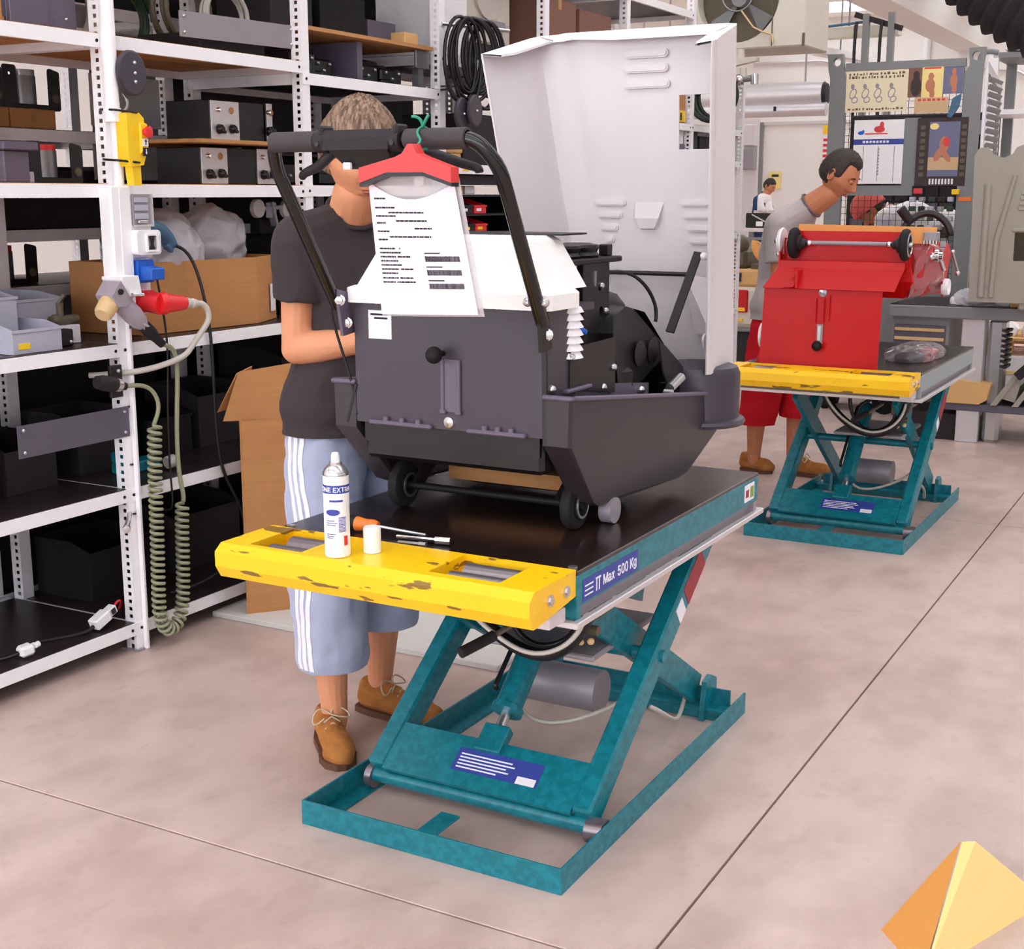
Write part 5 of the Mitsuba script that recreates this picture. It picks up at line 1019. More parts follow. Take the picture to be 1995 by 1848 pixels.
for i, (u, w, h, z, m, lab) in enumerate(((.78, .26, .2, .538, 'm_charcoal', 'dark crate beside the coiled cable, one shelf under the open carton'), (1.10, .22, .16, .538, 'm_blackmatt', 'low black crate in the middle, one shelf under the open carton'), (1.36, .27, .22, .538, 'm_charcoal', 'dark crate behind the tall carton, one shelf under the open carton'),
      (.80, .3, .2, .097, 'm_blackmatt', 'black crate on the bottom shelf behind the hanging coiled cable'), (1.2, .36, .24, .097, 'm_charcoal', 'dark crate on the bottom shelf behind the tall carton'))):
    bin_(u, u + w, 2.18, 2.44, z, z + h, lab, m, None, low=.85)
single('teal_bracket', cat(bx(.86, 1.02, 2.05, 2.12, .538, .575, .005), bx(.86, .9, 2.05, 2.12, .575, .61, .005)), 'm_teal', 'teal bracket lying behind the hanging coiled cable', 'machine part')
single('white_tube_cap', lathe_on((.985, 1.99, .565), (1.02, 1.985, .57), [(0, 0), (.02, 0), (.022, .004), (.022, .032), (.018, .036), (0, .036)], 20), 'm_cable_grey', 'small off-white cap beside the hanging cable on the second shelf', 'cap', smooth=30)
# bay 3: black drive units above the worker's head
drive_unit(1.74, 2.0, 1.88, .15, .085, .2, 'low black drive unit with a disc, next to the second post under the wooden board'); drive_unit(1.90, 2.02, 1.88, .12, .07, .18, 'black drive unit between the second post and the grey divider')
drive_unit(1.77, 2.22, 1.88, .20, .13, .16, 'taller black drive unit at the back beside the second post'); drive_unit(1.98, 2.22, 1.88, .12, .12, .16, 'black drive unit at the back just before the grey divider')
single('divider_plate', cat(bx(2.085, 2.12, 1.95, 1.955, 1.878, 2.02), bx(2.085, 2.09, 1.95, 2.3, 1.878, 2.02)), 'm_purplegrey', 'upright grey divider plate among the black drive units', 'divider')
drive_unit(2.15, 2.0, 1.88, .15, .07, .2, 'low black drive unit just past the grey divider'); drive_unit(2.32, 2.0, 1.88, .15, .065, .2, 'low black drive unit midway between divider and third post')
drive_unit(2.17, 2.22, 1.88, .2, .13, .16, 'tall black drive unit at the back just past the grey divider'); drive_unit(2.42, 2.2, 1.88, .17, .12, .2, 'black drive unit beside the third post')
single('steel_bracket', cat(bx(2.47, 2.57, 1.93, 1.94, 1.955, 2.025, .002), bx(2.47, 2.57, 1.93, 1.98, 1.955, 1.958), bx(2.50, 2.54, 1.94, 1.97, 1.878, 1.957)), 'm_steel', 'bright steel bracket in front of the third post', 'bracket')
for i, (u, w, h, m, lab) in enumerate(((1.76, .25, .14, 'm_charcoal', 'dark box on the wooden board beside the second post'), (2.06, .30, .17, 'm_blackmatt', 'black box in the middle of the wooden board'), (2.38, .2, .1, 'm_purplegrey', 'grey box on the wooden board beside the third post'))):
    carton('parts_box', u, u + w, 2.1, 2.36, 2.044, 2.044 + h, lab, None, False, m, 'box')
carton('wood_block', 2.42, 2.52, 1.95, 2.02, 2.044, 2.09, 'small pale wooden block at the front of the wooden board', None, False, 'm_palletwood', 'wood block')
for i, (u, z, w, h, lab) in enumerate(((1.73, 1.486, .16, .08, 'black drive unit to the left of the worker\'s neck'), (1.78, 1.60, .15, .07, 'black drive unit above the one left of the worker\'s neck'), (2.0, 1.486, .2, .13, 'black drive unit behind the worker\'s head'), (2.28, 1.486, .25, .15, 'black drive unit right of the worker\'s head beside the third post'))):
    drive_unit(u, 2.08, z, w, h, .2, lab, 3)
single('stack_shelf', cat(bx(1.70, 1.98, 2.04, 2.34, 1.588, 1.598), bx(1.70, 1.712, 2.3, 2.34, 1.484, 1.59), bx(1.96, 1.972, 2.3, 2.34, 1.484, 1.59)), 'm_blackmatt', 'small dark riser shelf left of the worker\'s head', 'riser')
carton('cardboard_box', 2.38, 2.58, 2.0, 2.06, 1.64, 1.70, 'small brown carton on the black drive unit beside the third post', None, True)
for u, z, w, h, lab in ((1.75, 1.0, .8, .29, 'long black crate behind the worker at waist height'), (1.75, .538, .8, .33, 'long black crate behind the worker at knee height'), (1.75, .097, .8, .3, 'long black crate behind the worker on the bottom shelf')):
    bin_(u, u + w, 2.1, 2.42, z, z + h, lab, 'm_blackmatt', None, low=.9)
# bay 4, right of the third post
for i in range(3): single('foam_sheet', bx(2.66 + .01 * i, 2.86 + .012 * i, 1.96, 2.2, 1.579 + i * .0225, 1.6 + i * .0225, .004), 'm_palletwood', f'{("lowest","middle","top")[i]} of three stacked tan foam sheets right of the handlebar', 'foam sheet', 'stacked foam sheets')
carton('parts_box', 2.92, 3.3, 1.98, 2.3, 1.579, 1.80, 'dark box on the shelf beside the hanging black discs', None, False, 'm_charcoal', 'box'); carton('parts_box', 3.05, 3.4, 2.05, 2.3, 2.024, 2.12, 'dark box on the shelf behind the hanging black belts', None, False, 'm_charcoal', 'box')
single('price_tag', bx(2.78, 2.83, 1.8945, 1.8972, 1.548, 1.566), 'm_yellow_plain', 'yellow sticker on the white shelf edge right of the handlebar', 'sticker')
single('bin_ledge', cat(bx(2.66, 3.5, 1.92, 2.0, 1.49, 1.53), bx(2.66, 3.5, 1.95, 1.96, 1.53, 1.535)), 'm_charcoal', 'dark beam right under the shelf edge with the yellow sticker', 'beam')
for i, (u, m, lab) in enumerate(((2.70, 'm_cable_grey', 'pale box on the bin cabinet beside the document sleeve'), (2.79, 'm_palletwood', 'tan box on the bin cabinet between two pale boxes'), (2.89, 'm_white_plastic', 'white box on the bin cabinet nearest the handle tube'))): carton('parts_box', u, u + .08, 1.95, 2.1, 1.4485, 1.486, lab, None, False, m, 'box')
single('bin_cabinet', cat(bx(2.66, 3.5, 1.92, 2.4, 1.438, 1.447), bx(2.66, 3.5, 1.92, 2.4, 1.354, 1.363), bx(2.66, 3.5, 1.92, 2.4, 1.272, 1.282), bx(2.66, 3.5, 2.39, 2.4, 1.243, 1.44), bx(2.66, 2.665, 1.92, 2.4, 1.243, 1.447), bx(3.495, 3.5, 1.92, 2.4, 1.243, 1.447), bx(2.66, 3.5, 1.93, 1.935, 1.243, 1.272)), 'm_charcoal', 'dark open cabinet with two rows of parts bins behind the sweeper lid', 'bin cabinet')
for i, (u, m, t) in enumerate(((2.69, 'm_greyplastic', None), (2.81, 'm_charcoal', 'm_white_print'), (2.93, 'm_redplastic', 'm_white_print'))):
    bin_(u, u + .105, 1.93, 2.2, 1.3645, 1.43, ('grey parts bin with blue-white fittings beside the document sleeve', 'dark parts bin between the grey and the red bin', 'red parts bin in the upper bin row behind the lid')[i], m, t, 'parts bins behind the sweeper lid')
single('light_fittings', cat(ball((2.72, 1.99, 1.405), .024, 2, (1, 1, .7)), ball((2.76, 1.98, 1.40), .018, 2), beam((2.70, 1.96, 1.412), (2.78, 1.97, 1.425), .015, .012)), 'm_greyplastic', 'pale fittings heaped in the grey parts bin', 'fittings')
for i, (u, m) in enumerate(((2.72, 'm_charcoal'), (2.83, 'm_charcoal'), (2.94, 'm_redplastic'))):
    bin_(u, u + .10, 1.93, 2.2, 1.2835, 1.348, ('dark parts bin with yellow tag in the lower row, nearest the sleeve', 'dark parts bin with yellow tag in the lower row, middle', 'red parts bin in the lower row')[i], m, 'm_yellow_plain', 'parts bins behind the sweeper lid')
# upper shelves beyond the belts
hs = thing('motor_housing', 'beige housing with a round recess on the shelf above the black belts', 'machine part'); part(hs, 'case', bx(3.06, 3.48, 1.93, 2.02, 2.125, 2.50, .01).apply_translation((0, .12, 0)), 'm_heater'); part(hs, 'round_recess', cyl((3.26, 2.05, 2.36), (3.26, 2.035, 2.36), .13, 32), 'm_cable_grey', 30); part(hs, 'bar', bx(3.1, 3.4, 2.03, 2.045, 2.19, 2.23, .004), 'm_greyplate')
single('white_sheet_box', bx(2.72, 3.0, 2.0, 2.3, 2.024, 2.36, .006), 'm_white_plastic', 'white box on the shelf just past the third post, behind the belts', 'box')
carton('cardboard_box', 3.62, 3.98, 1.95, 2.3, 2.024, 2.38, 'brown-grey carton on the shelf right above the raised hood, nearer the belts', None, True, 'm_poster_brown'); carton('cardboard_box', 4.02, 4.40, 1.95, 2.3, 2.024, 2.36, 'brown-grey carton on the shelf right above the raised hood, farther from the belts', None, False, 'm_poster_brown')
carton('cardboard_box', 4.6, 5.3, 1.98, 2.3, 1.863 + .3, 2.42, 'wide pale carton on top of the tan box behind the raised hood', None, False, 'm_heater') if False else None
# bay seen through the window of the raised hood
hb = carton('cardboard_box', 5.16, 5.42, 1.93, 2.2, 1.863, 2.05, 'tan box with a yellow number label seen through the window of the raised hood')
yl = part(hb, 'yellow_label', bx(5.16, 5.42, 1.926, 1.93, 1.868, 1.935), 'm_yellow_plain'); part(yl, 'lettering', text_on('91 8', .04, (5.24, 1.925, 1.88), (1, 0, 0), (0, 0, 1)), 'm_ink')
carton('parts_box', 5.2, 5.43, 1.94, 2.2, 1.7415, 1.83, 'white box under the yellow-labelled box, seen through the hood window', None, False, 'm_white_plastic', 'box'); carton('parts_box', 5.2, 5.43, 1.93, 2.2, 1.664, 1.74, 'grey tray under the white box, seen through the hood window', None, False, 'm_purplegrey', 'box')
single('green_panel', bx(5.56, 5.66, 1.94, 1.96, 1.664, 1.83), 'm_darkgreen', 'green panel past the post, seen through the hood window', 'panel'); carton('parts_box', 5.70, 5.95, 1.94, 2.3, 1.664, 1.80, 'dark box past the green panel, seen through the hood window', None, False, 'm_charcoal', 'box')
for i in range(3): coil((5.52 + .05 * i, 1.80, 2.03), .13, .014, 1, 'x', ('m_cable_black', 'm_darkgreen', 'm_cable_black')[i], f'{("first", "second", "third")[i]} of three dark hose loops hanging past the hood window post', 'hose_loop', 'hose', 40 + i, 1.1, 'hose loops behind the raised hood')
part(rk, 'peg', cyl((5.49, 1.90, 2.16), (5.80, 1.80, 2.17), .008), 'm_zinc', 30)
# dark stock standing in the rack behind, one crate to a bay and level
n_ = 0
for b, (a, c) in enumerate(((-.29, .675), (.675, 1.64), (1.64, 2.57), (2.57, 3.51))):
    for z, h in ((.094, .36), (.5, .40), (.95, .14), (1.33, .22), (1.665, .30), (2.1, .32)):
        if (b == 1 and z in (.95,)) or (b == 1 and 1.5 < z < 2): continue
        zz = (1.14 if z == .95 else z) + .003
        n_ += 1
        lv = {.094: 'bottom level', .5: 'second level', .95: 'third level', 1.33: 'fourth level', 1.665: 'fifth level', 2.1: 'top level'}[z]
        far_ = b == 0 and .6 < z < 2
        bin_(a + .06, c - (.30 if far_ else .08), VB + (.28 if far_ else .05), VB + .45, zz, zz + h * (.7 if far_ else 1), f'dark crate in the rear rack on the {lv}, bay {("left of the first post", "between first and second post", "between second and third post", "past the third post")[b]}', 'm_charcoal' if (n_ % 2) else 'm_blackmatt', None, 'dark crates in the rear rack', .9)
# ---------------------------------------------------------------- conduit, sockets and hanging things on the first post
vc = 1.872
cd = thing('conduit_trunking', 'white conduit tube and trunking box strapped to the first rack post', 'trunking')
part(cd, 'tube', lathe_on((.715, vc, 1.69), (.715, vc, 2.75), [(0, 0), (.022, 0), (.022, 1.06), (0, 1.06)], 20), 'm_rack', 30); part(cd, 'box', bx(.66, .745, 1.845, 1.897, 1.115, 1.475, .006), 'm_rack'); part(cd, 'box_ridge', bx(.695, .70, 1.843, 1.846, 1.12, 1.47), 'm_rack'); part(cd, 'lower_channel', bx(.738, .752, 1.88, 1.897, .0, 1.10, .003), 'm_rack')
part(cd, 'tube', cat(cyl((.735, vc + .01, 1.47), (.735, vc + .01, 1.72), .016, 16), cyl((.715, vc, 1.66), (.715, vc, 1.70), .026, 20)), 'm_rack', 30)
ds = thing('round_disc', 'round dark grey disc hanging beside the first post above the yellow pendant', 'disc')
part(ds, 'disc', lathe_on((.775, 1.855, 1.803), (.776, 1.845, 1.803), [(0, 0), (.062, 0), (.066, .004), (.066, .012), (.06, .016), (0, .017)], 40), 'm_darkgrey', 30)
for dz in (.0, .03, -.025): part(ds, 'rivet', ball((.782, 1.838, 1.803 + dz), .006, 1), 'm_zinc')
part(ds, 'hook', tube(spline([(.755, 1.87, 1.745), (.765, 1.86, 1.72), (.76, 1.86, 1.70), (.745, 1.87, 1.69)], 16), .006), 'm_steel', True)
pe = thing('control_pendant', 'yellow hanging control pendant with a red button strapped to the first post', 'control pendant')
part(pe, 'body', cat(hull([(u, v, z) for v in (1.815, 1.86) for u, z in ((.715, 1.685), (.765, 1.688), (.785, 1.672), (.785, 1.56), (.775, 1.535), (.725, 1.53), (.715, 1.55))]), hull([(u, v, z) for v in (1.825, 1.855) for u, z in ((.735, 1.54), (.772, 1.54), (.772, 1.475), (.742, 1.475))])), 'm_yellow_plain')
part(pe, 'button_guard', hull([(.765, 1.808, 1.655), (.79, 1.808, 1.655), (.765, 1.808, 1.575), (.79, 1.808, 1.575), (.76, 1.82, 1.66), (.79, 1.82, 1.66), (.76, 1.82, 1.56), (.79, 1.82, 1.56)]), 'm_yellow_plain')
part(pe, 'red_button', lathe_on((.778, 1.812, 1.632), (.782, 1.788, 1.632), [(0, 0), (.011, 0), (.011, .012), (.017, .014), (.017, .022), (0, .025)], 20), 'm_redplastic', 30)
lb = part(pe, 'white_label', bx(.767, .788, 1.805, 1.809, 1.59, 1.612), 'm_white_print'); part(lb, 'arrow', prism([(.776, 1.594), (.779, 1.594), (.779, 1.604), (.782, 1.604), (.7775, 1.61), (.773, 1.604), (.776, 1.604)], 'xz', 1.804, 1.8055), 'm_ink')
lb = part(pe, 'black_label', bx(.767, .788, 1.805, 1.809, 1.562, 1.586), 'm_ink'); part(lb, 'arrow', prism([(.776, 1.582), (.779, 1.582), (.779, 1.573), (.782, 1.573), (.7775, 1.566), (.773, 1.573), (.776, 1.573)], 'xz', 1.804, 1.8055), 'm_white_print')
for i, z in enumerate((1.69, 1.545)): single('cable_tie', tube(fillet([(.722, 1.93, z + .008), (.70, 1.898, z + .006), (.69, 1.84, z + .003), (.74, 1.812, z - .002), (.775, 1.822, z - .004)], .01), .0035, 6), 'm_black', ('black cable tie above the yellow pendant', 'black cable tie across the foot of the yellow pendant')[i], 'cable tie', smooth=True)
sp_ = thing('outlet_box', 'white socket panel with breaker, white, blue and red sockets on the first post', 'socket panel')
part(sp_, 'backplate', cat(bx(.745, .835, 1.855, 1.89, 1.255, 1.452, .004), bx(.74, .825, 1.86, 1.892, 1.085, 1.26, .004)), 'm_white_plastic')
bk = part(sp_, 'breaker_window', bx(.752, .832, 1.848, 1.857, 1.355, 1.450, .003), 'm_greyplate'); part(bk, 'breaker', cat(bx(.758, .812, 1.843, 1.849, 1.425, 1.44), bx(.758, .812, 1.843, 1.849, 1.40, 1.418), bx(.758, .812, 1.843, 1.849, 1.375, 1.392)), 'm_greyplastic'); part(bk, 'door_frame', cat(bx(.752, .832, 1.841, 1.848, 1.352, 1.358), bx(.826, .832, 1.841, 1.848, 1.352, 1.45)), 'm_alu'); part(bk, 'handle_bar', bx(.765, .805, 1.838, 1.845, 1.363, 1.371, .002), 'm_zinc')
ws = part(sp_, 'white_socket', prism(rrect(.735, .835, 1.268, 1.342, .012), 'xz', 1.82, 1.86), 'm_white_plastic'); part(ws, 'frame', cat(bx(.768, .82, 1.813, 1.821, 1.325, 1.331), bx(.768, .82, 1.813, 1.821, 1.277, 1.283), bx(.768, .774, 1.813, 1.821, 1.277, 1.331), bx(.814, .82, 1.813, 1.821, 1.277, 1.331)), 'm_cap'); part(ws, 'well', bx(.774, .814, 1.8195, 1.8205, 1.283, 1.325), 'm_greyplate'); part(ws, 'shutter', prism([(.784, 1.283), (.806, 1.283), (.799, 1.3), (.806, 1.325), (.784, 1.325), (.79, 1.30)], 'xz', 1.816, 1.82), 'm_charcoal')
bs = part(sp_, 'blue_socket', cat(prism(rrect(.748, .815, 1.183, 1.252, .008), 'xz', 1.835, 1.862), hull([(u, v, z) for v, s in ((1.835, .026), (1.795, .022)) for u in (.782 - s, .782 + s) for z in (1.212 - s * .85, 1.212 + s * .85)])), 'm_blue'); part(bs, 'lid', bx(.755, .815, 1.79, 1.80, 1.192, 1.228, .003), 'm_blue')
rd = part(sp_, 'red_socket', cat(prism(rrect(.752, .815, 1.092, 1.158, .006), 'xz', 1.84, 1.862), lathe_on((.785, 1.85, 1.125), (.795, 1.79, 1.118), [(0, 0), (.032, 0), (.034, .05), (.034, .06), (0, .06)], 24)), 'm_redplastic', 20)
ct = thing('industrial_plug', 'red three-phase plug with a grey cable pushed into the red socket', 'plug')
part(ct, 'plug', lathe_on((.79, 1.80, 1.12), (.90, 1.76, 1.115), [(0, 0), (.033, 0), (.036, .02), (.030, .03), (.024, .07), (.020, .09), (0, .09)], 24), 'm_redplastic', 30); part(ct, 'gland', lathe_on((.875, 1.768, 1.117), (.92, 1.755, 1.112), [(0, 0), (.018, 0), (.014, .02), (.016, .025), (.012, .04), (0, .045)], 20), 'm_cable_grey', 30)
part(ct, 'cable', tube(spline([(.912, 1.757, 1.112), (.945, 1.75, 1.10), (.955, 1.75, 1.06), (.93, 1.77, 1.01), (.905, 1.79, .965), (.88, 1.80, .945), (.80, 1.84, .918), (.72, 1.90, .905), (.66, 1.98, .90)], 60), .0095, 10), 'm_cable_grey', True)
pg = thing('pistol_connector', 'grey angled connector with an amber end hooked on the first post beside the sockets', 'connector')
part(pg, 'head', cat(hull([(u, v, z) for v in (1.80, 1.87) for u, z in ((.60, 1.155), (.635, 1.195), (.67, 1.19), (.69, 1.15), (.66, 1.12), (.62, 1.12))])), 'm_plug_grey', 20); part(pg, 'top_plate', hull([(.635, v, z) for v in (1.79, 1.875) for z in (1.20, 1.208)] + [(.70, v, z) for v in (1.79, 1.875) for z in (1.20, 1.21)] + [(.71, v, 1.155) for v in (1.79, 1.875)] + [(.67, v, 1.15) for v in (1.79, 1.875)]), 'm_white_plastic'); part(pg, 'hinge', cyl((.665, 1.785, 1.155), (.71, 1.785, 1.152), .006), 'm_chrome', 30)
part(pg, 'screw', lathe_on((.632, 1.80, 1.165), (.632, 1.792, 1.165), [(0, 0), (.009, 0), (.008, .007), (0, .008)], 12), 'm_black'); part(pg, 'barrel', lathe_on((.655, 1.835, 1.14), (.735, 1.815, 1.055), [(0, 0), (.030, 0), (.031, .07), (.026, .1), (.018, .118), (0, .118)], 24), 'm_plug_grey', 30); part(pg, 'amber_end', lathe_on((.63, 1.835, 1.14), (.565, 1.82, 1.09), [(0, 0), (.028, 0), (.03, .02), (.028, .06), (.022, .07), (0, .07)], 24), 'm_amber', 30)
part(pg, 'strain_relief', lathe_on((.735, 1.815, 1.055), (.80, 1.80, .99), [(0, 0), (.02, 0), (.021, .03), (.015, .06), (.013, .09), (0, .09)], 20), 'm_rubber', 30); part(pg, 'clip', cat(cyl((.715, 1.80, 1.065), (.745, 1.80, 1.05), .006), bx(.72, .74, 1.80, 1.86, 1.045, 1.055)), 'm_zinc')
def spiral(P0, ra, pitch_n, r, n_pts):
    """helical lead wound round the curve P0"""
    P = np.asarray(P0, float); s = np.r_[0, np.cumsum(np.linalg.norm(np.diff(P, axis=0), axis=1))]; u = np.linspace(0, s[-1], n_pts); Q = np.c_[[np.interp(u, s, P[:, i]) for i in range(3)]].T
    t = np.gradient(Q, axis=0); t /= np.linalg.norm(t, axis=1, keepdims=True); b = A(.35, -.93, .05); out = []
    for q, tt, uu in zip(Q, t, u):
        a = np.cross(tt, b); a /= np.linalg.norm(a); c = np.cross(a, tt); th = uu / s[-1] * 2 * np.pi * pitch_n; out.append(q + ra * (math.cos(th) * a + math.sin(th) * c))
    return tube(out, r, 6)
sl = thing('coiled_cable', 'olive coiled cable hanging in a long loop from the first post down to the floor', 'cable')
part(sl, 'lead', tube(spline([(.70, 1.87, .87), (.735, 1.86, .868), (.785, 1.85, .85), (.81, 1.845, .80), (.80, 1.845, .76), (.785, 1.845, .735)], 30), .007, 8), 'm_cable_olive', True)
axis_ = spline([(.790, 1.845, .735), (.778, 1.845, .55), (.772, 1.845, .35), (.765, 1.845, .17), (.775, 1.845, .085), (.81, 1.845, .055), (.85, 1.845, .075), (.875, 1.845, .15), (.885, 1.845, .30), (.895, 1.845, .46)], 200)
part(sl, 'coil', spiral(axis_, .0185, 56, .006, 56 * 16), 'm_cable_olive', True)
part(sl, 'tail', tube(spline([(.90, 1.845, .465), (.895, 1.84, .50), (.885, 1.84, .55), (.882, 1.84, .70), (.885, 1.83, .86), (.875, 1.82, .93), (.855, 1.81, .965), (.80, 1.80, .992)], 60), .0075, 8), 'm_cable_olive', True)
pl_ = thing('dark_plug', 'dark plug on a black plate on the first post, just under the bin shelf', 'plug')
part(pl_, 'plate', bx(.655, .705, 1.885, 1.897, .835, .935, .002), 'm_black'); part(pl_, 'plug', lathe_on((.585, 1.87, .895), (.70, 1.868, .868), [(0, 0), (.02, 0), (.024, .02), (.024, .06), (.018, .08), (.012, .115), (0, .118)], 20), 'm_charcoal', 30); part(pl_, 'collar', lathe_on((.655, 1.868, .88), (.685, 1.868, .872), [(0, 0), (.022, 0), (.02, .02), (.012, .03), (0, .03)], 20), 'm_zinc', 30); part(pl_, 'screw', ball((.685, 1.882, .917), .007, 1), 'm_zinc')
for i, z in enumerate((.80, .615, .455)): single('cable_tie', tube(fillet([(.718, 1.925, z + .006), (.735, 1.898, z - .004), (.762, 1.896, z + .004)], .008), .003, 6), 'm_charcoal', ('grey cable tie round the first post, under the dark plug', 'grey cable tie round the first post, above the second lowest shelf rail', 'grey cable tie round the first post, at the steel rod')[i], 'cable tie', smooth=True)
sr = thing('steel_rod', 'short steel rod stub bolted into the first post below the second shelf', 'rod'); part(sr, 'rod', cyl((.72, 1.905, .455), (.60, 1.80, .445), .008, 14), 'm_zinc', 30); part(sr, 'end', lathe_on((.605, 1.805, .4455), (.592, 1.793, .444), [(0, 0), (.012, 0), (.012, .016), (0, .018)], 16), 'm_zinc', 30)
cc = thing('loose_cable', 'thin black cable hanging in front of the shelf between the coiled cable and the worker', 'cable')
part(cc, 'strand', tube(spline([(.855, 1.87, 1.22), (.875, 1.86, 1.05), (.885, 1.865, .95), (.88, 1.87, .8), (.875, 1.87, .55), (.885, 1.88, .45), (.90, 1.93, .43)], 60), .0035, 6), 'm_cable_black', True)
# belts and discs hanging on the third post
bt = thing('belt_bundle', 'bundle of black drive belts hanging on the third post', 'drive belt')
rg = random.Random(5)
for i in range(11):
    cx_, R1, R2 = 2.60 + .022 * i + rg.uniform(-.02, .02), .165 + rg.uniform(-.025, .015), .105 + rg.uniform(-.03, .03)
    th = np.linspace(0, 2 * np.pi, 41)[:-1]; tlt = rg.uniform(-.3, .5)
    P = np.c_[cx_ + R2 * np.cos(th) * .9, 1.80 - R2 * np.cos(th) * .35 * math.cos(tlt * 3), 2.16 - R1 + R1 * np.sin(th)] + A(.02 * math.sin(i), -.008 * (i % 3), 0)
    part(bt, 'belt', tube(P, .0075, 6, closed=True), 'm_black', True)
part(bt, 'peg', cyl((2.62, 1.90, 2.14), (2.98, 1.78, 2.14), .008), 'm_zinc', 30)
for i, (u, v, z, lab) in enumerate(((2.60, 1.80, 1.775, 'round dark disc hanging under the black belts, nearest the handlebar'), (2.67, 1.78, 1.79, 'round dark disc hanging just behind the first disc under the belts'))):
    dk = thing('round_disc', lab, 'disc'); part(dk, 'disc', lathe_on((u, v, z), (u + .002, v - .02, z), [(0, 0), (.062, 0), (.066, .004), (.066, .012), (.06, .016), (0, .017)], 36), 'm_darkgrey', 30); part(dk, 'rivet', ball((u + .004, v - .018, z), .006, 1), 'm_zinc'); part(dk, 'hanger', tube([(u, v + .01, z + .06), (u - .01, v + .04, z + .10), (2.61, 1.90, z + .1)], .004, 6), 'm_black', True)
# tall carton, floor plate
tc = thing('cardboard_box', 'tall open cardboard box with folded-out flaps standing behind the worker', 'cardboard box')
part(tc, 'body', cat(wall_strip([(1.14, 1.80), (1.42, 1.57), (1.60, 1.80), (1.32, 2.0 - .115), (1.14, 1.80)], .022, .70), prism([(1.14, 1.80), (1.42, 1.57), (1.60, 1.80), (1.32, 1.885)], 'xy', .02, .026)), 'm_card')
part(tc, 'flap', hull([(1.128, 1.806, .70), (1.43, 1.562, .70), (1.055, 1.765, .885), (1.30, 1.53, .89), (1.132, 1.81, .70), (1.434, 1.566, .70), (1.06, 1.768, .887), (1.304, 1.533, .892)]) if False else hull([(1.11, 1.845, .70), (1.43, 1.55, .69), (1.145, 1.80, .865), (1.42, 1.572, .91), (1.114, 1.849, .70), (1.434, 1.554, .69), (1.149, 1.804, .865), (1.424, 1.576, .91)]), 'm_card')
part(tc, 'flap', hull([(1.14, 1.80, .86), (1.32, 1.885, .86), (1.10, 1.86, .73), (1.28, 1.90, .73), (1.14, 1.804, .862), (1.32, 1.889, .862), (1.104, 1.864, .73), (1.284, 1.904, .73)]), 'm_card'); part(tc, 'tape', hull([(1.35, 1.625, .03), (1.415, 1.572, .03), (1.35, 1.625, .16), (1.415, 1.572, .16), (1.349, 1.622, .03), (1.414, 1.569, .03), (1.349, 1.622, .16), (1.414, 1.569, .16)]), 'm_card_tape')
single('floor_plate', bx(1.105, 2.6, .78, 1.93, .0, .02, .003), 'm_greyplate' if False else 'm_beam', 'low grey floor plate under the tall carton and behind the worker', 'floor plate')
# ---------------------------------------------------------------- tool trolley with posters
tt = thing('tool_trolley', 'grey steel tool trolley with a wire mesh board and posters behind the red sweeper', 'tool trolley')
U_ = 6.7
for y0, flare in ((1.375, 1), (.52, -1)):
    pg_ = Polygon([(y0 - .052, .12), (y0 + .052, .12), (y0 + .052, 2.19), (y0 + .045 + .02 * flare, 2.24), (y0 + .055 + .02 * flare, 2.345), (y0 - .045 + .02 * flare, 2.345), (y0 - .045 + .01 * flare, 2.24), (y0 - .052, 2.19)]).difference(Point(y0 + .012 * flare, 2.295).buffer(.027))
    part(tt, 'post', prism(pg_, 'yz', U_, U_ + .05), 'm_boardgrey')
part(tt, 'top_beam', bx(U_ + .01, U_ + .04, .57, 1.33, 2.235, 2.285), 'm_boardgrey'); part(tt, 'middle_beam', bx(U_ + .01, U_ + .04, .86, 1.33, 1.44, 1.505), 'm_boardgrey'); part(tt, 'filler_plate', bx(U_ + .012, U_ + .03, .83, .93, 1.50, 1.93), 'm_boardgrey')
wires = [bx(U_ + .034, U_ + .038, .57, 1.325, z - .0013, z + .0013) for z in np.arange(.86, 2.23, .042)] + [bx(U_ + .038, U_ + .042, y - .0013, y + .0013, .86, 2.23) for y in np.arange(.58, 1.325, .042)]
part(tt, 'wire_mesh', cat(wires), 'm_charcoal', kind='stuff')
part(tt, 'base', bx(U_ - .02, U_ + .36, .47, 1.43, .10, .18, .01), 'm_boardgrey'); part(tt, 'lower_cabinet', bx(U_ + .0, U_ + .34, .57, 1.32, .18, .84, .01), 'm_boardgrey')
for y in (.53, 1.37):
    for x in (U_ + .05, U_ + .3): part(tt, 'caster', cyl((x, y - .02, .05), (x, y + .02, .05), .05, 20), 'm_rubber', 30)
part(tt, 'orange_tag', bx(U_ - .004, U_, .48, .56, 1.405, 1.43), 'm_orange')
# louvred side panel
lp = part(tt, 'louvre_panel', cat(bx(6.76, 6.79, .44, .46, 1.35, 2.26), bx(7.27, 7.3, .44, .46, 1.35, 2.16), hull([(6.76, y, z) for y in (.44, .46) for z in (2.2, 2.26)] + [(7.3, y, z) for y in (.44, .46) for z in (2.1, 2.16)])), 'm_alu')
for i in range(18):
    z = 1.38 + .045 * i; part(lp, 'slat', hull([(x, .445 + a, z + b + (-.0 if x < 7 else -.0)) for x in (6.79, 7.27) for a, b in ((0, 0), (.004, 0), (-.018, .028), (-.014, .03))]), 'm_boardgrey')
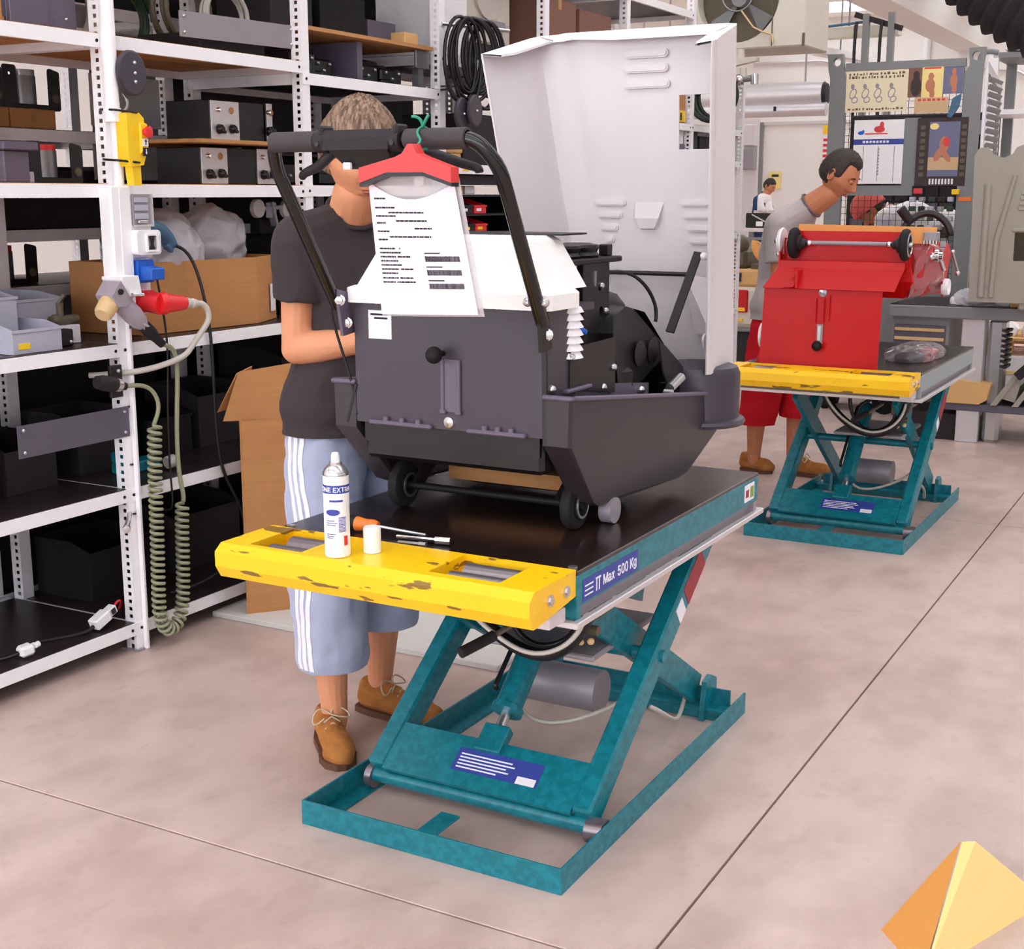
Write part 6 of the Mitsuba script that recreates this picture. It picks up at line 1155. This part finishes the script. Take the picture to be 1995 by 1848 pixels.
# posters and papers on the board: flat prints with plain stand-in pictures
def sheet(name, label, y0, y1, z0, z1, m, cat_='poster', group=None, x=None):
    k = thing(name, label, cat_, group); x = U_ - .002 if x is None else x
    part(k, 'paper', bx(x, x + .0015, y0, y1, z0, z1), m)
    def pr(n, polys, mt, l=0): part(k, n, cat(*[prism(q, 'yz', x - .0006 - .0004 * l, x) for q in polys]), mt, kind='stuff' if len(polys) > 5 else None)
    return k, pr
def ell(cy, cz, a, b, rot_=0):
    return Polygon([(cy + a * math.cos(t) * math.cos(rot_) - b * math.sin(t) * math.sin(rot_), cz + a * math.cos(t) * math.sin(rot_) + b * math.sin(t) * math.cos(rot_)) for t in np.linspace(0, 6.283, 22)[:-1]])
def R4(y0, y1, z0, z1): return [(y0, z0), (y1, z0), (y1, z1), (y0, z1)]
rg = random.Random(11)
k, pr = sheet('poster', 'wide cream poster with line sketches and rows of lettering at the top of the trolley', .92, 1.318, 1.972, 2.232, 'm_poster_cream')
L = []
for z, h in ((2.205, .016), (2.183, .022), (1.985, .015)):
    y = 1.30
    while y > .95:
        w = rg.uniform(.006, .018); L.append(R4(y - w, y, z, z + h * rg.uniform(.5, 1))); y -= w + rg.uniform(.004, .016)
pr('lettering', L, 'm_brownfan')
pr('sketch', [q for cy in (1.27, 1.19, 1.11, 1.02) for q in (ell(cy, 2.09, .022, .034, .4).difference(ell(cy, 2.09, .016, .027, .4)), ell(cy - .012, 2.05, .02, .022, 1).difference(ell(cy - .012, 2.05, .013, .016, 1)), ell(cy + .004, 2.135, .012, .016))], 'm_greyplate')
k, pr = sheet('poster', 'brown picture with a dark standing figure, right of the cream poster', .815, .918, 2.055, 2.236, 'm_poster_brown'); pr('figure', [ell(.868, 2.19, .02, .028), ell(.868, 2.12, .034, .06)], 'm_poster_dark')
k, pr = sheet('poster', 'yellow picture with a crouching figure on the trolley board', .70, .832, 2.05, 2.238, 'm_poster_yellow', x=U_ - .004); pr('figure', [ell(.775, 2.18, .018, .022), ell(.778, 2.125, .03, .042), ell(.765, 2.075, .016, .035)], 'm_poster_skin'); pr('heading', [R4(.715, .82, 2.226, 2.236)], 'm_clipred')
k, pr = sheet('poster', 'grey-violet picture with a standing figure at the upper right of the trolley', .575, .698, 2.07, 2.232, 'm_poster_bluegrey'); pr('figure', [ell(.635, 2.205, .014, .02), ell(.635, 2.15, .024, .042), ell(.63, 2.10, .016, .028)], 'm_poster_skin')
k, pr = sheet('poster', 'sand-coloured card with a pale red heading under the figure pictures', .66, .87, 1.955, 2.052, 'm_poster_sand', x=U_ - .006); pr('heading', [R4(.68 + .03 * i, .70 + .03 * i, 2.03, 2.044) for i in range(6)], 'm_clipred')
single('blue_rag', wrinkle(hull([(U_ - .02, y, z) for y, z in ((.58, 2.07), (.63, 2.04), (.60, 2.0), (.66, 1.93), (.635, 1.92), (.59, 1.99))] + [(U_ - .004, y, z) for y, z in ((.58, 2.07), (.63, 2.04), (.60, 2.0), (.66, 1.93), (.635, 1.92), (.59, 1.99))]).subdivide_to_size(.015), .006, 30), 'm_bluegrey', 'blue rag hanging on the right of the trolley board', 'rag', smooth=40)
k, pr = sheet('calendar', 'white calendar sheet with a dark blue band and red and blue logo', .925, 1.25, 1.515, 1.922, 'm_whitecloth', 'calendar')
pr('band', [R4(.925, 1.25, 1.765, 1.80)], 'm_blue_label'); pr('band_text', [R4(1.02 + .022 * i, 1.036 + .022 * i, 1.776, 1.79) for i in range(8)], 'm_white_print', 1); pr('red_logo', [ell(1.085, 1.862, .035, .022), [(1.03, 1.83), (1.18, 1.83), (1.18, 1.838), (1.03, 1.838)], ell(1.07, 1.89, .014, .02)], 'm_clipred'); pr('blue_logo', [ell(1.205, 1.84, .02, .012), ell(1.19, 1.85, .008, .01)], 'm_blue')
pr('column_line', [R4(y, y + .004, 1.53, 1.755) for y in (.98, 1.085, 1.18)] + [R4(1.078, 1.09, 1.57 + .02 * i, 1.583 + .02 * i) for i in range(9)], 'm_greyplate')
k, pr = sheet('poster', 'dark poster with a seated figure in red, right of the calendar', .527, .842, 1.50, 1.925, 'm_poster_dark'); pr('picture', [R4(.575, .765, 1.56, 1.90)], 'm_poster_bluegrey'); pr('sand', [R4(.575, .765, 1.60, 1.68)], 'm_poster_sand', 1); pr('figure', [ell(.668, 1.76, .03, .05), ell(.70, 1.70, .022, .05, .5), ell(.655, 1.69, .018, .05, -.6)], 'm_poster_skin', 2); pr('red_top', [ell(.655, 1.775, .022, .03)], 'm_clipred', 3); pr('yellow_patch', [ell(.735, 1.872, .028, .02)], 'm_poster_yellow', 1); pr('side_pictures', [R4(y, y + .03, z, z + .026) for y in (.535, .79) for z in np.arange(1.56, 1.89, .042)], 'm_brownfan')
# lettered foot strip of the poster
pr('lettering', [R4(.60 + .02 * i, .612 + .02 * i, 1.51, 1.545) for i in range(8)], 'm_white_print')
# small stock hung on the mesh under the board
for i in range(4):
    for j in range(5):
        y, z = .59 + .06 * j, 1.40 - .06 * i
        single('hook_part', bx(U_ - .02, U_ + .03, y, y + .035, z, z + .032, .004), ('m_greyplastic', 'm_charcoal', 'm_darkgreen', 'm_steel')[(i * 2 + j) % 4], f"{('grey plastic', 'black', 'dark green', 'steel')[(i * 2 + j) % 4]} small part, {('last', 'fourth', 'third', 'second', 'first')[j]} in the {('top', 'second', 'third', 'bottom')[i]} row on the trolley mesh", 'small part', 'small parts on the trolley mesh')
single('yellow_box', bx(U_ - .03, U_ + .02, .555, .60, 1.445, 1.48, .004), 'm_yellow_plain', 'small yellow box at the foot of the dark poster', 'box'); single('red_pack', bx(U_ - .03, U_ + .02, .79, .84, 1.45, 1.485, .004), 'm_clipred', 'pink-red pack between calendar and dark poster', 'pack')
for i, (y0, y1, z0, z1, m, lab) in enumerate(((1.03, 1.09, 1.19, 1.29, 'm_greyplastic', 'grey paper bag on the trolley beside the worker in grey'), (.50, .62, 1.08, 1.20, 'm_boardgrey', 'dark grey tool box at the right of the trolley'), (.63, .72, 1.17, 1.24, 'm_brownfan', 'brown box at the right of the trolley'), (.95, 1.25, .88, 1.12, 'm_charcoal', 'dark tool chest low on the trolley'), (.60, .92, .88, 1.08, 'm_boardgrey', 'grey tool chest low on the trolley beside the dark one'))):
    single('tool_box', bx(U_ + .06, U_ + .25, y0, y1, .85 if z0 < 1 else z0, z1, .008), m, lab, 'tool box')
    if z0 > 1: single('shelf_bracket', bx(U_ + .042, U_ + .26, y0 - .01, y1 + .01, z0 - .012, z0), 'm_steel', 'small steel ledge under the ' + lab.split(' on ')[0].split(' at ')[0], 'ledge')
sg = thing('yellow_sign', 'narrow yellow sign with black letters beside the worker in grey', 'sign'); part(sg, 'plate', bx(6.74, 6.745, 1.33, 1.405, 1.16, 1.42), 'm_yellow_plain'); part(sg, 'lettering', text_on('FIE', .05, (6.7395, 1.35, 1.18), (0, 0, 1), (0, 1, 0)), 'm_ink'); part(sg, 'bracket', bx(6.745, 6.76, 1.33, 1.40, 1.2, 1.4), 'm_boardgrey')
pcb = thing('parts_cabinet', 'dark cabinet of small drawers standing behind the tool trolley', 'parts cabinet')
part(pcb, 'case', bx(8.45, 8.8, .68, 1.75, 0, 2.05, .01), 'm_charcoal')
for i in range(14):
    for j in range(9): part(pcb, 'drawer', bx(8.43, 8.45, .70 + .114 * j, .80 + .114 * j, .30 + .122 * i, .405 + .122 * i, .004), ('m_blackmatt', 'm_darkplate', 'm_darkgreen', 'm_charcoal', 'm_brownfan', 'm_greyplate')[(i * 5 + j * 3 + i * j) % 6])
single('brown_box', bx(6.0, 6.3, -.3, .15, .812, 1.3, .01), 'm_brownfan', 'brown box seen through the cut-out of the grey hood', 'box')
# ---------------------------------------------------------------- workbench with drawers, grey hood and bag on it
wbn = thing('workbench', 'grey workbench with drawers behind the rear lift table, at the right edge', 'workbench')
part(wbn, 'top', bx(5.8, 6.5, -1.4, .745, .735, .805, .006), 'm_boardgrey'); part(wbn, 'mat', bx(5.81, 6.5, -1.4, .74, .804, .809), 'm_deck')
dc = part(wbn, 'drawer_cabinet', bx(5.86, 6.4, .40, .735, .33, .735, .004), 'm_boardgrey')
for z in (.655, .60): d_ = part(wbn, 'drawer', bx(5.85, 5.87, .42, .72, z - .03, z + .03, .003), 'm_darkplate'); part(d_, 'handle', bx(5.835, 5.85, .425, .715, z - .006, z + .014, .003), 'm_amber')
part(wbn, 'leg', bx(5.86, 6.0, .20, .33, .0, .735, .004), 'm_alu'); part(wbn, 'leg', bx(5.9, 6.05, .09, .185, .0, .735, .02), 'm_zinc'); part(wbn, 'leg', bx(5.86, 6.0, -1.3, -1.2, 0, .735), 'm_alu')
part(wbn, 'side_grille', cat(*[bx(5.88, 6.05, .07, .09, .45 + .03 * i, .465 + .03 * i) for i in range(8)]), 'm_charcoal', kind='stuff')
part(wbn, 'lower_shelf', bx(5.85, 6.5, -1.4, .40, .19, .235, .004), 'm_darkplate'); part(wbn, 'foot_block', bx(5.9, 6.3, .2, .62, .0, .16, .004), 'm_charcoal')
single('board_offcut', hull([(5.83, .16, .262), (5.83, .42, .262), (5.83, .14, .36), (5.83, .34, .375), (6.1, .16, .262), (6.1, .42, .262), (6.1, .14, .36), (6.1, .34, .375), (5.83, .2, .236), (6.1, .2, .236), (5.83, .4, .236), (6.1, .4, .236)]), 'm_palletwood', 'tan board on the lower shelf of the workbench', 'board')
for i, y in enumerate((.10, -.02, -.14)):
    single('channel_piece', cat(hull([(5.82, y + a, z) for a, z in ((.0, .238), (.035, .238), (-.075, .41), (-.11, .41))] + [(6.3, y + a, z) for a, z in ((.0, .238), (.035, .238), (-.075, .41), (-.11, .41))]), hull([(5.84, y + a, z) for a, z in ((-.02, .28), (-.10, .26), (-.12, .36), (-.07, .40))] + [(6.3, y + a, z) for a, z in ((-.02, .28), (-.10, .26), (-.12, .36), (-.07, .40))])), 'm_hoodgrey', ('leftmost', 'middle', 'rightmost')[i] + ' of the slanted grey channel pieces on the lower bench shelf', 'channel piece', 'slanted channel pieces')
single('dark_tube', beam((5.79, -.01, .42), (5.76, -.30, .72), .05, .05), 'm_charcoal', 'dark slanted tube leaning over the channel pieces at the right edge', 'tube')
gb = thing('plastic_bag', 'clear plastic bag of dark parts lying on the workbench under the grey hood', 'plastic bag')
part(gb, 'film', crumple((5.95, .22, .81), (.10, .17, .055), 21, .022), 'm_bagfilm', 40); part(gb, 'parts', crumple((5.95, .20, .812), (.07, .12, .035), 22, .008), 'm_charcoal', 30); part(gb, 'white_part', crumple((5.92, .36, .812), (.04, .05, .03), 23, .01), 'm_white_plastic', 30)
gh = thing('grey_hood', 'grey moulded machine hood standing upright on the workbench at the right edge', 'machine hood')
face = Polygon([(.265, .85), (.285, 1.66), (.262, 1.70), (.215, 1.705), (.185, 1.665), (.13, 1.645), (.085, 1.665), (.065, 1.70), (-.02, 1.735), (-.40, 1.74), (-.40, .85)]).buffer(-.01).buffer(.01).difference(sbox(-.115, 1.09, .035, 1.235).buffer(.006)).difference(sbox(-.40, .85, -.20, 1.0))
part(gh, 'shell', prism(face, 'yz', 5.64, 5.65), 'm_hoodgrey')
part(gh, 'side_flange', hull([(5.64, .262, .85), (5.64, .283, 1.66), (5.9, .30, .84), (5.9, .31, 1.64), (5.645, .255, .85), (5.645, .277, 1.66), (5.9, .294, .84), (5.9, .304, 1.64)]), 'm_hoodgrey'); part(gh, 'rib', cat(tube([(5.635, .145, .88), (5.633, .135, 1.2), (5.635, .06, 1.55)], [.014, .016, .012], 10), tube([(5.64, .20, .88), (5.638, .20, 1.5)], .02, 10)), 'm_hoodgrey', True)
for i in range(4): part(gh, 'louver', bx(5.632, 5.642, -.05 - .0, .035 - .004 * i, 1.36 + .028 * i, 1.378 + .028 * i, .004), 'm_hoodgrey')
part(gh, 'step', bx(5.625, 5.64, -.14, .055, 1.245, 1.265, .004), 'm_hoodgrey'); part(gh, 'foot', bx(5.66, 5.95, -.2, .0, .81, .856, .01), 'm_hoodgrey')
single('tan_plank', bx(5.85, 6.1, -.6, .07, .81, .835, .003), 'm_palletwood', 'tan plank on the workbench under the grey hood', 'plank')
# ---------------------------------------------------------------- pallet with white bags, white frame
pa = thing('pallet', 'wooden pallet on a white crate behind the workbench', 'pallet')
for i in range(5): part(pa, 'top_board', bx(7.25 + .145 * i, 7.37 + .145 * i, -.5, .49, .475, .492), 'm_palletwood')
for y in (.42, .30, -.05, -.42): part(pa, 'block', bx(7.26, 7.36, y - .05, y + .05, .395, .475), 'm_palletwood'); part(pa, 'block', bx(7.85, 7.95, y - .05, y + .05, .395, .475), 'm_palletwood')
for y in (.4, -.05, -.4): part(pa, 'bottom_board', bx(7.25, 7.95, y - .04, y + .04, .38, .396), 'm_palletwood')
wc = thing('white_crate', 'white crate with a yellow rim under the pallet', 'crate'); part(wc, 'body', bx(7.25, 7.95, -.5, .49, 0, .37, .006), 'm_whitecloth'); part(wc, 'rim', bx(7.24, 7.25, -.5, .49, .25, .27), 'm_poster_yellow')
for i, (y, s) in enumerate(((.36, .8), (.10, .8), (-.18, .8))): single('white_bag', crumple((7.45, y, .493), (.16, .13 * s, .075 * s), 31 + i, .02), 'm_whitecloth', ('white plastic sack on the pallet, nearest the bench leg', 'white plastic sack in the middle of the pallet', 'white plastic sack on the pallet at the picture edge')[i], 'sack', 'white sacks on the pallet', 40)
wf = thing('steel_rack', 'white steel frame rack with a shelf at the upper right edge', 'rack')
for x, y in ((8.0, .63), (8.6, .60), (8.0, -.3), (8.6, -.3)): part(wf, 'post', bx(x, x + .045, y - .035, y + .035, 0, 2.44), 'm_rack' if x < 8.3 else 'm_boardgrey')
for z in (.6, 1.3, 2.04, 2.43): part(wf, 'shelf', bx(8.0, 8.62, -.3, .63, z - .035, z), 'm_rack' if z != 2.43 else 'm_boardgrey')
part(wf, 'lamp_box', bx(8.0, 8.3, .25, .56, 2.44, 2.54, .01), 'm_white_plastic'); part(wf, 'hook', tube(spline([(8.0, .60, 2.43), (8.0, .70, 2.43), (8.0, .72, 2.40), (8.0, .715, 2.36)], 12), .018, 8), 'm_boardgrey', True)
# ---------------------------------------------------------------- overhead: heater, hose, duct, gantry, lamp
ht_ = thing('fan_heater', 'beige fan heater box with a dark fan opening hanging under the roof beside the racks', 'heater')
part(ht_, 'case', cut(bx(6.0, 6.5, 1.395, 2.1, 2.335, 3.0, .008), cyl((5.9, 1.83, 2.64), (6.12, 1.83, 2.64), .265, 40)), 'm_heater'); part(ht_, 'fan_back', cyl((6.10, 1.83, 2.64), (6.115, 1.83, 2.64), .26, 40), 'm_brownfan'); part(ht_, 'seam', bx(5.995, 6.0, 1.60, 1.606, 2.345, 2.99), 'm_brownfan'); part(ht_, 'corner_strip', bx(5.994, 6.0, 1.395, 1.41, 2.335, 2.41), 'm_brownfan')
for i in range(4): a = i * math.pi / 2 + .5; part(ht_, 'fan_blade', hull([(6.06, 1.83 + .05 * math.cos(a), 2.64 + .05 * math.sin(a)), (6.09, 1.83 + .06 * math.cos(a + .5), 2.64 + .06 * math.sin(a + .5)), (6.05, 1.83 + .24 * math.cos(a), 2.64 + .24 * math.sin(a)), (6.09, 1.83 + .24 * math.cos(a + .55), 2.64 + .24 * math.sin(a + .55)), (6.052, 1.83 + .24 * math.cos(a), 2.64 + .24 * math.sin(a))]), 'm_boardgrey')
part(ht_, 'hub', cyl((6.02, 1.83, 2.64), (6.1, 1.83, 2.64), .05, 24), 'm_boardgrey', 30); part(ht_, 'guard_ring', tube([(5.99, 1.83 + .10 * math.cos(a), 2.66 + .10 * math.sin(a)) for a in np.linspace(0, 2 * np.pi, 31)[:-1]], .006, 6, closed=True), 'm_steel', True); part(ht_, 'guard_wire', tube([(5.985, 1.80, 2.56), (5.985, 1.72, 2.46), (5.985, 1.66, 2.43), (5.985, 1.60, 2.41), (5.985, 1.59, 2.36)], .006, 6), 'm_amber', True)
for y in (1.5, 2.0): part(ht_, 'hanger_rod', cyl((6.25, y, 3.0), (6.25, y, ZC), .01, 8), 'm_steel')
part(ht_, 'valve', cat(cyl((6.02, 1.81, 2.335), (6.02, 1.81, 2.27), .03, 14), hull([(5.98, 1.92, 2.22), (5.98, 1.69, 2.26), (6.04, 1.92, 2.22), (6.04, 1.69, 2.26), (5.98, 1.92, 2.28), (6.04, 1.92, 2.28), (5.98, 1.69, 2.28), (6.04, 1.69, 2.28)]), cyl((6.0, 1.78, 2.22), (6.0, 1.78, 2.16), .022, 14)), 'm_heater', 20); part(ht_, 'brass_fitting', cat(ball((5.99, 1.80, 2.15), .035, 2), cyl((5.99, 1.86, 2.15), (5.99, 1.72, 2.155), .02, 12), cyl((5.99, 1.70, 2.12), (5.99, 1.70, 2.18), .024, 12), ball((5.99, 1.82, 2.09), .025, 2, (1, .7, 1.6))), 'm_zinc', 30)
hp_ = spline([(1.70, .30, 4.74), (1.66, .12, 3.2), (1.60, -.12, 2.42), (1.55, -.40, 2.02), (1.50, -.70, 1.83), (1.44, -1.10, 1.78), (1.42, -1.5, 1.9), (1.45, -1.9, 2.4)], 170)
eh = thing('extraction_hose', 'black corrugated extraction hose hanging at the upper right corner', 'hose')
part(eh, 'hose', tube(hp_, .075 + .009 * np.where(np.arange(170) % 2 == 0, 1, -1), 20), 'm_rubber', 20)
part(eh, 'hanger', cyl((1.45, -1.9, 2.4), (1.45, -1.9, ZC), .02, 10), 'm_steel'); part(eh, 'flange', cyl((1.70, .30, ZC - .06), (1.70, .30, ZC), .13, 24), 'm_steel')
rt = thing('radiant_tube', 'silver pipe with a reflector hood hanging under the roof behind the worker in grey', 'duct')
part(rt, 'pipe', lathe_on((10, 2.42, 2.335), (10, 4.6, 2.335), [(0, 0), (.115, 0), (.115, 2.18), (0, 2.18)], 28), 'm_alu', 30); part(rt, 'end_cap', lathe_on((10, 2.42, 2.335), (10, 2.375, 2.335), [(0, 0), (.105, 0), (.09, .03), (0, .045)], 24), 'm_charcoal', 30); part(rt, 'lower_pipe', lathe_on((9.95, 2.38, 2.20), (9.95, 4.6, 2.20), [(0, 0), (.06, 0), (.06, 2.2), (0, 2.2)], 20), 'm_alu', 30); part(rt, 'stop', bx(9.88, 9.9, 2.83, 2.85, 2.19, 2.23), 'm_ink')
for y in (2.6, 4.2): part(rt, 'hanger_rod', cyl((10, y, 2.44), (10, y, ZC), .008, 8), 'm_steel')
ga = thing('gantry', 'slim grey overhead gantry frame with black hoses above the tool trolley', 'gantry')
for y in (2.35, 2.11): part(ga, 'post', bx(11, 11.06, y - .04, y + .02, 0, 3.13), 'm_boardgrey')
part(ga, 'top_bar', beam((11.03, 2.45, 3.13), (11.03, 2.0, 2.98), .05, .05), 'm_charcoal'); part(ga, 'cross_tube', cyl((11.03, 2.98, 3.02), (11.03, 2.35, 3.06), .012, 10), 'm_bluegrey')
for y in (2.42, 2.18): part(ga, 'hose', tube(spline([(10.98, y, 3.06), (10.97, y + .01, 2.8), (10.97, y, 2.4), (10.97, y - .01, 1.2)], 20), .015, 8), 'm_cable_black', True)
tr_ = thing('cable_tray', 'long pale cable tray running under the roof beside the gantry', 'cable tray'); part(tr_, 'tray', bx(11.3, 11.45, 2.1, 6.0, 2.955, 3.06, .004), 'm_heater')
for y in (2.6, 4.5): part(tr_, 'hanger_rod', cyl((11.37, y, 3.06), (11.37, y, ZC), .01, 8), 'm_steel')
part(tr_, 'joint', bx(11.285, 11.3, 2.5, 2.53, 2.95, 3.065), 'm_brownfan')
fl_ = thing('strip_lamp', 'white tubular strip lamp hanging at an angle left of the tool trolley', 'lamp'); part(fl_, 'housing', beam((10.9, 2.85, 2.83), (12.4, 2.62, 2.83), .12, .06), 'm_white_plastic'); part(fl_, 'tube', cyl((10.95, 2.84, 2.785), (12.35, 2.625, 2.785), .018, 12), 'm_cap', 30); part(fl_, 'hanger', cyl((11.6, 2.74, 2.86), (11.6, 2.74, ZC), .008, 8), 'm_steel')
# wall fittings far away
struct('trim_1', tube(fillet([(23.93, 7.9, 3.95), (23.93, 6.25, 3.95), (23.93, 6.05, 3.1)], .35, 8), .03, 8), 'm_alu'); struct('trim_2', tube([(23.93, 4.58, 0), (23.93, 4.58, 4.7)], .07, 10), 'm_white_plastic'); struct('trim_3', tube(fillet([(23.93, 4.3, 3.75), (23.93, 2.7, 3.6), (23.93, 2.5, 2.0)], .4, 8), .03, 8), 'm_alu'); struct('trim_4', bx(23.9, 23.99, 7.66, 7.84, 0, 2.83), 'm_boardgrey'); struct('trim_5', bx(23.95, 24, 5.9, 7.9, 2.78, 2.84), 'm_alu')
ns = thing('wall_notice', 'small yellow notice on the far wall above the distant worker', 'notice'); part(ns, 'sheet', bx(23.97, 23.99, 7.27, 7.52, 1.55, 1.88), 'm_poster_yellow'); part(ns, 'heading', bx(23.965, 23.975, 7.32, 7.46, 1.78, 1.83), 'm_darkgreen')
ws_ = thing('warning_sign', 'narrow yellow, red and white sign on the far wall left of the trolley post', 'sign'); part(ws_, 'plate', bx(23.97, 23.99, 6.33, 6.46, 2.0, 2.75), 'm_white_print'); part(ws_, 'yellow_top', bx(23.96, 23.975, 6.33, 6.46, 2.58, 2.75), 'm_yellow_plain'); part(ws_, 'red_stripes', cat(*[bx(23.96, 23.975, 6.34, 6.45, 2.05 + .1 * i, 2.1 + .1 * i) for i in range(5)]), 'm_redplastic')
eb = thing('electrical_box', 'grey electrical boxes on the far wall beside the raised white hood', 'electrical box'); part(eb, 'box', bx(20.0, 20.2, 6.5, 6.74, 1.86, 2.2, .01), 'm_greyplate'); part(eb, 'box', bx(20.0, 20.2, 6.5, 6.74, 2.25, 2.6, .01), 'm_alu'); part(eb, 'post', bx(20.2, 20.3, 6.5, 6.74, 0, 2.7), 'm_alu')
# bench of the distant worker, cart and boards in between
fb = thing('bench', 'pale steel bench in front of the distant worker', 'bench'); part(fb, 'top', bx(17.05, 17.58, 5.0, 6.6, .90, .955), 'm_alu'); part(fb, 'rail', bx(17.08, 17.1, 5.0, 6.6, .78, .82), 'm_boardgrey')
for y in (5.03, 5.5, 6.0, 6.55): part(fb, 'leg', bx(17.1, 17.16, y - .03, y + .03, 0, .9), 'm_boardgrey')
bb = thing('black_case', 'black case with pale fittings on the bench of the distant worker', 'case'); part(bb, 'body', bx(17.2, 17.55, 5.15, 5.62, .957, 1.17, .01), 'm_black'); part(bb, 'fitting', bx(17.18, 17.21, 5.35, 5.45, .98, 1.05), 'm_white_plastic'); part(bb, 'fitting', cat(bx(17.2, 17.3, 5.2, 5.28, 1.17, 1.21), bx(17.2, 17.3, 5.42, 5.5, 1.17, 1.21)), 'm_cable_grey'); part(bb, 'strap', beam((17.19, 5.52, 1.15), (17.19, 5.2, .99), .01, .02), 'm_cable_grey')
for i, (y, m, lab) in enumerate(((3.70, 'm_palletwood', 'tan plank standing upright behind the raised hood, leaning slightly'), (3.61, 'm_alu', 'grey plank standing between two tan planks'), (3.53, 'm_poster_cream', 'pale plank standing nearest the worker in grey'))): single('plank', bx(12.0, 12.04, y - .035, y + .03, 0 if i else .0, .93), m, lab, 'plank', 'upright planks')
sc = thing('scrubber_cart', 'red and beige floor machine parked between the raised hood and the worker in grey', 'floor machine')
part(sc, 'body', bx(8.0, 8.7, 2.30, 2.80, .40, .72, .03), 'm_heater'); part(sc, 'red_panel', bx(7.985, 8.0, 2.38, 2.55, .52, .70, .01), 'm_red'); part(sc, 'red_side', hull([(8.0, 2.10, .42), (8.0, 2.32, .40), (8.0, 2.12, .70), (8.0, 2.30, .74), (8.6, 2.10, .42), (8.6, 2.32, .40), (8.6, 2.12, .70), (8.6, 2.30, .74)]), 'm_red'); part(sc, 'side_window', bx(7.985, 8.0, 2.17, 2.26, .50, .66, .01), 'm_pinkpaper'); part(sc, 'yellow_label', cat(bx(7.98, 7.986, 2.40, 2.53, .53, .56), bx(7.985, 8.0, 2.42, 2.48, .45, .47)), 'm_yellow_plain'); part(sc, 'tan_head', bx(8.05, 8.6, 2.28, 2.62, .72, .86, .02), 'm_palletwood'); part(sc, 'vent', bx(8.04, 8.052, 2.46, 2.55, .76, .83), 'm_black'); part(sc, 'skirt', bx(8.02, 8.7, 2.12, 2.8, .36, .40, .01), 'm_boardgrey'); part(sc, 'tank', bx(8.06, 8.7, 2.15, 2.78, .08, .37, .02), 'm_charcoal')
for y in (2.2, 2.7): part(sc, 'wheel', cyl((8.2, y - .03, .08), (8.2, y + .03, .08), .08, 20), 'm_rubber', 30)
ar = thing('motor_assembly', 'dark machine head with a tan hose standing above the red and beige floor machine', 'motor'); part(ar, 'body', cat(bx(8.1, 8.5, 2.44, 2.62, .86, 1.02, .03), ball((8.15, 2.52, 1.05), .08, 2)), 'm_brownfan', 30); part(ar, 'hose', tube(spline([(8.08, 2.36, 1.08), (8.06, 2.34, 1.0), (8.06, 2.25, .92), (8.1, 2.15, .9)], 16), .035, 10), 'm_tan', True); part(ar, 'support', bx(8.1, 8.5, 2.14, 2.4, .862, .9), 'm_brownfan')
# ---------------------------------------------------------------- folded yellow card on the floor at the lower right
ye = thing('folded_card', 'tent-shaped piece of pale yellow packaging on the floor at the lower right corner', 'packaging')
apex, lc, rc, mc = A(.278, -.753, .185), A(.194, -.624, 0), A(.47, -.90, 0), A(.065, -.735, 0)
part(ye, 'lit_flap', hull([apex, apex + (.004, .0, 0), rc, rc + (.004, 0, 0), mc, mc + (.004, 0, 0), A(.30, -.775, .183)]), 'm_envelope'); part(ye, 'shaded_flap', hull([apex + (0, .003, 0), lc, mc + (0, .003, 0), lc + (.004, .0, 0), apex + (.004, .003, 0), mc + (.004, .003, 0)]), 'm_envelope_in')  # one sheet; light and shade are put into the two flap colours
